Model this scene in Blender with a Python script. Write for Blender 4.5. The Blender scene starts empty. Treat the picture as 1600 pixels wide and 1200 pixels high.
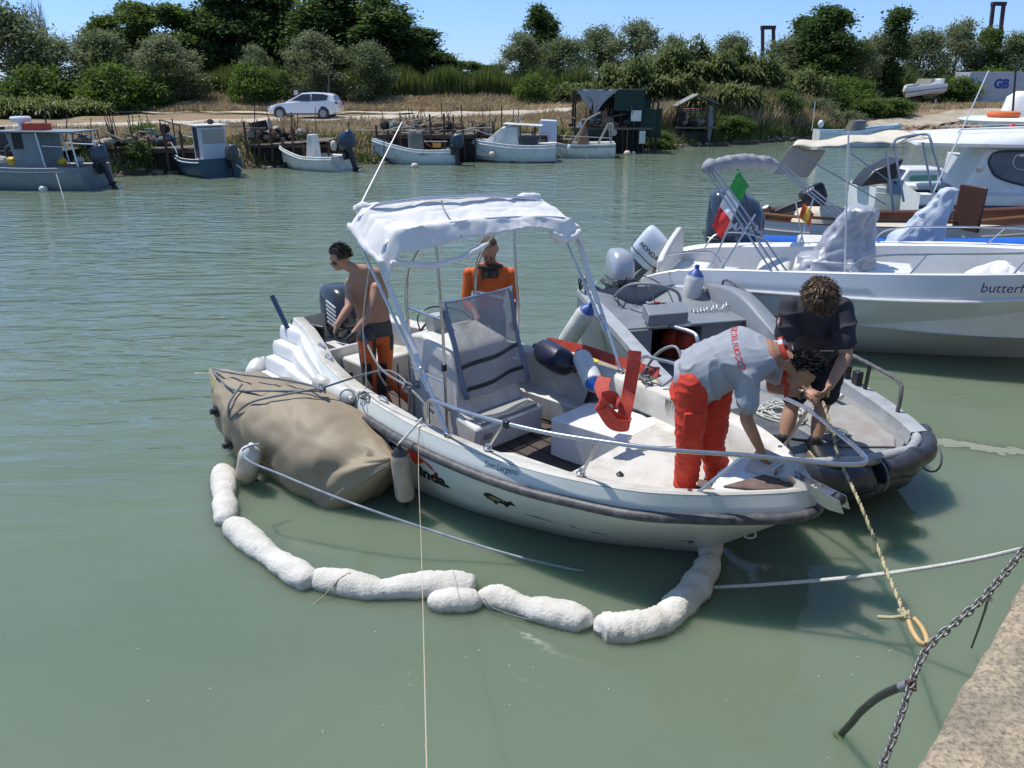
import bpy, bmesh, math, random
import numpy as np
from mathutils import Vector, Matrix, Quaternion, noise as mnoise
random.seed(7); rng = np.random.default_rng(7)
R = math.radians; PI = math.pi
SC = bpy.context.scene; COL = SC.collection
# ------------------------------------------------------------------ camera
PITCH = R(21.1); CAMZ = 3.4
cam_d = bpy.data.cameras.new('camera'); cam = bpy.data.objects.new('camera', cam_d); COL.objects.link(cam)
cam.location = (0, 0, CAMZ); cam.rotation_euler = (PI/2-PITCH, 0, 0)
cam_d.sensor_width = 36; cam_d.lens = 27.72; cam_d.clip_start = .05; cam_d.clip_end = 3000
SC.camera = cam
# ------------------------------------------------------------------ sky and sun
SUN = Vector((-.40, .26, 1.02)).normalized()      # direction towards the sun
w = bpy.data.worlds.new('World'); SC.world = w; w.use_nodes = True
nt = w.node_tree; bg = nt.nodes['Background']; sky = nt.nodes.new('ShaderNodeTexSky')
sky.sky_type = 'NISHITA'; sky.sun_disc = False; sky.sun_elevation = math.asin(SUN.z)
sky.sun_rotation = math.atan2(SUN.x, SUN.y); sky.air_density = 1.; sky.dust_density = 0.; sky.ozone_density = 5.
tint = nt.nodes.new('ShaderNodeMix'); tint.data_type = 'RGBA'; tint.blend_type = 'MULTIPLY'; tint.inputs[0].default_value = 1; 
geo = nt.nodes.new('ShaderNodeTexCoord'); sz_ = nt.nodes.new('ShaderNodeSeparateXYZ'); nt.links.new(geo.outputs['Generated'], sz_.inputs[0])
el_ = nt.nodes.new('ShaderNodeMapRange'); el_.inputs[1].default_value = 0.; el_.inputs[2].default_value = .5; nt.links.new(sz_.outputs[2], el_.inputs[0])
tc_ = nt.nodes.new('ShaderNodeMix'); tc_.data_type = 'RGBA'; tc_.inputs[6].default_value = (.40, .55, .92, 1); tc_.inputs[7].default_value = (1.04, .98, .93, 1)   # clear deep blue down to the horizon
nt.links.new(el_.outputs[0], tc_.inputs[0]); nt.links.new(tc_.outputs[2], tint.inputs[7])
nt.links.new(sky.outputs[0], tint.inputs[6]); nt.links.new(tint.outputs[2], bg.inputs[0]); bg.inputs[1].default_value = .15
sun_d = bpy.data.lights.new('sun', 'SUN'); sun = bpy.data.objects.new('sun', sun_d); COL.objects.link(sun)
sun_d.energy = 4.2; sun_d.angle = R(.5); sun_d.color = (1, .955, .88)
sun.rotation_euler = SUN.to_track_quat('Z', 'Y').to_euler()
SC.view_settings.view_transform = 'Standard'; SC.view_settings.look = 'None'
SC.view_settings.exposure = .22; SC.view_settings.gamma = 1; SC.view_settings.use_curve_mapping = False
SC.cycles.sample_clamp_direct = 3.; SC.cycles.max_bounces = 6; SC.cycles.transparent_max_bounces = 16
SC.cycles.caustics_reflective = False; SC.cycles.caustics_refractive = False
# ------------------------------------------------------------------ surveying: sight lines measured on the photo -> points of the place
FOC = 1232.; CP, SP = math.cos(PITCH), math.sin(PITCH)
def sight(x, y):
    a = (x-800)/FOC; b = (600-y)/FOC
    return Vector((a, CP+b*SP, -SP+b*CP))
def PZ(x, y, z=0.):
    d = sight(x, y); t = (z-CAMZ)/d.z; return Vector((d.x*t, d.y*t, z))
def PY(x, y, Y):
    d = sight(x, y); t = Y/d.y; return Vector((d.x*t, Y, CAMZ+d.z*t))
class Fr:                                             # a boat's own frame: x to the bow, y to port, z up from the waterline
    def __init__(s, ox, oy, dx, dy, oz=0):
        n = math.hypot(dx, dy); s.o = Vector((ox, oy, oz)); s.d = (dx/n, dy/n); s.rz = math.atan2(dy, dx)
    def __call__(s, x, y, z): return Vector((s.o.x+x*s.d[0]-y*s.d[1], s.o.y+x*s.d[1]+y*s.d[0], s.o.z+z))
    def inv(s, p):
        X, Y_ = p[0]-s.o.x, p[1]-s.o.y
        return Vector((X*s.d[0]+Y_*s.d[1], -X*s.d[1]+Y_*s.d[0], p[2]-s.o.z))
    def L(s, px, py, z): return s.inv(PZ(px, py, z))
# ------------------------------------------------------------------ object helpers
def tag(o, label=None, cat=None, group=None, kind=None):
    if label: o['label'] = label
    if cat: o['category'] = cat
    if group: o['group'] = group
    if kind: o['kind'] = kind
    return o
def thing(name, label, cat, loc=(0, 0, 0), rz=0, group=None):
    o = bpy.data.objects.new(name, None); COL.objects.link(o); o.location = loc; o.rotation_euler = (0, 0, rz)
    o.empty_display_size = .2
    return tag(o, label, cat, group)
class MB:
    def __init__(s): s.v = []; s.f = []; s.m = []
    def add(s, vs, fs, mi=0):
        n = len(s.v); s.v += [tuple(v) for v in vs]; s.f += [tuple(i+n for i in f) for f in fs]; s.m += [mi]*len(fs); return s
    def box(s, c, size, rz=0, mi=0, tilt=None):
        M = Matrix.Rotation(rz, 3, 'Z')
        if tilt: M = M @ Matrix.Rotation(tilt[1], 3, tilt[0])
        c = Vector(c); vs = []
        for x in (-.5, .5):
            for y in (-.5, .5):
                for z in (-.5, .5): vs.append(c+M @ Vector((x*size[0], y*size[1], z*size[2])))
        return s.add(vs, [(0, 1, 3, 2), (4, 6, 7, 5), (0, 4, 5, 1), (2, 3, 7, 6), (0, 2, 6, 4), (1, 5, 7, 3)], mi)
    def beam(s, a, b, wd, ht=None, mi=0, up=(0, 0, 1)):
        a, b = Vector(a), Vector(b); d = (b-a).normalized(); u = Vector(up)
        r = d.cross(u); r = r.normalized() if r.length > 1e-4 else Vector((1, 0, 0)); u = r.cross(d)
        ht = ht or wd; vs = [p+r*sx*wd/2+u*sy*ht/2 for p in (a, b) for sx, sy in ((-1, -1), (1, -1), (1, 1), (-1, 1))]
        return s.add(vs, [(0, 1, 2, 3), (7, 6, 5, 4), (0, 4, 5, 1), (1, 5, 6, 2), (2, 6, 7, 3), (3, 7, 4, 0)], mi)
    def loft(s, rings, mi=0, caps=True, closed=False):
        n = len(rings[0]); base = len(s.v)
        for r in rings: s.v += [tuple(p) for p in r]
        k = len(rings); fs = []
        for i in range(k if closed else k-1):
            a = base+i*n; b = base+((i+1) % k)*n
            for j in range(n): fs.append((a+j, a+(j+1) % n, b+(j+1) % n, b+j))
        if caps and not closed:
            fs.append(tuple(base+j for j in range(n-1, -1, -1))); fs.append(tuple(base+(k-1)*n+j for j in range(n)))
        s.f += fs; s.m += [mi]*len(fs); return s
    def strip(s, rings, mi=0):                        # open sheet between open rings
        n = len(rings[0]); base = len(s.v)
        for r in rings: s.v += [tuple(p) for p in r]
        fs = [(base+i*n+j, base+i*n+j+1, base+(i+1)*n+j+1, base+(i+1)*n+j) for i in range(len(rings)-1) for j in range(n-1)]
        s.f += fs; s.m += [mi]*len(fs); return s
    def tube(s, pts, r, n=8, mi=0, closed=False, caps=True, flat=1.):
        pts = [Vector(p) for p in pts]; k = len(pts)
        rs = r if isinstance(r, (list, tuple)) else [r]*k
        T = []
        for i in range(k):
            a = pts[i-1] if (i > 0 or closed) else pts[i]; b = pts[(i+1) % k] if (i < k-1 or closed) else pts[i]
            t = (b-a); T.append(t.normalized() if t.length > 1e-9 else Vector((0, 0, 1)))
        u = T[0].cross(Vector((0, 0, 1)))
        if u.length < .05: u = T[0].cross(Vector((0, 1, 0)))
        u.normalize(); rings = []
        for i in range(k):
            u = (u-T[i]*u.dot(T[i])).normalized(); v = T[i].cross(u)
            rings.append([pts[i]+(u*math.cos(2*PI*j/n)+v*math.sin(2*PI*j/n)*flat)*rs[i] for j in range(n)])
        return s.loft(rings, mi, caps, closed)
    def ell(s, c, rad, rot=None, nu=12, nv=8, mi=0, fn=None):
        c = Vector(c); M = rot if rot is not None else Matrix.Identity(3); base = len(s.v); fs = []
        if not hasattr(rad, '__len__'): rad = (rad,)*3
        pts = []
        for i in range(1, nv):
            th = PI*i/nv
            for j in range(nu):
                ph = 2*PI*j/nu; p = Vector((math.sin(th)*math.cos(ph), math.sin(th)*math.sin(ph), math.cos(th)))
                if fn: p = fn(p)
                pts.append(p)
        top, bot = Vector((0, 0, 1)), Vector((0, 0, -1))
        if fn: top, bot = fn(top), fn(bot)
        pts += [top, bot]
        s.v += [tuple(c+M @ Vector((p.x*rad[0], p.y*rad[1], p.z*rad[2]))) for p in pts]
        for i in range(nv-2):
            for j in range(nu):
                a = base+i*nu; b = a+nu; fs.append((a+j, b+j, b+(j+1) % nu, a+(j+1) % nu))
        t = base+(nv-1)*nu; l = base+(nv-2)*nu
        for j in range(nu): fs.append((t, base+j, base+(j+1) % nu)); fs.append((t+1, l+(j+1) % nu, l+j))
        s.f += fs; s.m += [mi]*len(fs); return s
    def lathe(s, prof, c=(0, 0, 0), axis=(0, 0, 1), n=16, mi=0):
        ax = Vector(axis).normalized(); u = ax.cross(Vector((0, 0, 1)))
        if u.length < .05: u = ax.cross(Vector((0, 1, 0)))
        u.normalize(); v = ax.cross(u); c = Vector(c)
        return s.loft([[c+ax*h+(u*math.cos(2*PI*j/n)+v*math.sin(2*PI*j/n))*max(r, 1e-4) for j in range(n)] for r, h in prof], mi)
    def prism(s, poly, a, b, mi=0):                   # poly: list of 3D points, extruded from +a to +b (vectors)
        a, b = Vector(a), Vector(b)
        return s.loft([[Vector(p)+a for p in poly], [Vector(p)+b for p in poly]], mi)
    def grid(s, nu, nv, fn, mi=0): return s.strip([[fn(i/nu, j/nv) for j in range(nv+1)] for i in range(nu+1)], mi)
    def build(s, name, mats, parent=None, smooth=40, bevel=0, solid=0, sub=0, soff=0):
        me = bpy.data.meshes.new(name); me.from_pydata(s.v, [], s.f); me.validate(clean_customdata=False)
        if not isinstance(mats, (list, tuple)): mats = [mats]
        for m_ in mats: me.materials.append(m_)
        if len(mats) > 1 and len(me.polygons) == len(s.m): me.polygons.foreach_set('material_index', s.m)
        bm = bmesh.new(); bm.from_mesh(me); bmesh.ops.recalc_face_normals(bm, faces=bm.faces); bm.to_mesh(me); bm.free()
        if smooth: me.shade_smooth(); me.set_sharp_from_angle(angle=R(smooth))
        o = bpy.data.objects.new(name, me); COL.objects.link(o)
        if parent: o.parent = parent
        if solid:
            m_ = o.modifiers.new('s', 'SOLIDIFY'); m_.thickness = solid; m_.offset = soff
        if bevel:
            m_ = o.modifiers.new('b', 'BEVEL'); m_.width = bevel; m_.segments = 2; m_.limit_method = 'ANGLE'; m_.angle_limit = R(35)
            m_.harden_normals = False
        if sub: m_ = o.modifiers.new('u', 'SUBSURF'); m_.levels = m_.render_levels = sub
        return o
def fast_mesh(name, verts, faces4, mats, parent=None, smooth=False):
    me = bpy.data.meshes.new(name); nv = len(verts); nf = len(faces4); k = faces4.shape[1]
    me.vertices.add(nv); me.vertices.foreach_set('co', np.asarray(verts, 'f').ravel())
    me.loops.add(nf*k); me.loops.foreach_set('vertex_index', np.asarray(faces4, 'i').ravel())
    me.polygons.add(nf); me.polygons.foreach_set('loop_start', np.arange(0, nf*k, k, dtype='i'))
    me.update(calc_edges=True); me.validate()
    for m_ in (mats if isinstance(mats, (list, tuple)) else [mats]): me.materials.append(m_)
    if smooth: me.shade_smooth()
    o = bpy.data.objects.new(name, me); COL.objects.link(o)
    if parent: o.parent = parent
    return o
def dup(o, parent=None):
    c = o.copy(); COL.objects.link(c)
    if parent: c.parent = parent
    for ch in list(o.children): dup(ch, c)
    return c
def crv(pts, k=8, closed=False):                      # Catmull-Rom through the points
    pts = [Vector(p) for p in pts]; n = len(pts); out = []
    g = (lambda i: pts[i % n]) if closed else (lambda i: pts[min(max(i, 0), n-1)])
    for i in range(n if closed else n-1):
        p0, p1, p2, p3 = g(i-1), g(i), g(i+1), g(i+2)
        for j in range(k):
            t = j/k; out.append(.5*((2*p1)+(p2-p0)*t+(2*p0-5*p1+4*p2-p3)*t*t+(3*p1-p0-3*p2+p3)*t**3))
    if not closed: out.append(pts[-1].copy())
    return out
def sag(a, b, s, k=14):
    a, b = Vector(a), Vector(b); return [a.lerp(b, i/k)-Vector((0, 0, 4*s*(i/k)*(1-i/k))) for i in range(k+1)]
def lerp(a, b, t): return a+(b-a)*t
def interp(x, xs, ys): return float(np.interp(x, xs, ys))
# ------------------------------------------------------------------ materials
MAT = {}
def mat(name, c1, c2=None, rough=.5, metal=0., scale=4., detail=6, bump=0., bscale=None, spec=.5, coat=0., alpha=1., trans=0.,
        stretch=None, dirt=None, dirt_scale=2.5, dirt_amt=.5, island=0., aniso=None, sheen=0, thresh=(.35, .65)):
    """colour c1 mottled with c2 by noise, an optional second layer of grime, relief by noise"""
    if name in MAT: return MAT[name]
    m = bpy.data.materials.new(name); m.use_nodes = True; t = m.node_tree; N = t.nodes; Lk = t.links.new
    b = N['Principled BSDF']; b.inputs['Roughness'].default_value = rough; b.inputs['Metallic'].default_value = metal
    b.inputs['Specular IOR Level'].default_value = spec; b.inputs['Coat Weight'].default_value = coat
    b.inputs['Alpha'].default_value = alpha; b.inputs['Transmission Weight'].default_value = trans; b.inputs['Sheen Weight'].default_value = sheen
    tc = N.new('ShaderNodeTexCoord'); mp = N.new('ShaderNodeMapping'); Lk(tc.outputs['Object'], mp.inputs[0])
    if stretch: mp.inputs['Scale'].default_value = stretch
    def noise(sc, det=detail, ro=.6):
        n = N.new('ShaderNodeTexNoise'); n.inputs['Scale'].default_value = sc; n.inputs['Detail'].default_value = det
        n.inputs['Roughness'].default_value = ro; Lk(mp.outputs[0], n.inputs['Vector']); return n
    def mix(fac, a, bcol):
        x = N.new('ShaderNodeMix'); x.data_type = 'RGBA'
        if isinstance(fac, float): x.inputs[0].default_value = fac
        else: Lk(fac, x.inputs[0])
        for i, q in ((6, a), (7, bcol)):
            if hasattr(q, 'is_output'): Lk(q, x.inputs[i])
            else: x.inputs[i].default_value = (*q, 1)
        return x.outputs[2]
    def ramp(out, a, bb):
        r = N.new('ShaderNodeMapRange'); Lk(out, r.inputs[0]); r.inputs[1].default_value = a; r.inputs[2].default_value = bb; return r.outputs[0]
    c = c1
    if c2: c = mix(ramp(noise(scale).outputs[0], *thresh), c1, c2)
    if island:
        g = N.new('ShaderNodeNewGeometry'); h = N.new('ShaderNodeHueSaturation')
        mr = N.new('ShaderNodeMapRange'); Lk(g.outputs['Random Per Island'], mr.inputs[0]); mr.inputs[3].default_value = 1-island; mr.inputs[4].default_value = 1+island
        Lk(mr.outputs[0], h.inputs['Value'])
        if hasattr(c, 'is_output'): Lk(c, h.inputs['Color'])
        else: h.inputs['Color'].default_value = (*c, 1)
        c = h.outputs[0]
    if dirt:
        f = ramp(noise(dirt_scale, 9, .7).outputs[0], .48, .75)
        mm = N.new('ShaderNodeMath'); mm.operation = 'MULTIPLY'; Lk(f, mm.inputs[0]); mm.inputs[1].default_value = dirt_amt
        c = mix(mm.outputs[0], c, dirt)
    if hasattr(c, 'is_output'): Lk(c, b.inputs['Base Color'])
    else: b.inputs['Base Color'].default_value = (*c, 1)
    if bump:
        bn = N.new('ShaderNodeBump'); bn.inputs['Strength'].default_value = 1; bn.inputs['Distance'].default_value = bump
        Lk(noise(bscale or scale*6, 5).outputs[0], bn.inputs['Height']); Lk(bn.outputs[0], b.inputs['Normal'])
    MAT[name] = m; return m
def leafmat(name, c1, c2, tr=.5, isl=.35, scale=.5):
    m = mat(name, c1, c2, rough=.55, scale=scale, island=isl, spec=.3, thresh=(.4, .6)); t = m.node_tree; N = t.nodes; b = N['Principled BSDF']
    tl = N.new('ShaderNodeBsdfTranslucent'); mx = N.new('ShaderNodeMixShader'); mx.inputs[0].default_value = tr
    src = b.inputs['Base Color'].links[0].from_socket; h = N.new('ShaderNodeHueSaturation'); h.inputs['Value'].default_value = 1.3; h.inputs['Saturation'].default_value = 1.1
    t.links.new(src, h.inputs['Color']); t.links.new(h.outputs[0], tl.inputs[0])
    t.links.new(b.outputs[0], mx.inputs[1]); t.links.new(tl.outputs[0], mx.inputs[2]); t.links.new(mx.outputs[0], N['Material Output'].inputs[0])
    return m
white = mat('gelcoat_white', (.78, .79, .80), (.70, .71, .70), rough=.32, scale=1.5, dirt=(.42, .38, .30), dirt_scale=3.5, dirt_amt=.35, bump=.0006, bscale=30)
gel_old = mat('gelcoat_old', (.72, .72, .70), (.60, .59, .55), rough=.45, scale=2.2, dirt=(.30, .25, .18), dirt_scale=4, dirt_amt=.6, bump=.001, bscale=40)
gel_deck = mat('deck_nonskid', (.62, .61, .57), (.52, .50, .44), rough=.6, scale=2.5, dirt=(.26, .22, .16), dirt_scale=3.2, dirt_amt=.7, bump=.002, bscale=160)
steel = mat('stainless_steel', (.62, .62, .62), (.5, .5, .5), rough=.22, metal=.95, scale=20)
alu = mat('aluminium', (.66, .67, .70), (.56, .58, .62), rough=.38, metal=.75, scale=8)
rubber = mat('black_rubber', (.025, .026, .03), (.05, .05, .055), rough=.5, scale=12, bump=.001)
blackpl = mat('black_plastic', (.02, .021, .023), rough=.35)
darkgap = mat('dark_interior', (.03, .03, .032), rough=.9)
grey_grp = mat('grey_paint', (.20, .225, .255), (.17, .19, .215), rough=.45, scale=2, dirt=(.34, .34, .33), dirt_scale=5, dirt_amt=.35, bump=.0008)
grey_light = mat('grey_gunwale', (.40, .42, .44), (.32, .34, .36), rough=.5, scale=5, dirt=(.20, .19, .17), dirt_scale=7, dirt_amt=.6, bump=.001)
grey_deck = mat('grey_deck', (.27, .28, .285), (.21, .215, .215), rough=.75, scale=5, dirt=(.18, .165, .14), dirt_scale=4, dirt_amt=.6, bump=.002, bscale=120)
canvas = mat('white_canvas', (.74, .735, .72), (.67, .66, .64), rough=.8, scale=3, bump=.003, bscale=14, sheen=.2, dirt=(.5, .47, .42), dirt_amt=.25)
rope_grey = mat('grey_rope', (.13, .15, .165), (.22, .24, .25), rough=.8, scale=60, bump=.002, bscale=250)
rope_white = mat('white_rope', (.62, .62, .58), (.45, .44, .40), rough=.8, scale=60, bump=.002, bscale=250)
rope_tan = mat('tan_rope', (.42, .38, .24), (.16, .15, .10), rough=.85, scale=45, bump=.003, bscale=200)
wood = mat('weathered_wood', (.20, .165, .13), (.11, .09, .075), rough=.85, scale=5, stretch=(1, 6, 6), bump=.004)
varnish = mat('varnished_wood', (.13, .05, .03), (.08, .03, .02), rough=.3, scale=6, coat=.4)
glass_d = mat('dark_glass', (.025, .028, .03), rough=.06, spec=.8)
print('core ok')
# ================================================================== SETTING
BX = [-90, -40, -17.6, -13.6, -11.4, -9.3, -5.5, -2.3, 2.4, 5.2, 6.8, 12.6, 17.2, 19.2, 22, 30, 60, 140]
BY = [14, 22, 28.6, 31.0, 32.6, 33.9, 35.2, 37.0, 38.2, 41.2, 43.0, 46.2, 49.2, 50.5, 51.2, 53, 60, 70]
def yb(x): return np.interp(x, BX, BY)
def hgt(x, y):
    x = np.asarray(x, float); y = np.asarray(y, float); d = y-yb(x)
    soft = np.clip((x-17)/5, 0, 1)*(1-np.clip((x-30)/8, 0, 1))        # the slipway at the right is gentler
    w_ = 2.0+9*soft
    t = np.clip(d/w_, 0, 1); a = t*t*(3-2*t)*1.0
    z = np.where(d < 0, np.maximum(d*.35, -.8), a)
    z = z+.35*np.clip((y-42)/22, 0, 1)*(d > 0)
    lev = np.clip((y-57)/9, 0, 1); lev = lev*lev*(3-2*lev)
    z = z+lev*.75*(1-np.clip((x-8)/10, 0, 1))
    mound = np.exp(-((x-11.5)/5.5)**2-((y-55)/6.)**2)*1.2
    z = z+mound*np.clip(d/4, 0, 1)
    z = z+(d > .2)*.03*(np.sin(x*1.7+y*.9)+np.sin(x*.63-y*1.31)+np.sin(x*3.1+1.3*y)*.6)
    return z
def build_water():
    m = bpy.data.materials.new('canal_water'); m.use_nodes = True; t = m.node_tree; N = t.nodes; Lk = t.links.new
    b = N['Principled BSDF']; b.inputs['IOR'].default_value = 1.33; b.inputs['Roughness'].default_value = .05; b.inputs['Subsurface Weight'].default_value = 1.; b.inputs['Subsurface Radius'].default_value = (.22, .34, .26); b.inputs['Subsurface Scale'].default_value = 1.
    b.subsurface_method = 'BURLEY'
    tc = N.new('ShaderNodeTexCoord')
    def nz(sx, sy, rot, det, sc=1, ro=.5, dist=0):
        mp = N.new('ShaderNodeMapping'); mp.inputs['Scale'].default_value = (sx, sy, 1); mp.inputs['Rotation'].default_value = (0, 0, R(rot))
        Lk(tc.outputs['Object'], mp.inputs[0]); n = N.new('ShaderNodeTexNoise'); n.inputs['Scale'].default_value = sc; n.inputs['Detail'].default_value = det
        n.inputs['Roughness'].default_value = ro; n.inputs['Distortion'].default_value = dist; Lk(mp.outputs[0], n.inputs['Vector']); return n.outputs[0]
    def mth(op, a, b_):
        x = N.new('ShaderNodeMath'); x.operation = op
        for i, q in enumerate((a, b_)):
            if isinstance(q, (int, float)): x.inputs[i].default_value = q
            else: Lk(q, x.inputs[i])
        return x.outputs[0]
    mixc = N.new('ShaderNodeMix'); mixc.data_type = 'RGBA'; mixc.inputs[6].default_value = (.119, .160, .110, 1); mixc.inputs[7].default_value = (.141, .184, .128, 1)
    rr = N.new('ShaderNodeMapRange'); Lk(nz(.25, .4, 20, 5), rr.inputs[0]); rr.inputs[1].default_value = .35; rr.inputs[2].default_value = .65
    Lk(rr.outputs[0], mixc.inputs[0]); Lk(mixc.outputs[2], b.inputs['Base Color'])
    # the breeze ruffles the middle of the channel and leaves the lee of the quay smooth
    sep = N.new('ShaderNodeSeparateXYZ'); Lk(tc.outputs['Object'], sep.inputs[0])
    lee = N.new('ShaderNodeMapRange'); lee.interpolation_type = 'SMOOTHSTEP'
    Lk(mth('ADD', mth('ADD', sep.outputs[1], mth('MULTIPLY', sep.outputs[0], -.35)), mth('MULTIPLY', nz(.35, .35, 0, 3), 3.)), lee.inputs[0])
    lee.inputs[1].default_value = 6; lee.inputs[2].default_value = 13.5; lee.inputs[3].default_value = .06; lee.inputs[4].default_value = 1
    waves = mth('ADD', mth('MULTIPLY', nz(.75, 3.0, -6, 3, ro=.5, dist=.7), 1.5), mth('MULTIPLY', nz(2.6, 7, 12, 2, ro=.5), .35))
    big = mth('MULTIPLY', nz(.35, .9, 25, 2), .8)
    h = mth('ADD', mth('MULTIPLY', waves, lee.outputs[0]), mth('MULTIPLY', big, mth('ADD', mth('MULTIPLY', lee.outputs[0], .5), .12)))
    bn = N.new('ShaderNodeBump'); bn.inputs['Strength'].default_value = 1; bn.inputs['Distance'].default_value = .060
    Lk(h, bn.inputs['Height']); Lk(bn.outputs[0], b.inputs['Normal'])
    g = MB(); g.add([(-300, -40, 0), (300, -40, 0), (300, 75, 0), (-300, 75, 0)], [(0, 1, 2, 3)])
    tag(g.build('water', m, smooth=0), kind='structure')
build_water()
def ground_mat():
    m = bpy.data.materials.new('dry_bank'); m.use_nodes = True; t = m.node_tree; N = t.nodes; Lk = t.links.new; b = N['Principled BSDF']; b.inputs['Roughness'].default_value = .95
    b.inputs['Specular IOR Level'].default_value = .1
    tc = N.new('ShaderNodeTexCoord')
    def nz(sc, det, ro=.6, st=(1, 1, 1)):
        mp = N.new('ShaderNodeMapping'); mp.inputs['Scale'].default_value = st; Lk(tc.outputs['Object'], mp.inputs[0])
        n = N.new('ShaderNodeTexNoise'); n.inputs['Scale'].default_value = sc; n.inputs['Detail'].default_value = det; n.inputs['Roughness'].default_value = ro
        Lk(mp.outputs[0], n.inputs['Vector']); return n.outputs[0]
    def mix(f, a, c, lo, hi):
        r = N.new('ShaderNodeMapRange'); Lk(f, r.inputs[0]); r.inputs[1].default_value = lo; r.inputs[2].default_value = hi
        x = N.new('ShaderNodeMix'); x.data_type = 'RGBA'; Lk(r.outputs[0], x.inputs[0])
        for i, q in ((6, a), (7, c)):
            if hasattr(q, 'is_output'): Lk(q, x.inputs[i])
            else: x.inputs[i].default_value = (*q, 1)
        return x.outputs[2]
    c = mix(nz(3, 8, .75), (.36, .27, .18), (.24, .175, .115), .35, .65)
    c = mix(nz(.35, 6), c, (.16, .15, .07), .52, .68)
    c = mix(nz(.8, 8, .7), c, (.36, .28, .18), .55, .75)
    sep = N.new('ShaderNodeSeparateXYZ'); Lk(tc.outputs['Object'], sep.inputs[0])
    c = mix(sep.outputs[2], (.075, .062, .045), c, .0, .35)       # wet mud near the water
    Lk(c, b.inputs['Base Color'])
    bn = N.new('ShaderNodeBump'); bn.inputs['Distance'].default_value = .12; Lk(nz(4, 8, .75), bn.inputs['Height']); Lk(bn.outputs[0], b.inputs['Normal'])
    return m
def sheet(name, xs, ys, m, dz=0., fz=None):
    X, Y_ = np.meshgrid(xs, ys, indexing='ij'); Z_ = (fz or hgt)(X, Y_)+dz; nx, ny = len(xs), len(ys)
    V = np.stack([X, Y_, Z_], -1).reshape(-1, 3); i, j = np.meshgrid(np.arange(nx-1), np.arange(ny-1), indexing='ij')
    a = (i*ny+j).ravel(); return fast_mesh(name, V, np.stack([a, a+ny, a+ny+1, a+1], 1), m, smooth=True)
xs = np.concatenate([np.linspace(-400, -60, 12), np.linspace(-55, 60, 240), np.linspace(66, 400, 12)])
ys = np.concatenate([np.linspace(10, 24, 8), np.linspace(24.5, 85, 170), np.linspace(90, 900, 25)])
tag(sheet('ground', xs, ys, ground_mat()), kind='structure')
gravel = mat('pale_gravel', (.52, .47, .39), (.42, .37, .30), rough=.95, scale=3, bump=.01, dirt=(.34, .27, .19), dirt_scale=1.2, dirt_amt=.6)
def _unused(): pass
def road(name, pts, w0, w1, m):
    P_ = crv(pts, 14); k = len(P_); rings = []
    for i, p in enumerate(P_):
        t_ = (P_[min(i+1, k-1)]-P_[max(i-1, 0)]).normalized(); n_ = Vector((-t_.y, t_.x, 0)); wd = lerp(w0, w1, i/(k-1))
        wob = .10*mnoise.noise(p*.6); r_ = []
        for s_ in np.linspace(-1, 1, 9):
            q = p+n_*(s_*wd/2+wob*(abs(s_) > .8)); r_.append((q.x, q.y, float(hgt(q.x, q.y))+.13))
        rings.append(r_)
    return tag(MB().strip(rings).build(name, m), kind='structure')
road('dirt_road', [(-30, 41, 0), (-20, 45.2, 0), (-13, 48.8, 0), (-7, 51.2, 0), (0, 55.5, 0), (8, 60.5, 0), (24, 68, 0)], 1.7, 6.0, gravel)
road('farm_track', [(-36, 57.5, 0), (-22, 56.6, 0), (-8, 56.2, 0), (3, 58.0, 0)], .5, 1.6, gravel)
def ramp_slab():
    m = mat('slip_concrete', (.42, .37, .29), (.30, .25, .18), rough=.95, scale=1.1, bump=.04, bscale=3, dirt=(.24, .19, .13), dirt_scale=1.0, dirt_amt=.7)
    road('slipway', [(19.4, 50.2, 0), (22.2, 53.2, 0), (26, 56.0, 0), (30.5, 58.5, 0), (37, 61, 0)], 3.4, 2.4, m)
ramp_slab()
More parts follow.
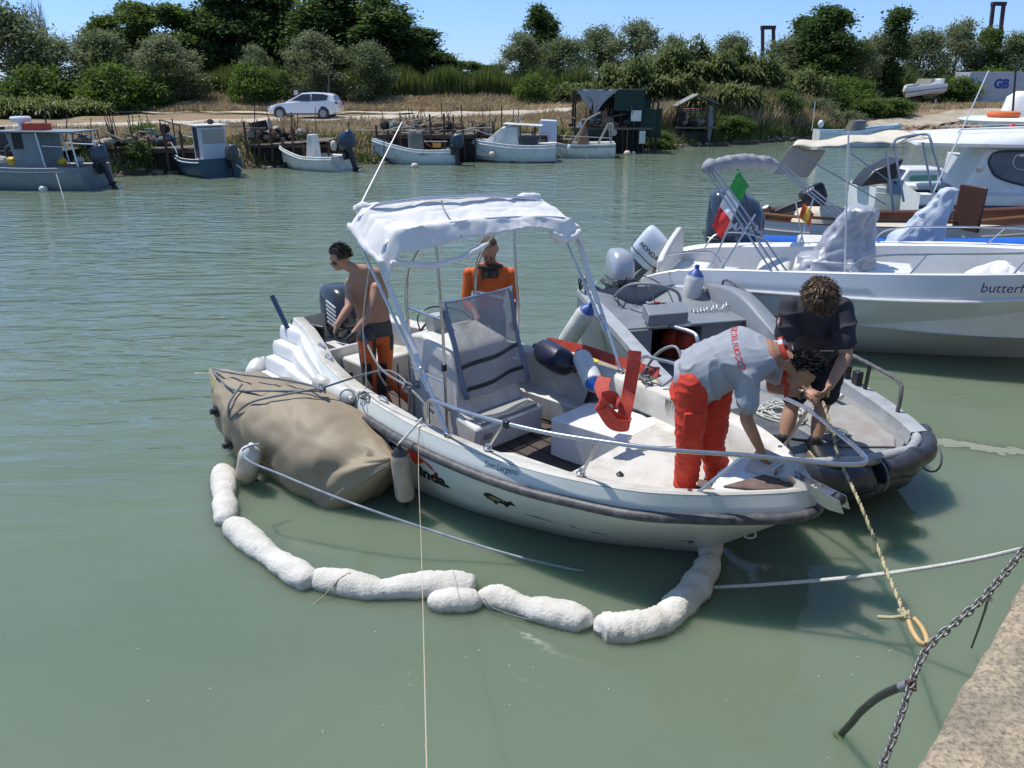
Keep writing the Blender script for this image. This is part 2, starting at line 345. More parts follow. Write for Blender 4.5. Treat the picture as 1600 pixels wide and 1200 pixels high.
# ---- quay of cast concrete under the photographer
def build_quay():
    m = bpy.data.materials.new('quay_concrete'); m.use_nodes = True; t = m.node_tree; N = t.nodes; Lk = t.links.new; b = N['Principled BSDF']; b.inputs['Roughness'].default_value = .92
    tc = N.new('ShaderNodeTexCoord')
    def tex(kind, sc, **kw):
        n = N.new(kind); n.inputs['Scale'].default_value = sc
        for k_, v_ in kw.items(): n.inputs[k_].default_value = v_
        Lk(tc.outputs['Object'], n.inputs['Vector']); return n
    def mr(o, a, c, lo=0, hi=1):
        r = N.new('ShaderNodeMapRange'); Lk(o, r.inputs[0]); r.inputs[1].default_value = a; r.inputs[2].default_value = c; r.inputs[3].default_value = lo; r.inputs[4].default_value = hi; return r.outputs[0]
    def mix(f, a, c):
        x = N.new('ShaderNodeMix'); x.data_type = 'RGBA'; Lk(f, x.inputs[0])
        for i, q in ((6, a), (7, c)):
            if hasattr(q, 'is_output'): Lk(q, x.inputs[i])
            else: x.inputs[i].default_value = (*q, 1)
        return x.outputs[2]
    c = mix(mr(tex('ShaderNodeTexNoise', 3, Detail=9, Roughness=.7).outputs[0], .4, .62), (.27, .225, .165), (.52, .42, .28))
    c = mix(mr(tex('ShaderNodeTexNoise', 70, Detail=4, Roughness=.7).outputs[0], .42, .68), c, (.12, .105, .08))
    v = tex('ShaderNodeTexVoronoi', 90); c = mix(mr(v.outputs[0], .10, .06), c, (.50, .45, .37))
    c = mix(mr(tex('ShaderNodeTexNoise', 5.5, Detail=8, Roughness=.75).outputs[0], .66, .70), c, (.36, .10, .07))
    Lk(c, b.inputs['Base Color'])
    bn = N.new('ShaderNodeBump'); bn.inputs['Distance'].default_value = .006; Lk(tex('ShaderNodeTexNoise', 45, Detail=8, Roughness=.75).outputs[0], bn.inputs['Height'])
    Lk(bn.outputs[0], b.inputs['Normal'])
    A = PZ(1600, 888, 1.75); B = PZ(1418, 1200, 1.75); d = (A-B).normalized(); n_ = Vector((d.y, -d.x, 0))
    rings = []; k = 420; L0, L1 = -5., 11.
    for i in range(k+1):
        s_ = lerp(L0, L1, i/k) if i < k else 70
        p = B+d*s_; e = .012*mnoise.noise(p*2)+.010*mnoise.noise(p*9)+.008*mnoise.noise(p*31)-.03*max(0, mnoise.noise(p*4+Vector((9, 0, 0)))-.25)
        prof = [(-.03+e*.6, -2.5), (-.02+e, -.9), (e, -.22), (.012+e, -.07), (.022+e*1.1, -.018), (.045+e*1.1, -.004)]
        row = [p+n_*a+Vector((0, 0, z+.008*mnoise.noise(p*29+Vector((a*19, 0, 0))))) for a, z in prof]
        for a in (.12, .18, .26, .36, .5, .7, 1., 1.6, 4, 40):
            q = p+n_*(a+e); row.append(Vector((q.x, q.y, 1.75+(.010*mnoise.noise(q*7)+.006*mnoise.noise(q*25) if a < 5 else 0))))
        rings.append(row)
    tag(MB().strip(rings).build('quay', m, smooth=60), kind='structure')
    return A, B, d, n_
QA, QB, QD, QN = build_quay()
# ================================================================== VEGETATION
olive = leafmat('leaf_silver_green', (.14, .17, .08), (.20, .225, .13))
dark = leafmat('leaf_dark', (.050, .090, .026), (.085, .13, .036))
mid = leafmat('leaf_mid_green', (.075, .12, .028), (.12, .17, .045))
bright = leafmat('leaf_bright', (.09, .15, .03), (.13, .19, .045), tr=.45)
blue_g = leafmat('leaf_blue_green', (.11, .145, .065), (.165, .195, .10))
cane_m = leafmat('cane_leaf', (.10, .135, .045), (.16, .185, .07), tr=.4)
straw = leafmat('straw', (.44, .35, .21), (.31, .245, .145), tr=.3, isl=.3)
reed_m = leafmat('reed_green', (.10, .14, .035), (.15, .18, .06), tr=.35)
bark = mat('bark', (.10, .085, .065), (.055, .045, .035), rough=.95, scale=8, stretch=(4, 4, 1), bump=.02)
def leaf_cloud(C, Rr, n, size, seed, asp=.55, droop=.0):
    """n leaf quads spread through blobs at centres C with radii Rr, denser toward each blob's skin"""
    g = np.random.default_rng(seed); C = np.asarray(C, float); Rr = np.asarray(Rr, float); wgt = Rr**2; wgt /= wgt.sum()
    idx = g.choice(len(C), n, p=wgt); d = g.normal(size=(n, 3)); d /= np.linalg.norm(d, axis=1)[:, None]
    rad = Rr[idx]*(g.random(n)**.4)*np.where(g.random(n) < .22, g.uniform(1.1, 1.75, n), g.uniform(.7, 1.15, n)); P_ = C[idx]+d*rad[:, None]*np.array([1, 1, .85])
    u = g.normal(size=(n, 3)); u[:, 2] -= droop; u /= np.linalg.norm(u, axis=1)[:, None]
    w_ = d+g.normal(size=(n, 3))*.8; v = np.cross(u, w_); v /= np.linalg.norm(v, axis=1)[:, None]+1e-9
    s_ = size*g.uniform(.6, 1.4, n)[:, None]; a = u*s_; b = v*s_*asp
    V = np.stack([P_-a, P_+b*.9-a*.1, P_+a, P_-b*.9-a*.1], 1).reshape(-1, 3); return V, np.arange(n*4).reshape(n, 4)
def crown_data(h, rx, base, nblob, seed, shape='round', lean=0):
    g = np.random.default_rng(seed); C = []; Rr = []
    for i in range(nblob):
        t_ = g.random()
        if shape == 'round': z = base+(h-base)*t_; env = math.sin(PI*min(.93, .18+.78*t_))**.7
        elif shape == 'column': z = base+(h-base)*t_; env = (math.sin(PI*min(.97, .12+.85*t_))**.6)
        elif shape == 'bush': z = (h)*t_*.9; env = math.sqrt(max(.05, 1-(t_*.95)**2))
        else: z = base+(h-base)*t_; env = 1-.7*t_
        a = g.uniform(0, 2*PI); r_ = rx*env*math.sqrt(g.uniform(.02, 1))*(.8 if shape != 'column' else .5); br = rx*g.uniform(*((.22, .40) if shape != 'column' else (.45, .65)))
        C.append((r_*math.cos(a)+lean*z, r_*math.sin(a), z)); Rr.append(br)
    return C, Rr
def make_tree(name, label, cat, h, rx, base, nblob, nleaf, size, m, seed, shape='round', trunk=.18, lean=0, asp=.55, droop=0):
    t_ = thing(name, label, cat); C, Rr = crown_data(h, rx, base, nblob, seed, shape, lean); V, F_ = leaf_cloud(C, Rr, nleaf, size, seed+1, asp, droop)
    fast_mesh('crown', V, F_, m, t_)
    g = random.Random(seed); b = MB(); top = Vector((lean*h*.8, 0, h*.8))
    b.tube(crv([(0, 0, -.4), (g.uniform(-.1, .1), g.uniform(-.1, .1), h*.25), (lean*h*.5+g.uniform(-.2, .2), g.uniform(-.2, .2), h*.55), top], 4), [lerp(trunk, .03, (i/12)) for i in range(13)], 7)
    for i in range(9 if shape != 'bush' else 5):
        c_ = Vector(C[g.randrange(len(C))]); z0 = max(.1, min(c_.z*.6, h*.6)); st = Vector((lean*z0, 0, z0))
        b.tube(crv([st, st.lerp(c_, .5)+Vector((0, 0, .25)), c_], 3), [trunk*.4*(1-i_/8) for i_ in range(7)], 5)
    b.build('trunk', bark, t_); return t_
PROTO = {}
PROTO['willow'] = make_tree('olive_green_tree', '', 'tree', 7, 3.0, .8, 46, 15000, .13, olive, 11, asp=.42)
PROTO['willow2'] = make_tree('olive_green_tree', '', 'tree', 7, 3.2, .4, 52, 15000, .13, blue_g, 12, asp=.45)
PROTO['poplar'] = make_tree('poplar_tree', '', 'tree', 13, 3.3, 1.0, 95, 34000, .15, dark, 13, trunk=.32, asp=.7)
PROTO['poplar2'] = make_tree('poplar_tree', '', 'tree', 13, 3.0, .6, 105, 34000, .15, dark, 14, trunk=.30, asp=.7)
PROTO['midtree'] = make_tree('broadleaf_tree', '', 'tree', 9, 2.8, 1.2, 50, 16000, .14, mid, 15, asp=.6)
PROTO['column'] = make_tree('cypress_like_poplar', '', 'tree', 8, 1.25, .6, 44, 12000, .12, dark, 16, 'column', asp=.6)
PROTO['bush'] = make_tree('bush', '', 'bush', 2.2, 1.8, 0, 34, 9000, .085, mid, 17, 'bush', trunk=.06)
PROTO['bushb'] = make_tree('bush', '', 'bush', 2.4, 1.9, 0, 34, 9000, .085, bright, 18, 'bush', trunk=.06)
PROTO['busho'] = make_tree('bush', '', 'bush', 2.4, 1.9, 0, 34, 9000, .085, olive, 19, 'bush', trunk=.06, asp=.4)
USED = set()
def plant(kind, x, y, sx, sz, label, rz=0, name=None, cat=None, group=None, dz=0.):
    if kind in USED: o = dup(PROTO[kind])
    else: o = PROTO[kind]; USED.add(kind)
    o.location = (x, y, float(hgt(x, y))-.05+dz); o.scale = (sx, sx, sz); o.rotation_euler = (0, 0, rz); o['label'] = label
    if name: o.name = name
    if cat: o['category'] = cat
    if group: o['group'] = group
    return o
def at(px, Y_): d = sight(px, 60); return d.x/d.y*Y_
TR = [ # kind, px, depth, width scale, height scale, label
 ('willow2', 10, 60, 1.15, 1.02, 'grey green willow at the far left edge beside the bare tree'),
 ('willow', 75, 61, 1.1, .62, 'low pale willow under the bare grey branches at left'),
 ('willow2', 150, 65, .95, .72, 'rounded blue green willow right of the bare grey tree'),
 ('midtree', 165, 76, 1.0, .98, 'small airy tree poking up between bare twigs and poplars'),
 ('midtree', 213, 72, 1.15, .90, 'mid green tree with rounded top left of the tall poplars'),
 ('midtree', 280, 72, 1.3, .82, 'broad mid green tree touching the left flank of the poplars'),
 ('willow', 255, 62, 1.05, .62, 'silvery willow in front of the broad mid green tree'),
 ('poplar', 355, 74, 1.15, 1.0, 'leftmost of the tall dark poplars rising out of the frame'),
 ('poplar2', 430, 76, 1.25, 1.02, 'tall dark poplar straight above the white car'),
 ('poplar', 520, 73, 1.3, 1.0, 'tall dark poplar between the two pale willows right of the car'),
 ('poplar2', 600, 70, 1.2, .90, 'dense dark poplar with bright top right of centre left'),
 ('poplar', 655, 72, 1.0, .86, 'rightmost of the tall dark poplars stepping down to the sky gap'),
 ('willow', 395, 64, .55, .66, 'small pale willow left of the white car roof line'),
 ('willow', 490, 62, .95, .66, 'big pale willow standing behind the white car'),
 ('willow2', 575, 63, .70, .60, 'pale round willow at the foot of the dense poplar'),
 ('midtree', 700, 72, .9, .52, 'thin green tree at the right foot of the poplars'),
 ('midtree', 740, 84, .9, .50, 'sparse distant tree in the sky gap left of the round tree group'),
 ('midtree', 772, 84, .8, .46, 'wispy distant tree in the sky gap right of its sparse twin'),
 ('poplar2', 845, 78, .72, .66, 'tall dark round topped tree above the white fishing boats'),
 ('willow', 815, 68, .85, .60, 'silver green willow left under the round topped dark tree'),
 ('willow2', 880, 68, .9, .66, 'blue green willow right under the round topped dark tree'),
 ('willow2', 938, 72, .85, .80, 'dark blue green willow left of the wide pale one'),
 ('willow', 995, 68, 1.0, .78, 'wide pale willow above the green tarpaulin hut'),
 ('willow', 1055, 74, .7, .70, 'small pale willow behind the left end of the cane thicket'),
 ('willow2', 1145, 74, .8, .66, 'rounded willow crown rising behind the middle of the cane thicket'),
 ('willow2', 1235, 72, .95, .62, 'grey green willow just right of the small bridge pylon'),
 ('poplar', 1295, 70, .95, .60, 'dark pyramidal tree standing between pylon and column tree'),
 ('column', 1256, 74, 1.3, .82, 'small dark conical treetop left of the dark pyramidal tree'),
 ('column', 1399, 76, 1.25, .98, 'slim dark column shaped tree alone against the sky'),
 ('willow', 1345, 70, .8, .48, 'low pale willow between the pyramidal and the column tree'),
 ('willow2', 1375, 76, .75, .56, 'grey green willow at the left foot of the column tree'),
 ('willow2', 1445, 82, 1.0, .72, 'round olive willow right of the column tree'),
 ('willow', 1500, 84, 1.05, .78, 'wide olive willow in front of the large bridge pylon'),
 ('midtree', 1545, 84, .75, .60, 'green tree hiding the foot of the large bridge pylon'),
 ('willow2', 1590, 84, .9, .66, 'olive willow at the right edge behind the white container'),
 ('willow', 1640, 84, 1.0, .68, 'olive willow cut by the right edge of the frame'),
]
TOPS = [0, 55, 45, 22, 0, 5, 55, -40, -45, -45, -8, 40, 70, 50, 62, 92, 95, 100, 5, 50, 55, 38, 32, 55, 50, 55, 5, 25, 12, 62, 50, 42, 32, 42, 48, 50]
for i, (k_, px, Y_, sx, sz, lab) in enumerate(TR):
    x = at(px, Y_); hh = {'willow': 7, 'willow2': 7, 'poplar': 13, 'poplar2': 13, 'midtree': 9, 'column': 8}[k_]
    top = PY(px, TOPS[i], Y_).z; sz = (top-float(hgt(x, Y_)))/(hh*1.06)
    plant(k_, x, Y_, sx, sz, lab, rz=i*1.7)
def bare_tree(px, Y_, h, label, seed, spread=1.):
    x = at(px, Y_); t_ = thing('bare_tree', label, 'dead tree', (x, Y_, float(hgt(x, Y_))), 0); g = random.Random(seed); b = MB()
    def br(p, d, L, r, dep):
        pts = [p]; q = p.copy(); dd = d.copy()
        for i in range(4):
            dd = (dd+Vector((g.uniform(-.12, .12), g.uniform(-.12, .12), .07))).normalized(); q = q+dd*L/4; pts.append(q.copy())
        b.tube(pts, [r*(1-.16*i) for i in range(5)], 5)
        if dep > 0:
            for _ in range(3 if dep > 1 else 4):
                f = g.uniform(.35, 1); s_ = pts[int(f*4)]; nd = (dd+Vector((g.uniform(-.75, .75), g.uniform(-.5, .5), g.uniform(0, .5)))*spread).normalized(); br(s_, nd, L*.62, r*.55, dep-1)
    for k in range(4): br(Vector((0, 0, h*.3)), Vector((g.uniform(-.5, .5), g.uniform(-.3, .3), 1)).normalized(), h*.42, .06, 3)
    b.tube([(0, 0, -.3), (.05, 0, h*.3)], [.14, .09], 6)
    b.build('branch', mat('dead_wood', (.24, .21, .18), (.16, .14, .12), rough=.9, scale=6), t_)
bare_tree(72, 66, 7.4, 'bare grey tree with bleached branches against the sky at left', 3)
bare_tree(118, 70, 5.2, 'smaller bare twigs sticking up right of the bleached tree', 5, 1.2)
# bushes on the far bank
for i, (k_, px, Y_, sx, sz, lab) in enumerate([
 ('bush', 40, 57, 1.6, 1.5, 'dark shadowy bush at the far left below the willow'),
 ('bushb', 160, 58, 1.5, 1.25, 'bright green bush spreading beside the dry grass at left'),
 ('bush', 215, 60, 1.3, 1.15, 'green bush between the bright one and the reed strip'),
 ('bushb', 385, 62, 1.1, 1.1, 'light green bush just left of the parked car'),
 ('bushb', 430, 62, .8, .9, 'yellow green bush peeking over the car bonnet'),
 ('bushb', 835, 62, .9, .8, 'yellow green bush at the end of the reed strip'),
 ('busho', 1345, 52.5, .62, .55, 'small round grey bush at the waterside left of the slipway'),
 ('bush', 1412, 60, 1.2, .55, 'dense green bush bulging over the slipway'),
 ('bush', 1368, 59, 1.1, .55, 'left neighbour of the dense bush over the slipway'),
 ('busho', 1290, 53, .9, .75, 'olive shrub with dry tips above the waterline'),
 ('bush', 1235, 51, .9, .75, 'low dark shrub at the water left of the dry tipped one'),
 ('bush', 1180, 49.5, .75, .5, 'flat dark shrub at the foot of the cane thicket'),
 ('bush', 1035, 43.5, .75, .42, 'low weeds left of the open boat hut'),
 ('bush', 1160, 47.2, .8, .42, 'low weeds right of the open boat hut'),
 ('bushb', 1310, 60, 1.0, 1.0, 'pale green bush on the crest of the right hand slope'),
 ('bushb', 1345, 66, 1.2, .9, 'yellow green bush below the column shaped tree'),
 ('bush', 1440, 80, 1.5, 1.05, 'green hedge mass behind the boat trailer'),
 ('bush', 1500, 76, 1.6, 1.1, 'green hedge mass between trailer and container'),
 ('bushb', 1570, 80, 1.8, 1.2, 'green hedge mass behind the container roof'),
 ('bushb', 1395, 78, 1.3, 1.0, 'bright hedge end left of the boat trailer'),
 ('bushb', 205, 33.2, .5, .35, 'green weeds on the bank behind the grey work boat'),
 ('bush', 190, 31.6, .5, .35, 'waterside weeds between grey boat and dark jetty'),
 ]):
    plant(k_, at(px, Y_), Y_, sx, sz, lab, rz=i*2.1)
def blades(name, n, xr, fy, hr, wd, m, seed, lean=.25, kind='stuff', label=None, curve=.3, mask=None):
    g = np.random.default_rng(seed); x = g.uniform(*xr, n); y0, y1 = fy(x); y = y0+(y1-y0)*g.random(n)
    if mask is not None:
        k = mask(x, y, g); x, y = x[k], y[k]; n = len(x)
    z = hgt(x, y)-.03; h = g.uniform(*hr, n)*(.75+.5*np.abs(np.sin(x*.9)*np.cos(y*.7+x*.3))); a = g.uniform(0, 2*PI, n)
    ld = np.stack([np.cos(a), np.sin(a)], 1)*(g.random(n)*lean)[:, None]*h[:, None]; wv = np.stack([-np.sin(a*1.7), np.cos(a*1.7)], 1)*wd/2
    B0 = np.stack([x, y, z], 1); M_ = B0+np.concatenate([ld*curve, (h*.6)[:, None]], 1); T_ = B0+np.concatenate([ld, h[:, None]], 1)
    W_ = np.concatenate([wv, np.zeros((n, 1))], 1)
    V = np.stack([B0-W_, B0+W_, M_+W_*.8, M_-W_*.8, T_+W_*.15, T_-W_*.15], 1).reshape(-1, 3); i = np.arange(n)[:, None]*6
    F_ = np.concatenate([i+np.array([[0, 1, 2, 3]]), i+np.array([[3, 2, 4, 5]])], 0)
    o = fast_mesh(name, V, F_, m); tag(o, label, None, None, kind); return o
c_ = lambda a, b: (lambda x: (np.full_like(x, a), np.full_like(x, b)))
blades('reeds', 52000, (-30, 6), lambda x: (64.5-.02*x, 69+0*x), (1.0, 2.1), .085, reed_m, 1, .35, label='strip of green reeds along the top of the far embankment')
blades('straw_grass', 46000, (-45, 10), c_(57.8, 65), (.12, .5), .07, straw, 2, 1.2, label='flattened dry grass on the embankment behind the road')
blades('dry_grass', 70000, (-42, 8), lambda x: (yb(x)+.6, np.minimum(56.5, yb(x)+15)), (.1, .42), .05, straw, 3, 1.1, label='dry grass between the moorings and the dirt road',
       mask=lambda x, y, g: ((np.abs(y-np.interp(x, [-30, -20, -13, -7, 0, 8], [41, 45.2, 48.8, 51.2, 55.5, 60.5])) > np.interp(x, [-30, 8], [1.2, 3.4]))))
blades('bank_weeds', 22000, (-40, 20), lambda x: (yb(x)+.2, yb(x)+2.4), (.1, .42), .05, reed_m, 4, .9, label='green weeds growing down the far bank to the water')
blades('tall_dry_grass', 26000, (3.5, 9.5), lambda x: (yb(x)+1.5, yb(x)+9), (.4, 1.1), .05, straw, 5, .5, label='tall dry grass around the tarpaulin hut')
blades('slope_grass', 60000, (11, 21.5), lambda x: (np.maximum(yb(x)+.8, 48), 66+0*x), (.4, 1.3), .07, straw, 6, .5, label='dry yellow grass on the slope left of the slipway')
blades('slope_weeds', 42000, (10, 21), lambda x: (yb(x)+.3, 62+0*x), (.2, .8), .07, reed_m, 7, .5, label='green weeds mixed into the slope left of the slipway')
blades('yard_grass', 24000, (22, 60), lambda x: (58+0*x, 76+0*x), (.08, .35), .07, straw, 8, 1., label='cropped dry grass around trailer boat and container',
       mask=lambda x, y, g: np.abs(y-np.interp(x, [19.4, 22.2, 26, 30.5, 37], [50.2, 53.2, 56, 58.5, 61])) > 2.6)
blades('hedge_reeds', 40000, (20, 70), lambda x: (78+0*x, 84+0*x), (1.5, 2.6), .11, reed_m, 9, .4, label='green reed bank closing the view behind the yard at right')
# giant cane thickets
def cane(px, Y_, rx, h, n, label, seed, m=cane_m):
    x0 = at(px, Y_); z0 = float(hgt(x0, Y_)); t_ = thing('cane_thicket', label, 'cane thicket', (x0, Y_, z0)); g = np.random.default_rng(seed)
    r_ = rx*np.sqrt(g.random(n)); a = g.uniform(0, 2*PI, n); bx, by = r_*np.cos(a), r_*np.sin(a)*.8
    hh = h*(1-.45*(r_/rx)**2)*(.8+.25*np.sin(bx*2.3+seed)*np.cos(by*2.9))*g.uniform(.3, 1.08, n); L_ = g.uniform(.35, .8, n); az = g.uniform(0, 2*PI, n); el = g.uniform(-.2, 1.2, n)
    lean = .18*hh/h; cx = bx*(1+lean*2); cy = by*(1+lean*2)
    P0 = np.stack([cx, cy, hh], 1); D = np.stack([np.cos(az)*np.cos(el), np.sin(az)*np.cos(el), np.sin(el)], 1); P1 = P0+D*L_[:, None]*.6; P2 = P0+D*L_[:, None]; P2[:, 2] -= L_*.35
    W_ = np.cross(D, [0, 0, 1.]); W_ /= np.linalg.norm(W_, axis=1)[:, None]+1e-9; W_ *= .045
    V = np.stack([P0-W_*.6, P0+W_*.6, P1+W_, P1-W_, P2+W_*.1, P2-W_*.1], 1).reshape(-1, 3); i = np.arange(n)[:, None]*6
    fast_mesh('foliage', V, np.concatenate([i+np.array([[0, 1, 2, 3]]), i+np.array([[3, 2, 4, 5]])], 0), m, t_)
    b = MB()
    for k in range(46):
        j = int(g.integers(n)); b.tube([(bx[j], by[j], 0), (cx[j], cy[j], hh[j]*.6), (cx[j]*1.05, cy[j]*1.05, min(h*1.15, hh[j]*1.15+.5))], [.02, .016, .006], 4)
    b.build('stalk', straw, t_)
cane(1010, 51, 2.6, 2.9, 12000, 'tall cane thicket with feathery tips behind the tarpaulin hut', 31)
cane(1075, 53, 2.6, 3.3, 16000, 'tallest cane thicket, pale leaves arching above the open hut', 32)
cane(1155, 54, 2.6, 3.0, 16000, 'cane thicket just right of the tallest one, under the small pylon', 33)
cane(1235, 57, 2.6, 2.6, 12000, 'cane thicket spilling down the slope left of the pyramidal tree', 34)
cane(1130, 50, 2.2, 1.5, 9000, 'low bright cane leaves hanging over the open hut', 35)
cane(915, 62, 1.8, 1.3, 7000, 'low cane patch joining the reed strip to the tarpaulin hut', 36)
cane(25, 53, 2.6, 1.1, 7000, 'pale reed clump at the left edge above the dry grass', 37, reed_m)
cane(95, 55, 2.0, .8, 6000, 'pale reed clump behind the blue white tub on the grey boat', 38, reed_m)
# sparkling mud and stones along the far waterline
def shore():
    g = random.Random(4); b = MB()
    for i in range(420):
        x = g.uniform(-20, 30); y = float(yb(x))+g.uniform(-.1, .5); s_ = g.uniform(.05, .2)
        b.ell((x, y, float(hgt(x, y))+.02), (s_, s_*g.uniform(.6, 1), s_*.6), Matrix.Rotation(g.uniform(0, 3), 3, 'Z'), 6, 4)
    tag(b.build('shore_stones', mat('shore_stone', (.24, .21, .17), (.13, .115, .09), rough=.9, scale=6), smooth=0), 'stones and rubble along the far waterline', kind='stuff')
shore()
print('setting ok')
# ================================================================== BOAT BUILDING
from mathutils.bvhtree import BVHTree
class Hull:
    """half curves gunwale / rub line / waterline / keel, stern first, in the boat's frame; mirrored to both sides"""
    def __init__(s, G, Rb, W, K, k=6, belly=.5):
        s.G, s.R, s.W, s.K = [crv(q, k) for q in (G, Rb, W, K)]; s.n = len(s.G); s.belly = belly
        s.xs = [p.x for p in s.G]
    def gun(s, x, side=-1, dy=0, dz=0):
        i = max(0, min(s.n-2, int(np.searchsorted(s.xs, x))-1)); a, b = s.G[i], s.G[i+1]; t = (x-a.x)/max(1e-6, b.x-a.x); p = a.lerp(b, max(0, min(1, t)))
        return Vector((x, side*(p.y+dy), p.z+dz))
    def half(s, i):
        g, r, w_, k = s.G[i], s.R[i], s.W[i], s.K[i]; u = i/(s.n-1); bl = s.belly*(1-u)*.12
        m1 = r.lerp(w_, .33)+Vector((0, bl, 0)); m2 = r.lerp(w_, .68)+Vector((0, bl, 0)); return [g, g.lerp(r, .5), r, m1, m2, w_, w_.lerp(k, .5), k]
    def outer(s, mi=0):
        b = MB(); rings = []
        for i in range(s.n):
            h = s.half(i); rings.append([Vector((p.x, -p.y, p.z)) for p in h]+[Vector(p) for p in h[-2::-1]])
        b.strip(rings, mi); n = len(rings[0]); b.f.append(tuple(range(n))); b.m.append(mi)
        return b
    def deck(s, wd, floor, x1=None, zin=-.02, lip=.0):
        """gunwale top and the inner wall down to floor(x); x1 = where the cockpit closes into deck"""
        b = MB(); rows = []
        for sd in (-1, 1):
            rows = []
            for i, g in enumerate(s.G):
                if x1 and g.x > x1: break
                w_ = min(wd, g.y*.9); o = Vector((g.x, sd*g.y, g.z)); q = Vector((g.x, sd*(g.y-w_), g.z+zin)); f = floor(g.x)
                rows.append([o+Vector((0, 0, .004)), o+Vector((0, -sd*.02, .018)), q+Vector((0, sd*.02, .018)), q, Vector((g.x, q.y-sd*.015, lerp(q.z, f, .5))), Vector((g.x, q.y-sd*.03, f))])
            b.strip(rows)
        return b
    def sole(s, wd, z, x0, x1, zs=None):
        b = MB(); rows = []
        for g in s.G:
            if g.x < x0-.001 or g.x > x1+.001: continue
            y = max(.01, g.y-wd-.02); zz = z(g.x) if callable(z) else z; rows.append([(g.x, -y, zz), (g.x, 0, zz+.004), (g.x, y, zz)])
        return b.strip(rows)
    def rub(s, r, n=8, flat=1., dz=0., mi=0, i0=0):
        pts = [Vector((p.x, -p.y-r*.35, p.z+dz)) for p in s.R[i0:]]+[Vector((p.x, p.y+r*.35, p.z+dz)) for p in s.R[-2:i0-1 if i0 else None:-1]]
        return MB().tube(pts, r, n, mi, flat=flat)
def text_mesh(body, size, shear=0., bold=0.):
    c = bpy.data.curves.new('txt', 'FONT'); c.body = body; c.size = size; c.shear = shear; c.offset = bold; c.resolution_u = 3; c.fill_mode = 'FRONT'
    o = bpy.data.objects.new('txt', c); COL.objects.link(o); bpy.context.view_layer.update()
    me = bpy.data.meshes.new_from_object(o.evaluated_get(bpy.context.evaluated_depsgraph_get()))
    vs = [v.co.copy() for v in me.vertices]; fs = [tuple(p.vertices) for p in me.polygons]
    bpy.data.objects.remove(o); bpy.data.meshes.remove(me); bpy.data.curves.remove(c); return vs, fs
def decal(name, vs, fs, m, parent, to3d, surf=None, d=None, off=.003):
    """lettering: 2D outline vs placed by to3d(u,v), dropped on surface surf (verts, faces) along d"""
    out = []; tree = BVHTree.FromPolygons([Vector(v) for v in surf[0]], surf[1]) if surf else None
    for v in vs:
        p = to3d(v.x, v.y)
        if tree:
            h = tree.ray_cast(p, d, 3.0)
            if h[0] is not None: p = h[0]-d.normalized()*off
        out.append(p)
    b = MB(); b.add(out, fs); return b.build(name, m, parent, smooth=0)
def txt(name, body, size, m, parent, origin, ux, uy, surf=None, d=None, shear=0, bold=0, off=.003):
    vs, fs = text_mesh(body, size, shear, bold); o, ux, uy = Vector(origin), Vector(ux).normalized(), Vector(uy).normalized()
    return decal(name, vs, fs, m, parent, lambda u, v: o+ux*u+uy*v, surf, d, off)
def rrect(cx, cy, a, b, z, n=5, e=3.2, k=20):         # superellipse ring
    out = []
    for j in range(k):
        t = 2*PI*j/k; c, s_ = math.cos(t), math.sin(t)
        out.append((cx+a*math.copysign(abs(c)**(2/e), c), cy+b*math.copysign(abs(s_)**(2/e), s_), z))
    return out
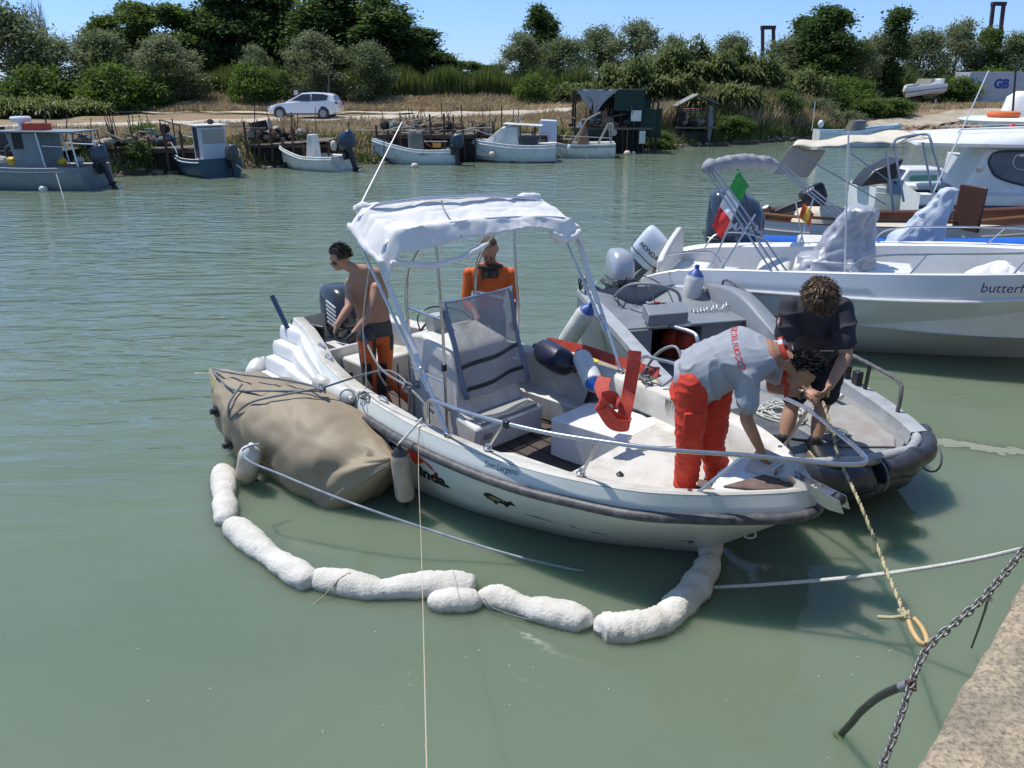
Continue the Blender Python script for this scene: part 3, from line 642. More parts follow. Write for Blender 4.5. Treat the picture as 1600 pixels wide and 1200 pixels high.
def outboard(parent, loc, rz, tilt, sc, m_cowl, m_leg, word=None, wm=None, prop=True):
    """outboard motor as a part: midsection mesh with cowling, skeg leg and propeller below it. local +x = forward (to the boat)"""
    M = Matrix.Translation(loc) @ Matrix.Rotation(rz, 4, 'Z') @ Matrix.Rotation(tilt, 4, 'Y') @ Matrix.Scale(sc, 4)
    def fin(b): b.v = [tuple(M @ Vector(v)) for v in b.v]; return b
    b = MB(); b.loft([rrect(-.02, 0, .10, .09, .02), rrect(-.04, 0, .085, .06, -.15), rrect(-.04, 0, .075, .045, -.55), rrect(-.05, 0, .13, .05, -.6), rrect(-.05, 0, .07, .03, -.66)])
    b.box((.13, 0, -.1), (.12, .2, .34)); b.box((.2, 0, .0), (.06, .24, .12)); b.box((-.1, 0, -.62), (.3, .16, .015))
    mid = fin(b).build('outboard_motor', m_leg, parent, bevel=.004)
    c = MB(); c.loft([rrect(-.03, 0, .20, .15, 0), rrect(-.03, 0, .235, .175, .06), rrect(-.035, 0, .245, .18, .2), rrect(-.05, 0, .24, .175, .33), rrect(-.085, 0, .205, .15, .43), rrect(-.12, 0, .15, .11, .475), rrect(-.13, 0, .07, .05, .487)])
    cw = fin(c).build('cowling', m_cowl, mid, smooth=60)
    s_ = MB(); s_.tube([tuple(v) for v in crv([rrect(-.035, 0, .249, .183, .1, k=20)[i] for i in range(20)], 1, True)], .006, 4, closed=True); fin(s_).build('cowling_seam', blackpl, mid)
    lg = MB(); lg.ell((-.06, 0, -.78), (.2, .055, .055)); lg.loft([rrect(-.04, 0, .07, .028, -.62), rrect(-.05, 0, .06, .02, -.8), rrect(-.02, 0, .05, .008, -.95)]); fin(lg).build('gearcase', m_leg, mid)
    if prop:
        p = MB()
        for k in range(3):
            a = 2*PI*k/3; u = Vector((0, math.cos(a), math.sin(a))); v = Vector((.35, -math.sin(a), math.cos(a))).normalized()
            o = Vector((-.27, 0, -.78)); p.add([o, o+u*.08+v*.05, o+u*.15+v*.03, o+u*.16-v*.02, o+u*.09-v*.05], [(0, 1, 2, 3, 4)])
        p.ell((-.27, 0, -.78), (.05, .03, .03)); fin(p).build('propeller', alu, mid, smooth=0)
    if word:
        for sd in (-1, 1):
            vs, fs = text_mesh(word, .09, .12, .002); wv = max(v.x for v in vs)
            decal('lettering', vs, fs, wm, mid, lambda u, v: M @ Vector((-.035+sd*(-1)*(wv/2-u)*1. if False else (-.035+(u-wv/2)*(1 if sd < 0 else -1)), sd*.6, .2+v)), (c.v, c.f), (M.to_3x3() @ Vector((0, -sd, 0))))
    return mid
def fender(a, b, r, label, caps=None, body=None, group=None, worn=False):
    a, b = Vector(a), Vector(b); L = (b-a).length; d = (b-a)/L
    t_ = thing('fender', label, 'fender', a, 0, group); caps = caps or blue_cap; body = body or fender_white
    e = min(r*1.0, L*.3); pr = [(r*.3, e*.15), (r*.62, e*.3), (r*.86, e*.6), (r, e*1.05), (r*1.01, L*.5), (r, L-e*1.05), (r*.86, L-e*.6), (r*.62, L-e*.3), (r*.3, L-e*.15)]
    MB().lathe(pr, (0, 0, 0), d, 20).build('body', body, t_, smooth=60)
    c = MB().lathe([(r*.12, -r*.55), (r*.24, -r*.5), (r*.24, -r*.1), (r*.5, r*.12), (r*.80, e*.5), (r*.885, e*.64)], (0, 0, 0), d, 18).build('end_cap', caps, t_)
    c = MB().lathe([(r*.12, L+r*.55), (r*.24, L+r*.5), (r*.24, L+r*.1), (r*.5, L-r*.12), (r*.80, L-e*.5), (r*.885, L-e*.64)], (0, 0, 0), d, 18).build('end_cap', caps, t_)
    return t_
fender_white = mat('fender_white', (.66, .67, .65), (.55, .55, .52), rough=.45, scale=6, dirt=(.33, .31, .27), dirt_scale=5, dirt_amt=.5)
fender_worn = mat('fender_worn', (.50, .42, .33), (.36, .29, .22), rough=.7, scale=7, dirt=(.18, .12, .08), dirt_scale=9, dirt_amt=.7, stretch=(1, 1, .5), bump=.002)
fender_navy = mat('fender_navy', (.012, .015, .04), (.02, .02, .05), rough=.4)
blue_cap = mat('fender_blue', (.02, .09, .38), (.03, .07, .25), rough=.45)
def rope(name, label, pts, r, m, cat='rope', n=6, group=None, k=5, raw=False):
    P_ = pts if raw else crv(pts, k); return tag(MB().tube(P_, r, n).build(name, m, smooth=60), label, cat, group)
# ================================================================== THE WHITE FISHING BOAT IN FRONT
MF = Fr(-1.75, 8.6, 3.82, -4.05)
MG = [(-.72, .42, .80), (-.3, .52, .78), (.25, .70, .735), (.7, .86, .72), (1.3, 1.0, .715), (2.0, 1.09, .72), (2.65, 1.13, .725), (3.3, 1.10, .735), (3.8, 1.03, .755), (4.2, .93, .775), (4.6, .79, .80), (4.95, .56, .825), (5.22, .31, .845), (5.38, .14, .86), (5.48, 0, .87)]
MR = [(-.74, .48, .62), (-.3, .60, .62), (.25, .80, .60), (.7, .95, .585), (1.3, 1.08, .575), (2.0, 1.14, .58), (2.65, 1.18, .585), (3.3, 1.15, .595), (3.8, 1.08, .61), (4.2, .97, .63), (4.62, .82, .65), (4.98, .58, .675), (5.27, .33, .695), (5.44, .15, .71), (5.50, 0, .72)]
MW = [(-.72, .50, -.02), (-.3, .58, 0), (.2, .74, 0), (.6, .88, 0), (1.15, .97, 0), (1.8, 1.0, 0), (2.4, .98, 0), (2.9, .90, 0), (3.3, .78, 0), (3.6, .67, 0), (3.9, .54, 0), (4.17, .37, 0), (4.38, .21, 0), (4.54, .09, 0), (4.66, 0, .0)]
MK = [(p[0]*.97, 0 if i < 0 else p[1]*.05, -.33+.25*(i/14)**4) for i, p in enumerate(MW)]
BH = Hull(MG, MR, MW, MK, 5)
boat = thing('fishing_boat', 'white open fishing boat with centre console and black rub rail, in front', 'boat', MF.o, MF.rz)
hull_b = BH.outer(); HS = (hull_b.v, hull_b.f)
hull_m = mat('main_hull_white', (.66, .69, .66), (.58, .62, .58), rough=.3, scale=1.2, stretch=(1, 1, 2.5), dirt=(.44, .46, .41), dirt_scale=2.2, dirt_amt=.3)
hull_b.build('hull', hull_m, boat, smooth=80)
BH.rub(.042, 10, .9, i0=24).build('rub_rail', mat('rub_rail_black', (.035, .036, .042), (.085, .085, .09), rough=.5, scale=9, dirt=(.25, .24, .22), dirt_scale=14, dirt_amt=.5, bump=.002), boat)
fl = lambda x: .13 if x < 2.6 else (.50 if x < 4.9 else .80)
BH.deck(.15, fl).build('gunwale', gel_deck, boat)
sl_ = [(g.x, max(.02, min(g.y-.16, float(np.interp(g.x, [w_.x for w_ in BH.W], [w_.y for w_ in BH.W]))-.0))) for g in BH.G if -.2 <= g.x <= 3.76]
MB().strip([[(x, -y, .13), (x, 0, .134), (x, y, .13)] for x, y in sl_]).build('cockpit_sole', mat('brown_teak_sole', (.085, .062, .052), (.055, .042, .038), rough=.7, scale=3, stretch=(1, 12, 1), bump=.002), boat)
b = MB()
for k in range(9):
    y = -.72+k*.18; b.box((1.7, y, .137), (3.4, .012, .006))
tag(b.build('sole_seam', blackpl, boat), kind='stuff')
# foredeck platform with its V shaped aft edge, seats, anchor locker
def plat(name, poly, z0, z1, m, parent=boat, bev=.012):
    return MB().loft([[Vector((x, y, z0)) for x, y in poly], [Vector((x, y, z1)) for x, y in poly]]).build(name, m, parent, bevel=bev)
def hull_at(z, inset=.03):                           # outline of the hull shell at height z
    out = []
    for r, w_ in zip(BH.R, BH.W):
        t = (r.z-z)/(r.z-w_.z); p = r.lerp(w_, max(0, t)); out.append((p.x-.02, max(0., p.y-inset)))
    return out
G_ = {round(g.x, 3): g.y for g in BH.G}
fd = [(x, -min(y, BH.gun(x).y*-1-.155)) for x, y in hull_at(.47) if 3.0 < x < 5.12 and y > .03]; fd2 = [(x, -y) for x, y in fd if x > 3.45]
plat('foredeck', [(2.75, -.93)]+fd+fd2[::-1]+[(3.45, .80), (3.66, .36), (3.72, -.46), (3.15, -.55)], .465, .50, gel_deck, bev=.006)
MB().strip([[(x, y, .13), (x, y, .47)] for x, y in ((3.45, .80), (3.66, .36), (3.72, -.46), (3.15, -.55), (2.75, -.93))]).build('foredeck_front', white, boat, smooth=0, solid=.02, soff=-1)
plat('locker', [(2.88, .18), (3.64, .30), (3.62, .80), (3.40, .86), (2.98, .84), (2.86, .72)], .12, .505, white)
plat('side_seat', [(.9, .62), (2.0, .74), (2.8, .80), (2.8, .97), (2.0, .94), (.9, .84)], .12, .36, gel_old)
MB().box((3.67, -.06, .32), (.012, .17, .13)).build('locker_hatch', mat('chrome_dull', (.4, .4, .38), rough=.35, metal=.8), boat, bevel=.005)
MB().lathe([(.022, .5), (.03, .502), (.03, .512), (.012, .52), (.012, .53)], (4.02, -.22, 0)).build('deck_filler', blackpl, boat)
stain = mat('rust_stain', (.36, .27, .15), (.48, .40, .26), rough=.9, scale=12)
# anchor well: open hatch lid, brown mat, at the very bow
BH_top = [(g.x, g.y) for g in BH.G]
plat('bow_deck', [(4.99, -.44), (5.15, -.31), (5.30, -.17), (5.39, -.08), (5.44, 0), (5.39, .08), (5.30, .17), (5.15, .31), (4.99, .44), (4.86, .2), (4.86, -.2)], .79, .845, white)
MB().strip([[(x, y, .50), (x, y, .80)] for x, y in ((4.93, .36), (4.87, .2), (4.87, -.2), (4.93, -.36))]).build('anchor_locker_wall', white, boat, smooth=0, solid=.02)
plat('locker_mat_pad', [(5.02, -.38), (5.16, -.29), (5.34, -.11), (5.33, .02), (5.12, -.04)], .846, .862, mat('brown_mat', (.10, .062, .052), (.16, .11, .09), rough=.85, scale=9, bump=.006, dirt=(.3, .25, .2), dirt_amt=.4), boat, .003)
MB().box((4.72, .05, .515), (.30, .36, .02), .5).build('locker_mat', mat('brown_mat', (.10, .062, .052), (.16, .11, .09), rough=.85, scale=9, bump=.006, dirt=(.3, .25, .2), dirt_amt=.4), boat, bevel=.004)
MB().prism([(4.98, -.06, .85), (5.32, -.02, .85), (5.30, .10, .95), (4.97, .12, .97)], (0, 0, 0), (-.004, .02, 0)).build('hatch_lid', gel_deck, boat, bevel=.006)
b = MB()
for sy in (-.045, .045):
    b.loft([[(5.30, sy-.004, .86), (5.30, sy-.004, .93), (5.66, sy-.004, .88), (5.70, sy-.004, .80), (5.60, sy-.004, .79)], [(5.30, sy+.004, .86), (5.30, sy+.004, .93), (5.66, sy+.004, .88), (5.70, sy+.004, .80), (5.60, sy+.004, .79)]])
b.box((5.40, 0, .865), (.36, .085, .008)); br = b.build('bow_roller', steel, boat)
MB().lathe([(.02, -.04), (.045, -.035), (.03, 0), (.045, .035), (.02, .04)], (5.62, 0, .84), (0, 1, 0)).build('roller', blackpl, br)
MB().tube([(5.19, 0, .82), (5.19, 0, .93), (5.19, .06, .93), (5.19, -.06, .93)], .014, 8).build('bow_cleat', steel, boat)
MB().tube(crv([(5.05, 0, .42), (5.10, 0, .34), (5.02, 0, .30), (4.98, 0, .38)], 5), .007, 6).build('bow_eye_rope', rope_white, boat)
# pulpit rail
st = [(2.65, -1.05, 2.72, -1.12), (3.36, -1.03, 3.58, -1.10), (4.17, -.87, 4.40, -.93), (4.86, -.56, 5.12, -.50)]
RT = [(2.66, -1.05, .76), (2.72, -1.09, .95), (2.80, -1.10, 1.02), (3.2, -1.13, 1.06), (3.62, -1.10, 1.09), (4.0, -1.02, 1.11), (4.35, -.90, 1.13), (4.75, -.70, 1.14), (5.15, -.42, 1.15), (5.45, -.22, 1.15), (5.66, -.08, 1.15), (5.74, .04, 1.15), (5.66, .17, 1.15), (5.35, .42, 1.14), (5.05, .66, 1.12), (4.75, .80, 1.10), (4.45, .88, 1.08), (3.9, .98, 1.04), (3.4, 1.05, 1.0), (3.22, 1.06, .97), (3.12, 1.04, .76)]
MB().tube(crv(RT, 5), .0165, 10).build('handrail', steel, boat, smooth=60)
for x0, y0, x1, y1 in [(3.36, -1.02, 3.62, -1.10), (4.17, -.86, 4.35, -.90), (4.88, -.56, 5.15, -.42), (4.95, .50, 5.05, .66), (3.95, .92, 3.9, .98), (4.80, .63, 5.45, -.22 if False else .34)][:5]:
    z1 = 1.09 if x0 < 4 else 1.13
    s_ = MB().tube([(x0, y0, .77), (x1, y1, z1)], .0125, 8).build('stanchion', steel, boat)
    MB().lathe([(.035, -.005), (.035, .008), (.02, .02), (.018, .04)], (x0, y0, .765 if x0 < 4 else .8), (0, 0, 1), 12).build('foot_plate', steel, s_)
MB().box((3.66, -1.10, 1.09), (.05, .04, .06)).build('rod_clip', blackpl, boat, bevel=.008)
# console with its front seat, screen and T-top
CY = .10
def cons():
    P_ = [(2.42, .13), (2.44, .40), (2.18, .44), (2.12, .52), (2.06, .86), (1.98, 1.02), (1.55, 1.10), (1.35, 1.06), (1.30, .6), (1.28, .13)]
    hw = [.44, .44, .43, .41, .38, .36, .36, .36, .38, .40]
    L_ = [Vector((x, CY-h, z)) for (x, z), h in zip(P_, hw)]; R_ = [Vector((x, CY+h, z)) for (x, z), h in zip(P_, hw)]
    c = MB().loft([L_, R_]).build('console', gel_old, boat, bevel=.03)
    MB().box((2.27, CY, .425), (.30, .74, .035)).build('seat_cushion', mat('grey_seat_pad', (.36, .36, .35), (.28, .28, .27), rough=.8, scale=3, dirt=(.2, .18, .15)), c, bevel=.012)
    MB().box((2.445, CY-.30, .30), (.006, .09, .05)).build('vent_plate', mat('vent_grey', (.28, .28, .27), rough=.5), c)
    MB().lathe([(.05, 0), (.055, .004), (.05, .008)], (1.9, CY-.395, .45), (0, -1, 0), 16).build('speaker_disc', mat('tan_disc', (.32, .26, .18), rough=.7), c)
    MB().box((1.5, CY-.12, 1.17), (.14, .2, .16)).build('instrument_box', mat('instrument_grey', (.38, .39, .39), rough=.6), c, bevel=.012)
    MB().tube(crv([(1.45, CY-.30, 1.10), (1.40, CY-.28, 1.24), (1.42, CY-.1, 1.30), (1.5, CY+.18, 1.22), (1.5, CY+.3, 1.12)], 6), .008, 6).build('cable', blackpl, c)
    w_ = MB().tube(crv([(1.20+.05*math.sin(a), CY+.05+.19*math.cos(a), .93+.19*math.sin(a)) for a in np.linspace(0, 2*PI, 13)[:-1]], 3, True), .013, 7, closed=True).build('steering_wheel', blackpl, c)
    b = MB()
    for k in range(3):
        a = k*2*PI/3+.5; b.tube([(1.22, CY+.05, .93), (1.20+.05*math.sin(a), CY+.05+.19*math.cos(a), .93+.19*math.sin(a))], .012, 5)
    b.build('spoke', steel, w_)
    return c
console = cons()
vinyl = bpy.data.materials.new('clear_vinyl'); vinyl.use_nodes = True; _t = vinyl.node_tree; _b = _t.nodes['Principled BSDF']
_b.inputs['Base Color'].default_value = (.34, .345, .35, 1); _b.inputs['Roughness'].default_value = .25; _b.inputs['Alpha'].default_value = .62
_tc = _t.nodes.new('ShaderNodeTexCoord'); _n = _t.nodes.new('ShaderNodeTexNoise'); _n.inputs['Scale'].default_value = 5; _n.inputs['Detail'].default_value = 9; _n.inputs['Roughness'].default_value = .75
_r = _t.nodes.new('ShaderNodeMapRange'); _r.inputs[1].default_value = .3; _r.inputs[2].default_value = .7; _r.inputs[3].default_value = .62; _r.inputs[4].default_value = .88
_t.links.new(_tc.outputs['Object'], _n.inputs[0]); _t.links.new(_n.outputs[0], _r.inputs[0]); _t.links.new(_r.outputs[0], _b.inputs['Alpha'])
def sfn(u, v):                                       # screen sheet: u across, v down; the lower corners are pulled in
    y = lerp(CY-.43+.06*v, CY+.47-.02*v, u); z = lerp(1.50, .60, v)+.03*math.sin(u*PI)*v; x = lerp(1.93, 2.20, v)+.05*math.sin(u*PI)+.02*math.sin(u*9+v*5)+.015*mnoise.noise(Vector((u*3, v*3, 2)))
    return Vector((x, y, z))
MB().grid(20, 14, sfn).build('windscreen', vinyl, boat, smooth=60)
for v0, v1 in ((.62, .66), (.86, .90)):
    MB().grid(20, 2, lambda u, v: sfn(u, lerp(v0, v1, v)+.08*(1-u)*(1 if v0 < .8 else .9)-.04)+Vector((.008, 0, 0))).build('black_strap', blackpl, boat, solid=.004)
for u0 in (0., 1.):
    MB().grid(2, 10, lambda u, v: sfn(abs(u0-.06*u), v)+Vector((.012, 0, 0))).build('screen_edge', mat('blue_grey_binding', (.16, .21, .30), rough=.6), boat, solid=.004)
MB().tube([sfn(i/10, 0)+Vector((.0, 0, .0)) for i in range(11)], .012, 6).build('screen_top_tube', steel, boat)
for y in (CY-.45, CY+.50):
    MB().tube([(2.02, y, .13), (2.0, y, 1.2), (1.93, y, 2.28)], .0145, 9).build('console_post', steel, boat)
    MB().tube(crv([(1.42, y*.92, .13), (1.42, y*.92, 1.1), (1.42, y*.92, 1.5), (1.52, y*.92, 1.78), (1.86, y*.95, 2.16)], 6), .0175, 9).build('arch_tube', steel, boat)
    MB().tube([(1.42, y*.92, 1.36), (2.0, y, 1.36)], .0125, 8).build('cross_brace', steel, boat)
    MB().tube([(1.42, y*.92, .75), (2.0, y, .75)], .011, 8).build('cross_brace', steel, boat)
MB().box((2.0, CY-.45, .9), (.04, .04, .07)).build('rail_joint', blackpl, boat, bevel=.006)
# bimini: three bows, splayed legs and the slack white canvas
bim = MB()
def bow(x, z, hw, rise=.07, y0=.03):
    return [Vector((x, y0-hw, z-.22)), Vector((x, y0-hw+.02, z-.08)), Vector((x, y0-hw+.14, z))]+[Vector((x, y0+hw*u, z+rise*(1-u*u))) for u in np.linspace(-.8, .8, 9)]+[Vector((x, y0+hw-.14, z)), Vector((x, y0+hw-.02, z-.08)), Vector((x, y0+hw, z-.22))]
fb = [p-Vector((0, 0, .055*p.y)) for p in bow(2.24, 2.19, 1.15)]; rb = [p-Vector((0, 0, .07*p.y)) for p in bow(1.88, 2.35, 1.13)]
for q, nm in ((fb, 'front_bow'), (rb, 'rear_bow')): MB().tube(crv(q, 3), .014, 8).build('canopy_bow', alu, boat)
for sd, yy in ((-1, -1.12), (1, 1.18)):
    MB().tube([(2.95, sd*1.08, .76), (2.24, yy, 1.95)], .017, 9).build('canopy_leg', alu, boat)
    MB().tube([(2.72, sd*1.095, 1.10), (1.88, yy, 2.20)], .013, 8).build('canopy_leg', alu, boat)
    MB().tube([(2.60, sd*1.10, 1.36), (2.18, yy, 2.05)], .023, 9).build('leg_sleeve', canvas, boat)
    MB().box((2.95, sd*1.08, .76), (.05, .05, .05)).build('leg_hinge', steel, boat, bevel=.006)
    MB().ell((2.66, sd*1.10, 1.24), .032).build('leg_joint', steel, boat)
def canv(u, v):                                       # u across the boat, v rear to front
    yy = .03+lerp(-1.19, 1.19, u); e = abs(2*u-1); x = lerp(1.80, 2.33, v)
    z = lerp(2.44, 2.27, v)-.07*e*e-.26*max(0, e-.88)/.12*(.55+.45*v)
    z -= .06*math.sin(PI*v)*(1-e**4)                       # belly between the bows
    z += .006*math.sin(u*23+v*4)*v*(1-v)*4+.02*mnoise.noise(Vector((u*5, v*4, 1)))-.009*max(0, 1-4*abs(mnoise.noise(Vector((u*6+v*2.5, v*3.5-u, 5)))))-.008*max(0, 1-4*abs(mnoise.noise(Vector((u*16, v*4+3, 2)))))*(.3+v)
    if v > .86: z -= (v-.86)/.14*(.10+.07*math.exp(-((u-.22)/.16)**2)+.012*math.sin(u*17)+.10*math.exp(-((u-.9)/.05)**2)); x += .010*math.sin(u*31)
    if v < .1: z -= (1-v/.1)*.05
    return Vector((x, yy, z-.065*yy))
MB().grid(130, 50, canv).build('canopy', canvas, boat, smooth=80, solid=.006)
def roll(name, p0, p1, r0, m, parent, seed=0, n=30, sag_=.03, lump=.6):
    a, b_ = Vector(p0), Vector(p1); pts = [a.lerp(b_, i/n)-Vector((0, 0, sag_*math.sin(PI*i/n))) for i in range(n+1)]
    rad = [r0*(.9+lump*.2*math.sin(i*.9+seed)+lump*.12*math.sin(i*2.3+seed*2))*(.6 if i in (0, n) else 1) for i in range(n+1)]
    b = MB(); b.tube(pts, rad, 12)
    b.v = [tuple(Vector(v)+Vector((mnoise.noise(Vector(v)*9+Vector((seed, 0, 0))), mnoise.noise(Vector(v)*9+Vector((0, seed, 7))), mnoise.noise(Vector(v)*9)))*r0*.35+Vector((0, 0, r0*.22*mnoise.noise(Vector((v[0]*14, v[1]*34, v[2]*14)))))) for v in b.v]
    return b.build(name, m, parent, smooth=80)
roll('rolled_flap', (1.79, -1.06, 2.41), (1.79, 1.08, 2.30), .055, canvas, boat, 1)
roll('rolled_flap', (2.33, -1.10, 2.06), (2.36, -.10, 2.08), .030, canvas, boat, 3, 16, .10)
roll('rolled_flap', (2.30, 1.14, 2.03), (2.32, .72, 2.06), .042, canvas, boat, 5, 14, .08)
roll('side_flap', (1.82, -1.15, 2.30), (2.30, -1.16, 2.05), .028, canvas, boat, 6, 16, .02)
roll('side_flap', (1.90, 1.17, 2.20), (2.26, 1.18, 2.04), .028, canvas, boat, 8, 16, .02)
MB().tube(crv([canv(.42, .0)+Vector((0, 0, .02)), canv(.36, .4)+Vector((0, 0, .02)), canv(.33, .98)+Vector((.02, 0, 0))], 6), .005, 5).build('tie_cord', rope_grey, boat)
# antenna
MB().tube([(1.80, -1.02, 2.42), (1.45, -.30, 3.05)], [.009, .005], 6).build('antenna', mat('antenna_white', (.7, .7, .7), rough=.4), boat)
# stern: stepped wings, dark splash well, outboard, bench seats
for k in range(4):
    z1 = .72-.145*k; y1 = .56+.135*k; rows = []
    for i in range(25):
        u = i/24; x = -.76+.05*k+u*(1.95-.1*k); sh = max(0, (u-.25)/.75); zz = z1+(.60-.03*k-z1)*sh; yy = y1+(1.04+.012*k-y1)*sh**.75
        th = .07*(1-sh)**.6+.004
        rows.append([(x, -(yy-.10), zz+.03*(1-sh)), (x, -yy, zz+.025*(1-sh)), (x, -(yy+th*.25), zz-.01), (x, -(yy+th*.35), zz-.13*(1-.3*sh)), (x, -(yy-.10), zz-.15)])
    b = MB(); b.loft(rows); b.build('stern_step', white, boat, bevel=.006)
    c = MB(); c.v = [(x, -y, z) for x, y, z in b.v]; c.f = list(b.f); c.m = list(b.m); c.build('stern_step', white, boat, bevel=.006)
sw = plat('splash_well', [(-.72, -.40), (-.08, -.50), (-.08, .50), (-.72, .40)], .16, .48, gel_old)
MB().box((-.50, -.36, .62), (.52, .03, .34), .25).build('transom_board', blackpl, boat, bevel=.01)
MB().box((-.36, -.30, .49), (.5, .32, .02)).build('well_cover', mat('well_dark', (.05, .055, .065), rough=.4), boat, bevel=.006)
MB().box((-.10, 0, .36), (.05, 1.1, .40)).build('stern_bench', gel_old, boat, bevel=.02)
MB().box((.18, .25, .30), (.42, .95, .34)).build('bench_seat', gel_deck, boat, bevel=.03)
MB().box((.16, -.5, .26), (.30, .40, .26)).build('battery_locker', darkgap, boat, bevel=.01)
outboard(boat, (-.60, .22, .52), 0, -.06, 1.2, mat('outboard_dark', (.03, .034, .04), rough=.22, coat=.4), blackpl)
b = MB()
for k in range(6): b.box((-.50, -.04, .70+.05*k), (.2, .012, .02), tilt=('Y', .25))
tag(b.build('white_stripes', mat('cowl_stripe', (.7, .7, .7), rough=.4), boat), kind='stuff')
for x, y in ((-.62, -.55), (-.62, .55)):
    MB().tube([(x, y, .74), (x-.18, y-.06*(1 if y < 0 else -1), 1.10)], .028, 10).build('rod_holder', mat('rod_holder_blue', (.05, .08, .16), rough=.35), boat)
for x in (.62, 1.95, .25):
    MB().tube([(x-.07, -BH.gun(x).y*-1+.08, .745), (x-.03, BH.gun(x).y+.08, .77), (x+.03, BH.gun(x).y+.08, .77), (x+.07, BH.gun(x).y+.08, .745)], .012, 7).build('mooring_cleat', steel, boat)
MB().box((1.05, .35, .34), (.35, .5, .42)).build('helm_seat', gel_old, boat, bevel=.04)
MB().tube([(1.35, CY-.52, .13), (1.35, CY-.52, .78)], .008, 6).build('rod', blackpl, boat)
# name on the hull: D...inda. with a red brush stroke, fish sticker, maker's line
ink = mat('black_ink', (.01, .01, .012), rough=.5); redink = mat('red_ink', (.62, .05, .02), rough=.5); greyink = mat('grey_ink', (.12, .13, .14), rough=.5)
dY = Vector((0, 1, 0))
txt('lettering', 'D', .27, ink, boat, (2.16, -2.0, .30), (1, 0, -.02), (-.05, 0, 1), HS, dY, shear=.35, bold=.004)
txt('lettering', 'inda.', .19, ink, boat, (2.58, -2.0, .27), (1, 0, .0), (0, 0, 1), HS, dY, shear=.45, bold=.007)
decal('brush_stroke', [Vector(p) for p in [(0, .17, 0), (.06, .24, 0), (.22, .17, 0), (.34, .13, 0), (.38, .05, 0), (.32, -.03, 0), (.18, .01, 0), (.07, .08, 0)]], [(0, 1, 2, 7), (7, 2, 5, 6), (2, 3, 4, 5)], redink, boat, lambda u, v: Vector((2.50+u*.9, -2, .335+v*.9)), HS, dY)
fish = [(0, .02), (.03, .06), (.09, .075), (.16, .05), (.22, .03), (.27, .06), (.28, 0), (.23, .0), (.2, -.03), (.17, -.06), (.15, -.02), (.10, -.03), (.07, -.07), (.06, -.02), (.02, -.01)]
decal('fish_sticker', [Vector((*p, 0)) for p in fish], [tuple(range(15))], ink, boat, lambda u, v: Vector((3.34+u, -2, .345+v)), HS, dY)
decal('fish_belly', [Vector((*p, 0)) for p in [(.05, .03), (.10, .05), (.16, .03), (.14, .0), (.08, .0)]], [(0, 1, 2, 3, 4)], mat('fish_green', (.22, .24, .10), rough=.5), boat, lambda u, v: Vector((3.34+u, -2, .345+v)), HS, dY, off=.006)
txt('lettering', 'Saet Largeno', .062, greyink, boat, (3.42, -2., .672), (1, 0, .07), (0, 0, 1), HS, dY)
for x0, z0, L_ in ((3.62, .26, .30), (3.97, .245, .10), (4.1, .22, .14)):
    decal('scratch', [Vector((0, 0, 0)), Vector((L_*.4, .012, 0)), Vector((L_, -.028, 0)), Vector((L_*.5, -.012, 0))], [(0, 1, 2, 3)], greyink, boat, lambda u, v: Vector((x0+u, -2, z0+v)), HS, dY)
decal('bow_mark', [Vector(p) for p in [(0, 0, 0), (.09, .02, 0), (.10, -.01, 0), (.05, -.05, 0), (.045, -.04, 0), (.07, -.005, 0)]], [(0, 1, 2, 5), (5, 2, 3, 4)], greyink, boat, lambda u, v: Vector((4.62+u, -2, .20+v)), HS, dY)
# grime streaks on the inside wall of the port bow
def streaks():
    g = random.Random(9); b = MB()
    for i in range(26):
        x = g.uniform(3.62, 3.86); L_ = g.uniform(.04, .22); G = BH.gun(x, 1); y = G.y-.168; z = G.z-.03
        b.add([(x, y, z), (x+.006, y, z), (x+.004, y-.012*L_*4, z-L_)], [(0, 1, 2)])
    tag(b.build('grime_streak', mat('grime', (.05, .045, .04), rough=.9), boat, smooth=0), kind='stuff')
streaks()
print('main boat ok')
# ================================================================== GREY WORK BOAT (alongside, blunt bow)
GF = Fr(1.8, 10.25, .24, -.97)
wb = thing('work_boat', 'grey flat decked work boat with blunt fender wrapped bow, alongside the white fishing boat', 'boat', GF.o, GF.rz)
def gsheer(x): return interp(x, [-.15, .5, 1.3, 2.4, 3.3, 4.7], [.80, .78, .72, .60, .52, .50])
def ghw(x): return interp(x, [-.15, .5, 2.4, 3.6, 4.2, 4.45, 4.62], [.92, .97, .99, .97, .88, .70, .0])
gx = [-.15, .2, .5, .9, 1.3, 1.8, 2.4, 3.0, 3.6, 4.0, 4.25, 4.42, 4.52]
def gring(x, cut=False):
    h = ghw(x); z = gsheer(x); kz = interp(x, [-.2, 3.2, 4.6], [-.2, -.15, .22]); return [(x, -h, z), (x, -h-.01, z-.16), (x-.02, -h*.97, z-.3), (x-.06, -h*.86, kz), (x-.06, h*.86, kz), (x-.02, h*.97, z-.3), (x, h+.01, z-.16), (x, h, z)]
b = MB().strip([gring(x) for x in gx]); n_ = len(b.v); b.f.append(tuple(range(n_-8, n_))); b.m.append(0); b.f.append(tuple(range(8))); b.m.append(0); b.build('hull', grey_grp, wb, smooth=30)
for sd in (-1, 1):                                    # broad aluminium gunwale
    b = MB(); rows = []
    for x in gx[:-2]:
        h = ghw(x); z = gsheer(x); iw = .15; rows.append([(x, sd*(h+.015), z-.06), (x, sd*(h+.015), z+.012), (x, sd*(h-iw), z+.012), (x, sd*(h-iw), z-.05), (x, sd*(h-iw-.02), max(.16, z-.5) if x < 3.1 else .40)])
    b.strip(rows).build('gunwale', grey_light, wb, smooth=30)
plat('cockpit_sole', [(.9, -.8), (3.2, -.82), (3.2, .82), (.9, .8)], .08, .16, grey_deck, wb)
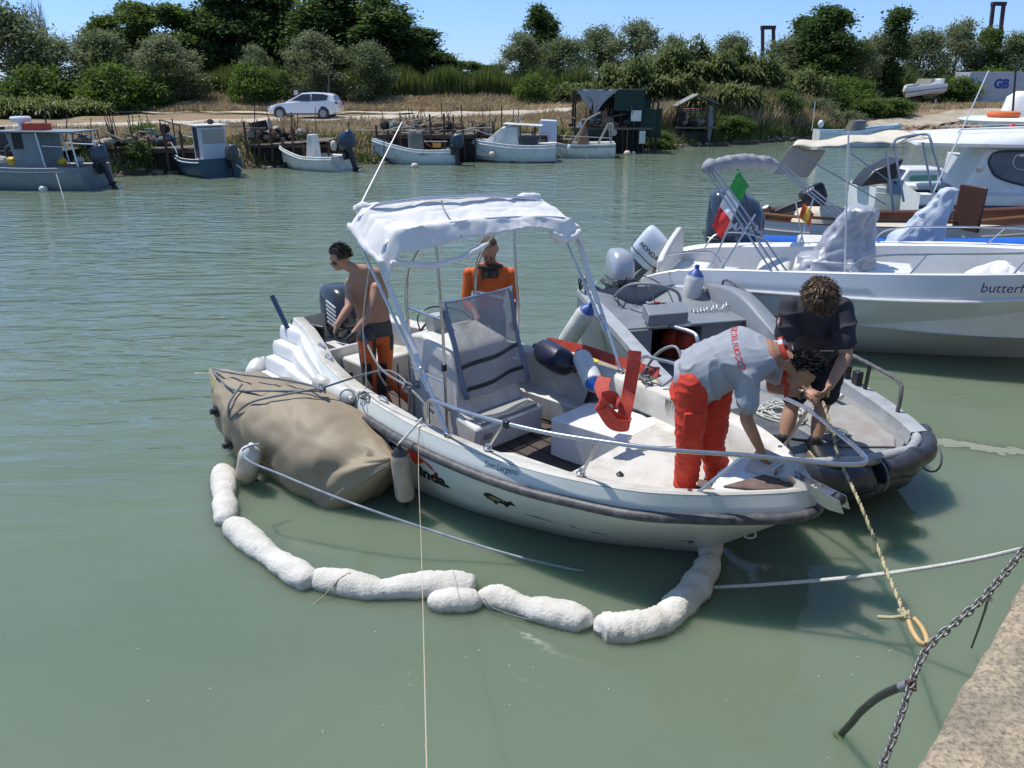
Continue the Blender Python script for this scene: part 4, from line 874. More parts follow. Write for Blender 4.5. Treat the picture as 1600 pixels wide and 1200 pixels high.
fdk = [(3.05, -.84), (3.6, -.83), (4.0, -.76), (4.25, -.66), (4.42, -.46), (4.5, 0), (4.42, .46), (4.25, .66), (4.0, .76), (3.6, .83), (3.05, .84)]
plat('bow_deck', fdk, .12, .43, grey_deck, wb)
plat('deck_hatch', [(3.42, .02), (4.22, .02), (4.34, .48), (4.18, .60), (3.42, .74)], .432, .452, mat('hatch_grip', (.34, .33, .31), (.27, .26, .245), rough=.9, scale=6, bump=.003, bscale=150, dirt=(.36, .16, .12), dirt_scale=3, dirt_amt=.3), wb)
rim = [(x, y) for x, y in fdk if x > 3.3]
MB().tube([(x+.06*(x > 4), y*1.10, .47) for x, y in rim], .05, 8).build('deck_rim', grey_light, wb, smooth=60)
# black fender skin wrapped round the bow, tied at the ends
fw = mat('fender_skin', (.022, .026, .036), (.06, .065, .08), rough=.3, scale=7, bump=.012, bscale=9, coat=.2)
def skin(name, pts, r, seed):
    b = MB(); P_ = crv(pts, 8); b.tube(P_, [r*(1+.12*math.sin(i*.7+seed)) for i in range(len(P_))], 14, flat=1.25)
    b.v = [tuple(Vector(v)+Vector((mnoise.noise(Vector(v)*5), mnoise.noise(Vector(v)*5+Vector((4, 0, 0))), mnoise.noise(Vector(v)*7)))*.03) for v in b.v]; return b.build(name, fw, wb, smooth=80)
skin('fender_skin', [(3.95, -.95, .36), (4.28, -.84, .37), (4.50, -.60, .37), (4.60, -.25, .34), (4.62, .05, .34)], .092, 1)
skin('fender_skin', [(4.60, .16, .38), (4.56, .45, .40), (4.42, .72, .42), (4.12, .92, .42)], .085, 2)
skin('fender_skin', [(4.50, -.55, .23), (4.58, 0, .22), (4.48, .5, .26)], .07, 4)
for y in (-.72, .1, .78):
    x = ghw_x = 4.62-.35*abs(y)**2.2; MB().tube(crv([(x+.14*math.cos(a), y, .36+.14*math.sin(a)) for a in np.linspace(0, 2*PI, 9)[:-1]], 2, True), .009, 5, closed=True).build('lashing', rope_grey, wb)
MB().box((3.9, -.35, .45), (1.3, .45, .012), .1).build('dark_patch', mat('deck_black_patch', (.05, .055, .06), (.11, .115, .12), rough=.5, scale=5), wb)  # thin slab, mottled darker than the bow deck around it
# grab rails
for pts, r in (([(2.75, .93, .60), (2.76, .94, .76), (2.9, .94, .80), (3.5, .95, .79), (3.75, .93, .77), (3.82, .90, .66), (3.84, .88, .50)], .020), ([(.35, .90, .80), (.36, .91, .94), (.5, .92, .97), (.85, .93, .93), (.95, .93, .86), (.96, .93, .78)], .017), ([(-.1, -.9, .8), (-.1, -.9, 1.0), (0, -.9, 1.03), (.08, -.9, .98), (.1, -.9, .8)], .014)):
    MB().tube(crv(pts, 5), r, 8).build('grab_rail', mat('black_tube', (.06, .06, .065), (.16, .16, .16), rough=.4, scale=25), wb)
for x in (3.0, 3.18): MB().box((x, .92, .62), (.09, .07, .14)).build('rod_socket', blackpl, wb, bevel=.01)
MB().tube([(3.3, .94, .79), (3.3, .93, .52)], .02, 7).build('rail_post', blackpl, wb)
# aft cabinet bridge with open compartment, hump on the port side, engine well, helm box
b = MB()
b.prism([(.42, -.80, .13), (1.28, -.80, .13), (1.28, -.80, .66), (.42, -.80, .66)], (0, 0, 0), (0, .34, 0))
b.build('locker', grey_grp, wb, bevel=.02)
b = MB(); b.prism([(.5, .22, .13), (1.18, .22, .13), (1.18, .22, .66), (.5, .22, .66)], (0, 0, 0), (0, .62, 0)); b.build('locker', grey_grp, wb, bevel=.02)
MB().box((.84, -.1, .65), (.74, .66, .05)).build('bridge_top', grey_grp, wb, bevel=.012)
MB().box((.50, -.1, .38), (.04, .66, .5)).build('compartment_back', darkgap, wb)
MB().box((.85, .0, .665), (.80, 1.66, .03)).build('cabinet_top', grey_grp, wb, bevel=.01)
rows = []
for i in range(13):
    u = i/12; x = lerp(-.15, 2.6, u); e = math.exp(-((u-.38)/.24)**2); rows.append([(x, 1.0, gsheer(x)-.12), (x, .985, gsheer(x)+.015+.15*e), (x, .96, gsheer(x)+.02+.17*e), (x, .80, gsheer(x)+.02+.17*e), (x, .77, gsheer(x)+.01+.14*e), (x, .765, .2)])
MB().strip(rows).build('stern_hump', grey_grp, wb, smooth=60)
rows = []
for i in range(9):
    u = i/8; y = lerp(-.92, .92, u); d_ = .16*math.exp(-((u-.47)/.2)**2); rows.append([(-.16, y, .55), (-.16, y, .80-d_*1.6), (.06, y, .80-d_*1.6), (.30, y, .70-d_), (.48, y, .66)])
MB().strip(rows).build('engine_well', grey_grp, wb, smooth=60)
MB().prism([(1.02, -.50, .74), (1.36, -.56, .72), (1.36, -.56, .86), (1.12, -.50, .90), (1.02, -.50, .90)], (0, 0, 0), (0, .50, 0)).build('helm_box', grey_grp, wb, bevel=.012)
MB().tube(crv([(1.25, -.30, .70), (1.62, -.14, .70), (1.74, -.12, .66), (1.76, -.12, .50), (1.76, -.12, .18)], 5), .024, 9).build('bent_tube', alu, wb)
MB().tube([(1.28, -.52, .70), (1.30, .0, .70)], .03, 8).build('helm_bracket', steel, wb)
MB().lathe([(.12, .16), (.05, .18), (.05, .34), (.03, .36)], (1.76, -.12, 0), n=10).build('tube_foot', blackpl, wb)
g_ = random.Random(3)
for k in range(11):
    a = g_.uniform(0, 3); x, y = .78+.03*g_.uniform(-1, 1)+.022*(k % 3), .30+.045*k
    MB().tube(crv([(x+.05*math.cos(t), y+.028*math.sin(t), .69+.006*k % 3) for t in np.linspace(0, 2*PI, 8)[:-1]], 2, True), .006, 4, closed=True).build('shackle', steel, wb)
for k, (c_, dx) in enumerate(((rope_white, 0), (mat('red_cord', (.5, .09, .05), rough=.8), .08), (rope_white, .15))):
    MB().tube(crv([(1.05+.03*g_.uniform(-1, 1), -.42+dx+.04*math.sin(t*2), .915+.01*math.cos(t*3)) for t in range(7)], 4), .010, 5).build('cord', c_, wb)
MB().tube(crv([(.1, -.5, .75), (.5, -.48, 1.0), (.75, -.25, 1.06), (.8, .05, .95), (.78, .12, .72)], 6), .02, 8).build('hose_arch', mat('hose_grey', (.25, .26, .28), rough=.5), wb)
lj = mat('lifejacket_red', (.48, .055, .02), (.30, .04, .02), rough=.8, scale=7, bump=.01)
for dx, dy in ((0, 0), (.12, .10)):
    t_ = thing('life_jacket', ('red life jacket stowed in the open compartment of the grey boat, front one', 'red life jacket stowed in the compartment behind the front one')[dx == 0], 'life jacket', GF(.86+dx, .0+dy, .17), GF.rz+.4)
    MB().loft([rrect(0, 0, .10, .13, 0, k=14), rrect(0, 0, .13, .15, .1, k=14), rrect(.02, 0, .12, .13, .28, k=14), rrect(.04, 0, .06, .07, .36, k=14)]).build('float_panel', lj, t_, smooth=70)
    MB().box((.01, 0, .14), (.275, .31, .03)).build('strap', blackpl, t_, bevel=.004)
# twin steering outboard of the work boat
silver = mat('cowl_silver', (.50, .52, .55), (.44, .46, .49), rough=.28, metal=.35, scale=3)
outboard(wb, (-.42, -.22, .78), 0, 0, .95, silver, mat('leg_grey', (.10, .105, .11), rough=.45))
for k in range(4): MB().tube(crv([(-.25, -.28+.06*k, .72), (-.05, -.4+.12*k, .92+.04*(k % 2)), (.2, -.5+.22*k, .86), (.4, -.55+.25*k, .70)], 6), .008, 5).build('engine_cable', blackpl, wb)
MB().box((-.26, -.22, .74), (.16, .30, .22)).build('engine_bracket', blackpl, wb, bevel=.01)
for k in range(3): MB().tube(crv([(-.06, -.92, .82), (.02, -.97+.04*k, 1.0-.03*k), (.12, -.90, .93), (.18, -.86, .80)], 6), .009, 5).build('cable_loop', blackpl, wb)
# loose ropes and cables heaped on the bow deck of the work boat
def heap(name, label, F_, x, y, z, r, n, m, seed, th=.008, cat='rope'):
    g = random.Random(seed); pts = []
    for i in range(n):
        a = i*1.15+g.uniform(-.5, .5); q = r*g.uniform(.25, 1); pts.append(F_(x+q*math.cos(a), y+q*.8*math.sin(a), z+th+g.uniform(0, th*4)))
    return rope(name, label, pts, th, m, cat, k=4)
heap('rope_heap', 'tangle of pale rope lying on the grey deck between the two bending men', GF, 3.45, -.10, .44, .30, 70, rope_white, 1)
heap('rope_heap', 'dark tangle of rope at the feet of the curly haired man', GF, 4.05, .05, .46, .20, 55, rope_grey, 2)
rope('deck_cable', 'thick black cable looping across the grey deck behind the bending man', [GF(3.1, -.55, .46), GF(3.3, -.70, .46), GF(3.7, -.62, .46), GF(3.95, -.40, .46), GF(4.1, -.15, .47), GF(3.9, .05, .46)], .014, blackpl, 'cable')
rope('hull_pole', 'short white padded pole lying inside the bow of the grey boat', [GF(2.75, .55, .58), GF(3.35, .64, .50)], .032, fender_white, 'pole', raw=True, n=10)
fender(GF(.90, -1.12, .88), GF(.62, -1.36, .28), .115, 'white fender with blue top hanging off the stern corner of the grey boat', group=None)
fender(BFp := GF(.15, .62, 1.06), GF(.15, .55, .46), .125, 'upright white fender with blue top between grey boat and the white motorboat')
# ================================================================== WHITE MOTORBOAT WITH FOLDED BIMINI
BF = Fr(2.2, 11.6, .93, -.36)
mb_ = thing('motorboat', 'white open motorboat with folded grey bimini and name on its bow flank', 'boat', BF.o, BF.rz)
G2 = [(-.1, .92, .80), (.15, .95, .90), (.5, .97, .985), (1.1, 1.0, 1.04), (2, 1.06, 1.10), (3, 1.12, 1.17), (4, 1.08, 1.24), (4.8, .90, 1.29), (5.5, .52, 1.34), (5.95, .0, 1.38)]
R2 = [(-.1, .96, .66), (.15, .99, .72), (.5, 1.02, .775), (1.1, 1.06, .80), (2, 1.12, .83), (3, 1.17, .87), (4, 1.10, .93), (4.75, .88, .99), (5.4, .5, 1.05), (5.85, 0, 1.10)]
W2 = [(-.05, .84, 0), (.2, .86, 0), (.5, .86, 0), (1.1, .84, 0), (1.9, .78, 0), (2.8, .60, 0), (3.6, .42, 0), (4.2, .26, 0), (4.7, .12, 0), (5.1, 0, 0)]
H2 = Hull(G2, R2, W2, [(p[0], 0, -.3) for p in W2], 5, .2)
o2 = H2.outer(); HS2 = (o2.v, o2.f)
o2.build('hull', mat('motorboat_white', (.70, .73, .76), (.66, .69, .72), rough=.22, scale=1.2, coat=.3), mb_, smooth=40)
H2.rub(.022, 6, 1).build('hull_ledge', white, mb_)
H2.deck(.17, lambda x: .45, lip=0).build('gunwale', white, mb_)
H2.sole(.16, .45, 0, 5.3).build('cockpit_sole', white, mb_)
for sd in (-1, 1):
    vs = [Vector((lerp(.75, 2.5, i/12), 0, .50-.16*(i/12)+.05*math.sin(PI*i/12))) for i in range(13)]+[Vector((lerp(2.5, .75, i/12), 0, .34+.05*(i/12)+.0*math.sin(PI*i/12)-.09*math.sin(PI*i/12))) for i in range(13)]
    decal('hull_swoosh', vs, [(i, i+1, 24-i, 25-i) for i in range(12)], mat('swoosh_blue_grey', (.06, .085, .10), rough=.3), mb_, lambda u, v: Vector((u, sd*2.2, 0)), None, None) if False else None
b = MB(); tree = BVHTree.FromPolygons([Vector(v) for v in HS2[0]], HS2[1]); rows = []
for i in range(17):
    u = i/16; r_ = []
    for z in (.52-.10*u+.03*math.sin(PI*u), .46-.13*u-.05*math.sin(PI*u)):
        h = tree.ray_cast(Vector((lerp(.6, 2.6, u), -2.5, z)), Vector((0, 1, 0)), 4); r_.append(h[0]+Vector((0, -.004, 0)))
    rows.append(r_)
b.strip(rows).build('hull_swoosh', mat('swoosh_blue_grey', (.06, .085, .10), rough=.3), mb_)
navy = mat('navy_ink', (.015, .02, .10), rough=.4)
p0 = BF.inv(PY(1551, 468, 9.4)); txt('lettering', 'butterfly', .165, navy, mb_, (4.02, -2.4, 1.045), (1, 0, .02), (0, 0, 1), HS2, dY, bold=-.001, shear=.1)
# seats, backrest, pads
cush = mat('cream_vinyl', (.66, .65, .61), (.60, .59, .55), rough=.5, scale=3)
MB().loft([[(.10, y, .62), (.22, y, .62), (.20, y, .60+h_), (.16, y, .63+h_), (.10, y, .60+h_)] for y, h_ in ((-.78, .44), (-.6, .52), (0, .62), (.6, .68), (.8, .60))]).build('stern_backrest', cush, mb_, bevel=.03)
MB().box((.42, 0, .62), (.5, 1.5, .3)).build('stern_bench', white, mb_, bevel=.04)
MB().box((1.98, .05, .80), (.2, .8, .5)).build('leaning_seat', cush, mb_, bevel=.06)
MB().loft([[(1.30, y, .5), (1.80, y, .5), (1.84, y, 1.0), (1.40, y, .95)] for y in (-.46, .5)]).build('leaning_post', cush, mb_, bevel=.08)
MB().box((1.15, -.70, .98), (.28, .16, .07)).build('step_pad', white, mb_, bevel=.02)
MB().box((3.1, 0, .75), (.6, .7, .6)).build('console', white, mb_, bevel=.05)
MB().loft([[(4.1, -.7, .55), (4.1, .7, .55), (4.1, .65, .95), (4.1, -.65, .95)], [(5.2, -.35, .65), (5.2, .35, .65), (5.2, .3, 1.08), (5.2, -.3, 1.08)]]).build('bow_cushion', cush, mb_, bevel=.05)
# silver cover over the console
def cover(parent_label, F_, c, hx, hy, z0, h, m, seed, lean=(0, 0), name='boat_cover', taper=.5, cat='cover', k=64):
    rings = []; g = np.random.default_rng(seed); nr = 34
    for i in range(nr):
        v = i/(nr-1); ta = lerp(1, taper, v**.8); ring = []
        for j in range(k):
            t = 2*PI*j/k; cc, ss = math.cos(t), math.sin(t); q = Vector((math.copysign(abs(cc)**.6, cc)*hx*ta, math.copysign(abs(ss)**.6, ss)*hy*ta, 0))
            p = Vector((c[0], c[1], z0))+q+Vector((lean[0]*v**1.2, lean[1]*v**1.2, h*v))
            fo = .04*(1-v)*math.sin(t*7+seed+v*3)+.05*mnoise.noise(p*3.3+Vector((seed, 0, 0)))-.07*max(0, 1-4*abs(mnoise.noise(Vector((p.x*3.2+p.z*1.1, p.y*3.2, p.z*1.3+seed)))))-.03*max(0, 1-4*abs(mnoise.noise(Vector((p.x*6-p.z*2, p.y*6+p.z, p.z*3.+seed)))))
            ring.append(F_(*(p+q.normalized()*fo)))
        rings.append(ring)
    cen = [sum((Vector(p) for p in rings[-1]), Vector())/k+Vector((0, 0, .03))]*k
    rings.append([Vector(p).lerp(cen[0], .6)+Vector((0, 0, .02)) for p in rings[-1]]); rings.append(cen)
    return tag(MB().loft(rings, caps=False).build(name, m, smooth=80), parent_label, cat)
cov_s = mat('silver_cover', (.40, .42, .47), (.32, .34, .39), rough=.42, scale=4, bump=.012, bscale=7, metal=.15)
cov_w = mat('pale_blue_cover', (.50, .55, .62), (.43, .48, .55), rough=.65, scale=3, bump=.012, bscale=6)
cover('crumpled silver cover over the console of the white motorboat', BF, (2.45, -.02), .50, .48, .86, .95, cov_s, 3, (.18, -.05), taper=.50)
cover('bunched silver cloth around the foot of the crumpled silver cover', BF, (2.42, -.08), .58, .56, .80, .34, cov_s, 8, (-.05, 0), taper=.75)
cover('white tarpaulin lying in the bow cockpit of the white motorboat', BF, (4.35, -.25), .62, .40, .86, .36, canvas, 5, (.0, .1), taper=.25)
# bimini folded flat across its bow, legs
a, b_ = BF.inv(PY(1104, 262, 10.7)), BF.inv(PY(1213, 258, 12.2))
roll('folded_bimini', a, b_, .10, mat('bimini_grey', (.33, .34, .36), (.25, .26, .28), rough=.85, scale=5, bump=.01, bscale=14), mb_, 2, 26, -.07, .25)
steel_d = mat('bimini_tube', (.32, .35, .40), rough=.35, metal=.6)
for q, px0, px1, sgn in ((a, (1212, 425), (1205, 385), -1), (b_, (1300, 348), (1292, 340), 1)):
    f0 = BF.inv(PZ(px0[0], px0[1], 1.08)) if sgn < 0 else Vector((2.9, 1.05, 1.14))
    for dx in (-.03, .03, .10): MB().tube([q+Vector((dx, 0, 0)), f0+Vector((dx*1.5, 0, 0))], .0125, 7).build('bimini_leg', steel_d, mb_)
MB().tube([BF.inv(PY(1180, 335, 10.7)), (1.0, -.86, 1.04)], .012, 7).build('bimini_strut', steel, mb_)
MB().tube([a.lerp(Vector((1.68, -.88, 1.05)), .42), (.85, -.86, 1.02)], .012, 7).build('bimini_strut', steel, mb_)
MB().tube([b_.lerp(Vector((2.9, 1.05, 1.14)), .4), (1.9, 1.02, 1.1)], .012, 7).build('bimini_strut', steel, mb_)
# rails
for sd, x0 in ((-1, 2.55), (1, 2.9)):
    pts = [H2.gun(x0, sd, -.06, .0), H2.gun(x0+.12, sd, -.06, .17), H2.gun(x0+.4, sd, -.08, .23)]+[H2.gun(x, sd, -.09, .24) for x in (3.4, 4.0, 4.6, 5.1)]+[H2.gun(5.5, sd, -.10, .26), Vector((5.85, 0, 1.65))]
    MB().tube(crv(pts, 5), .013, 8).build('side_rail', steel, mb_)
    for x in (3.25, 4.35, 5.2): MB().tube([H2.gun(x, sd, -.05, .01), H2.gun(x+.16, sd, -.09, .24)], .011, 6).build('rail_stanchion', steel, mb_)
MB().tube(crv([(.12, -.80, .93), (.16, -.60, 1.07), (.35, -.35, 1.10), (.75, -.15, 1.10), (.9, -.1, .95)], 6), .012, 7).build('stern_rail', steel, mb_)
MB().tube(crv([(.55, .60, 1.0), (.7, .75, 1.2), (1.1, .9, 1.22), (1.5, .95, 1.1)], 6), .012, 7).build('stern_rail', steel, mb_)
cw_w = mat('cowl_white', (.66, .70, .76), (.60, .64, .70), rough=.2, coat=.5)
outboard(mb_, (-.30, .15, .82), 0, .72, 1.05, cw_w, mat('leg_grey', (.10, .105, .11)), 'HONDA', blackpl)
fender(BF(.62, -1.02, .80), BF(.60, -1.10, .22), .12, 'white fender with blue top hung at the stern quarter of the white motorboat') if False else None
rope('fender_lanyard', 'thin pale lanyard holding the upright fender from the motorboat rail', [BF(.45, -.86, 1.12), BF(.30, -1.0, .95), GF(.15, .62, 1.12)], .006, rope_white)
# flags
def flag(label, pole_pts, origin, du, dv, cols, seed, nu=20, nv=10):
    t_ = thing('flag', label, 'flag', pole_pts[0]); O = Vector(pole_pts[0])
    MB().tube([Vector(p)-O for p in pole_pts], .011, 6).build('pole', blackpl if seed == 1 else steel, t_)
    o, du, dv = Vector(origin)-O, Vector(du), Vector(dv); nrm = du.cross(dv).normalized()
    fs = len(cols); ms = [mat('flag_'+str(seed)+str(i), c, rough=.8) for i, c in enumerate(cols)]; b = MB()
    fn = lambda u, v: o+du*u+dv*v+nrm*(.05*math.sin(u*7+v*3+seed)+.02*math.sin(v*9+u*4))*(.3+u)+Vector((0, 0, -.06*u*u))
    for i in range(fs):
        b.strip([[fn((i+a/6)/fs, v/nv) for v in range(nv+1)] for a in range(7)], i)
    b.build('cloth', ms, t_, smooth=80, solid=.002); return t_
pA = BF.inv(PY(1178, 372, 12.2)); P1 = PY(1182, 375, 12.0); P2 = PY(1153, 264, 11.9)
flag('Italian tricolour flag, green white and red, hanging under the folded bimini', [P1, P2], PY(1153, 266, 11.9), PY(1112, 346, 11.9)-PY(1153, 266, 11.9), PY(1170, 290, 11.9)-PY(1153, 266, 11.9), [(.02, .27, .06), (.72, .72, .72), (.58, .03, .03)], 1)
P1 = BF(1.95, 1.08, 1.1); P2 = PY(1243, 315, P1.y)
flag('small red and yellow flag on a thin pole beside the dark blue outboard', [P1, P2], P1.lerp(P2, .62), (.18, -.02, -.10), (.05, 0, .20), [(.55, .10, .04), (.65, .45, .06), (.55, .10, .04)], 2, 12, 6)
rope('stay_pole', 'thin vertical white pole standing in front of the silver cover', [PY(1320, 425, 9.9), PY(1326, 205, 9.9)], .011, mat('antenna_white', (.7, .7, .7)), 'pole', raw=True)
rope('long_antenna', 'long white whip antenna slanting up from the pale covered console', [PY(1459, 300, 13.2), PY(1545, 110, 13.2)], .010, mat('antenna_white', (.7, .7, .7)), 'antenna', raw=True)
# ================================================================== BLUE TUBE DINGHY BEHIND IT
RF = Fr(3.75, 13.2, 1, -.18)
rib = thing('inflatable_boat', 'blue inflatable boat with a covered console and big dark blue outboard', 'boat', RF.o, RF.rz)
blue_t = mat('tube_blue', (.015, .13, .55), (.02, .11, .46), rough=.35, scale=3)
tp = crv([(0, -.85, .62), (1, -.88, .60), (3, -.88, .62), (4.6, -.75, .72), (5.6, -.4, .84), (6.0, 0, .88), (5.6, .4, .84), (4.6, .75, .72), (3, .88, .62), (1, .88, .60), (0, .85, .62)], 6)
MB().tube(tp, .235, 16).build('tube', blue_t, rib, smooth=60)
MB().loft([[(0, -.8, .3), (0, 0, -.15), (0, .8, .3), (0, .75, .5), (0, -.75, .5)], [(4, -.7, .3), (4, 0, -.1), (4, .7, .3), (4, .7, .55), (4, -.7, .55)], [(5.6, -.1, .6), (5.7, 0, .5), (5.6, .1, .6), (5.5, .1, .75), (5.5, -.1, .75)]]).build('hull', white, rib)
MB().box((.02, 0, .66), (.08, 1.3, .5)).build('transom', white, rib, bevel=.02)
for x in (.6, .95): MB().tube([(x, -1.1, .62), (x, -.98, .86), (x, -.8, .88)], .03, 5).build('tube_strap', blackpl, rib)
MB().box((.85, -.86, .87), (.4, .2, .03)).build('step_plate', white, rib, bevel=.008)
MB().box((1.3, 0, .75), (.5, .9, .4)).build('bench', cush, rib, bevel=.04)
ydark = mat('cowl_blue_grey', (.035, .055, .09), (.03, .045, .075), rough=.2, coat=.5)
outboard(rib, (-.02, .0, .72), 0, .12, 1.95, ydark, mat('leg_dark', (.03, .035, .045)), 'YAMAHA', mat('label_grey', (.5, .52, .55)))
cover('pale blue grey cover draped over the tall console of the blue inflatable', RF, (2.65, -.1), .62, .50, .55, 1.25, cov_w, 12, (.50, .0), taper=.24)
# ================================================================== VARNISHED WOODEN BOAT WITH CREAM AWNING
VF = Fr(4.6, 15.9, 1, -.05)
wd = thing('wooden_boat', 'dark varnished wooden boat with cream awning on tubular frame', 'boat', VF.o, VF.rz)
GV = [(0, .9, .95), (.6, .98, .90), (2, 1.05, .84), (4, 1.05, .84), (6, .75, .98), (7.2, 0, 1.2)]
HV = Hull(GV, [(x, y+.03, z-.16) for x, y, z in GV], [(x*.93, y*.85, 0) for x, y, z in GV], [(x*.9, 0, -.3) for x, y, z in GV], 4)
ov = HV.outer(); ov.build('hull', mat('cream_paint', (.60, .56, .48), rough=.5), wd); HV.deck(.12, lambda x: .35).build('gunwale', varnish, wd)
HV.rub(.02, 6).build('rub_strake', mat('cream_paint', (.60, .56, .48), rough=.5), wd)
HV.sole(.1, .60, 0, 6.4).build('deck', mat('cream_paint', (.60, .56, .48)), wd)
MB().tube(HV.rub(.03).v[:2] and [Vector((x, -y+.15, z+.1)) for x, y, z in GV[:5]], .03, 5).build('wooden_rail', mat('orange_wood', (.30, .14, .06), rough=.4), wd)
cream = mat('cream_canvas', (.60, .55, .45), (.52, .47, .38), rough=.85, scale=3, bump=.004, bscale=12)
frt = mat('awning_tube', (.34, .37, .42), rough=.3, metal=.6)
def V2(px, py, Y_): return VF.inv(PY(px, py, Y_))
A1, A2, A3, A4 = V2(1238, 228, 15.0), V2(1452, 216, 15.0), V2(1400, 222, 16.6), V2(1250, 220, 16.6)
def aw(u, v):
    p = A1.lerp(A2, u).lerp(A4.lerp(A2+Vector((-.1, 1.6, .05)), u), v); p.z += .05*math.sin(PI*v)-.05*math.sin(PI*u*2)**2+.015*math.sin(u*31)*(1-v); return p
MB().grid(26, 8, aw).build('awning', cream, wd, smooth=80, solid=.006)
fq = [V2(1236, 228, 15.0), V2(1290, 236, 15.6), V2(1262, 277, 15.3), V2(1207, 271, 14.8)]
MB().grid(10, 6, lambda u, v: fq[0].lerp(fq[1], u).lerp(fq[3].lerp(fq[2], u), v)+Vector((0, 0, .015*math.sin(u*9+v*4)))).build('awning_flap', mat('cream_flap', (.40, .35, .27), (.35, .31, .25), rough=.85), wd, solid=.005)
for px0, py0, px1, py1, Y_ in ((1385, 236, 1396, 330, 15.0), (1398, 232, 1412, 315, 15.0), (1442, 222, 1456, 300, 15.6), (1453, 215, 1488, 340, 15.0)):
    MB().tube([V2(px0, py0, Y_), V2(px1, py1, Y_)], .022, 8).build('awning_post', frt, wd)
for q in ((1240, 236, 1385, 320), (1330, 240, 1400, 290)): MB().tube([V2(q[0], q[1], 15.), V2(q[2], q[3], 15.)], .012, 6).build('awning_brace', frt, wd)
MB().tube(crv([V2(1398, 232, 15), V2(1402, 217, 15), V2(1445, 210, 15.4), V2(1453, 216, 15), V2(1458, 235, 15)], 5), .025, 8).build('awning_arch', frt, wd)
MB().box(V2(1398, 292, 15.2), (.22, .2, .26)).build('switch_box', mat('switch_blue_grey', (.25, .32, .40), rough=.5), wd, bevel=.01)
MB().ell(V2(1398, 286, 15.05), .035).build('switch_knob', blackpl, wd)
mir = MB(); q0, q1 = V2(1503, 358, 14.6), V2(1527, 292, 14.6); mir.box(q0.lerp(q1, .5), (.05, .62, .80), .3); mir.build('companion_door', mat('door_dark_wood', (.07, .03, .02), rough=.35), wd, bevel=.02)
MB().box(q0.lerp(q1, .5)+Vector((.03, -.0, 0)), (.03, .48, .66), .3).build('door_glass', mat('milky_glass', (.30, .30, .28), rough=.3), wd)
outboard(wd, (1.25, .3, 1.05), 0, 1.15, 1.0, blackpl, blackpl)
MB().loft([rrect(1.55, .0, .55, .5, .7), rrect(1.6, 0, .5, .45, .98), rrect(1.6, 0, .3, .3, 1.05)]).build('engine_box', cream, wd, smooth=60)
# ================================================================== WHITE CABIN CRUISER AT THE RIGHT
CF = Fr(9.75, 19.0, 1, -.30)
cr = thing('cabin_cruiser', 'white cabin cruiser with long curved dark side window at the right edge', 'boat', CF.o, CF.rz)
GC = [(-.3, 1.2, 1.0), (1, 1.28, 1.05), (3, 1.35, 1.15), (5.5, 1.2, 1.4), (7.5, .5, 1.6), (8.2, 0, 1.65)]
HC = Hull(GC, [(x, y+.03, z-.25) for x, y, z in GC], [(x*.93, y*.85, 0) for x, y, z in GC], [(x*.9, 0, -.3) for x, y, z in GC], 4)
HC.outer().build('hull', white, cr); HC.rub(.04, 8).build('rub_rail', mat('navy_rail', (.02, .03, .06), rough=.4), cr)
HC.deck(.5, lambda x: .9).build('side_deck', white, cr)
def cab(u, v, off=0.):                                # cabin side; u along, v up
    x = lerp(.75, 6.0, u)+.45*(v-.5)*(1 if u < .15 else .2)-.3*max(0, .3-u)*v; y = -(lerp(1.16, .98, v)+off); return Vector((x, y, lerp(1.05, 2.02, v)))
cb = MB(); N_ = 16
cb.loft([[cab(0, 0), cab(0, .5), cab(0, 1), (cab(0, 1).x, -cab(0, 1).y, 2.02), (cab(0, .5).x, -cab(0, .5).y, 1.53), (cab(0, 0).x, -cab(0, 0).y, 1.05)]]+[[cab(u, 0), cab(u, .5), cab(u, 1), (cab(u, 1).x, -cab(u, 1).y, 2.02), (cab(u, .5).x, -cab(u, .5).y, 1.53), (cab(u, 0).x, -cab(u, 0).y, 1.05)] for u in (.15, .5, .8, 1)])
cb.build('cabin', white, cr, bevel=.06)
win = [(.17, .92), (.155, .75), (.18, .55), (.22, .38), (.30, .24), (.42, .17), (.7, .14), (1.0, .14), (1.0, .94), (.6, .95), (.3, .95)]
win = [((u-.17)*1.06+.045 if u < 1 else 1, v) for u, v in win]
MB().add([cab(u, v, .012) for u, v in win], [tuple(range(11))]).build('window', mat('tinted_window', (.06, .06, .058), (.13, .125, .115), rough=.05, scale=1.2, spec=.8), cr, solid=.01, smooth=0)
MB().tube(crv([cab(u, v, .02) for u, v in win], 4, True), .025, 5, closed=True).build('window_seal', blackpl, cr)
wi = [(u-.12, v) for u, v in ((.24, .88), (.235, .72), (.25, .62), (.28, .56), (.36, .56), (.38, .66), (.36, .88))]
MB().tube(crv([cab(u, v, .03) for u, v in wi], 3, True), .012, 5, closed=True).build('vent_frame', steel, cr)
MB().box(cab(.17, .86, .04), (.25, .03, .05)).build('latch', white, cr, bevel=.008)
rf = [(-.55, 1.05), (-.4, 1.2), (.2, 1.28), (2, 1.30), (4.5, 1.25), (6.2, 1.0)]
rr_ = []
for x, h_ in rf:
    zt = 2.22+.16*math.sin(max(0, (x+.55))/6.8*PI); rr_.append([(x, -h_, 2.05), (x, -h_*1.02, 2.12), (x+.05, -h_*.9, zt-.02), (x+.05, 0, zt+.08), (x+.05, h_*.9, zt-.02), (x, h_*1.02, 2.12), (x, h_, 2.05)])
MB().loft(rr_).build('hardtop', white, cr, smooth=60)
for y in (-.8, .8): MB().tube([(.3, y, 2.3), (.32, y, 2.38), (2.2, y, 2.46), (2.24, y, 2.38)], .014, 6).build('roof_rail', steel, cr)
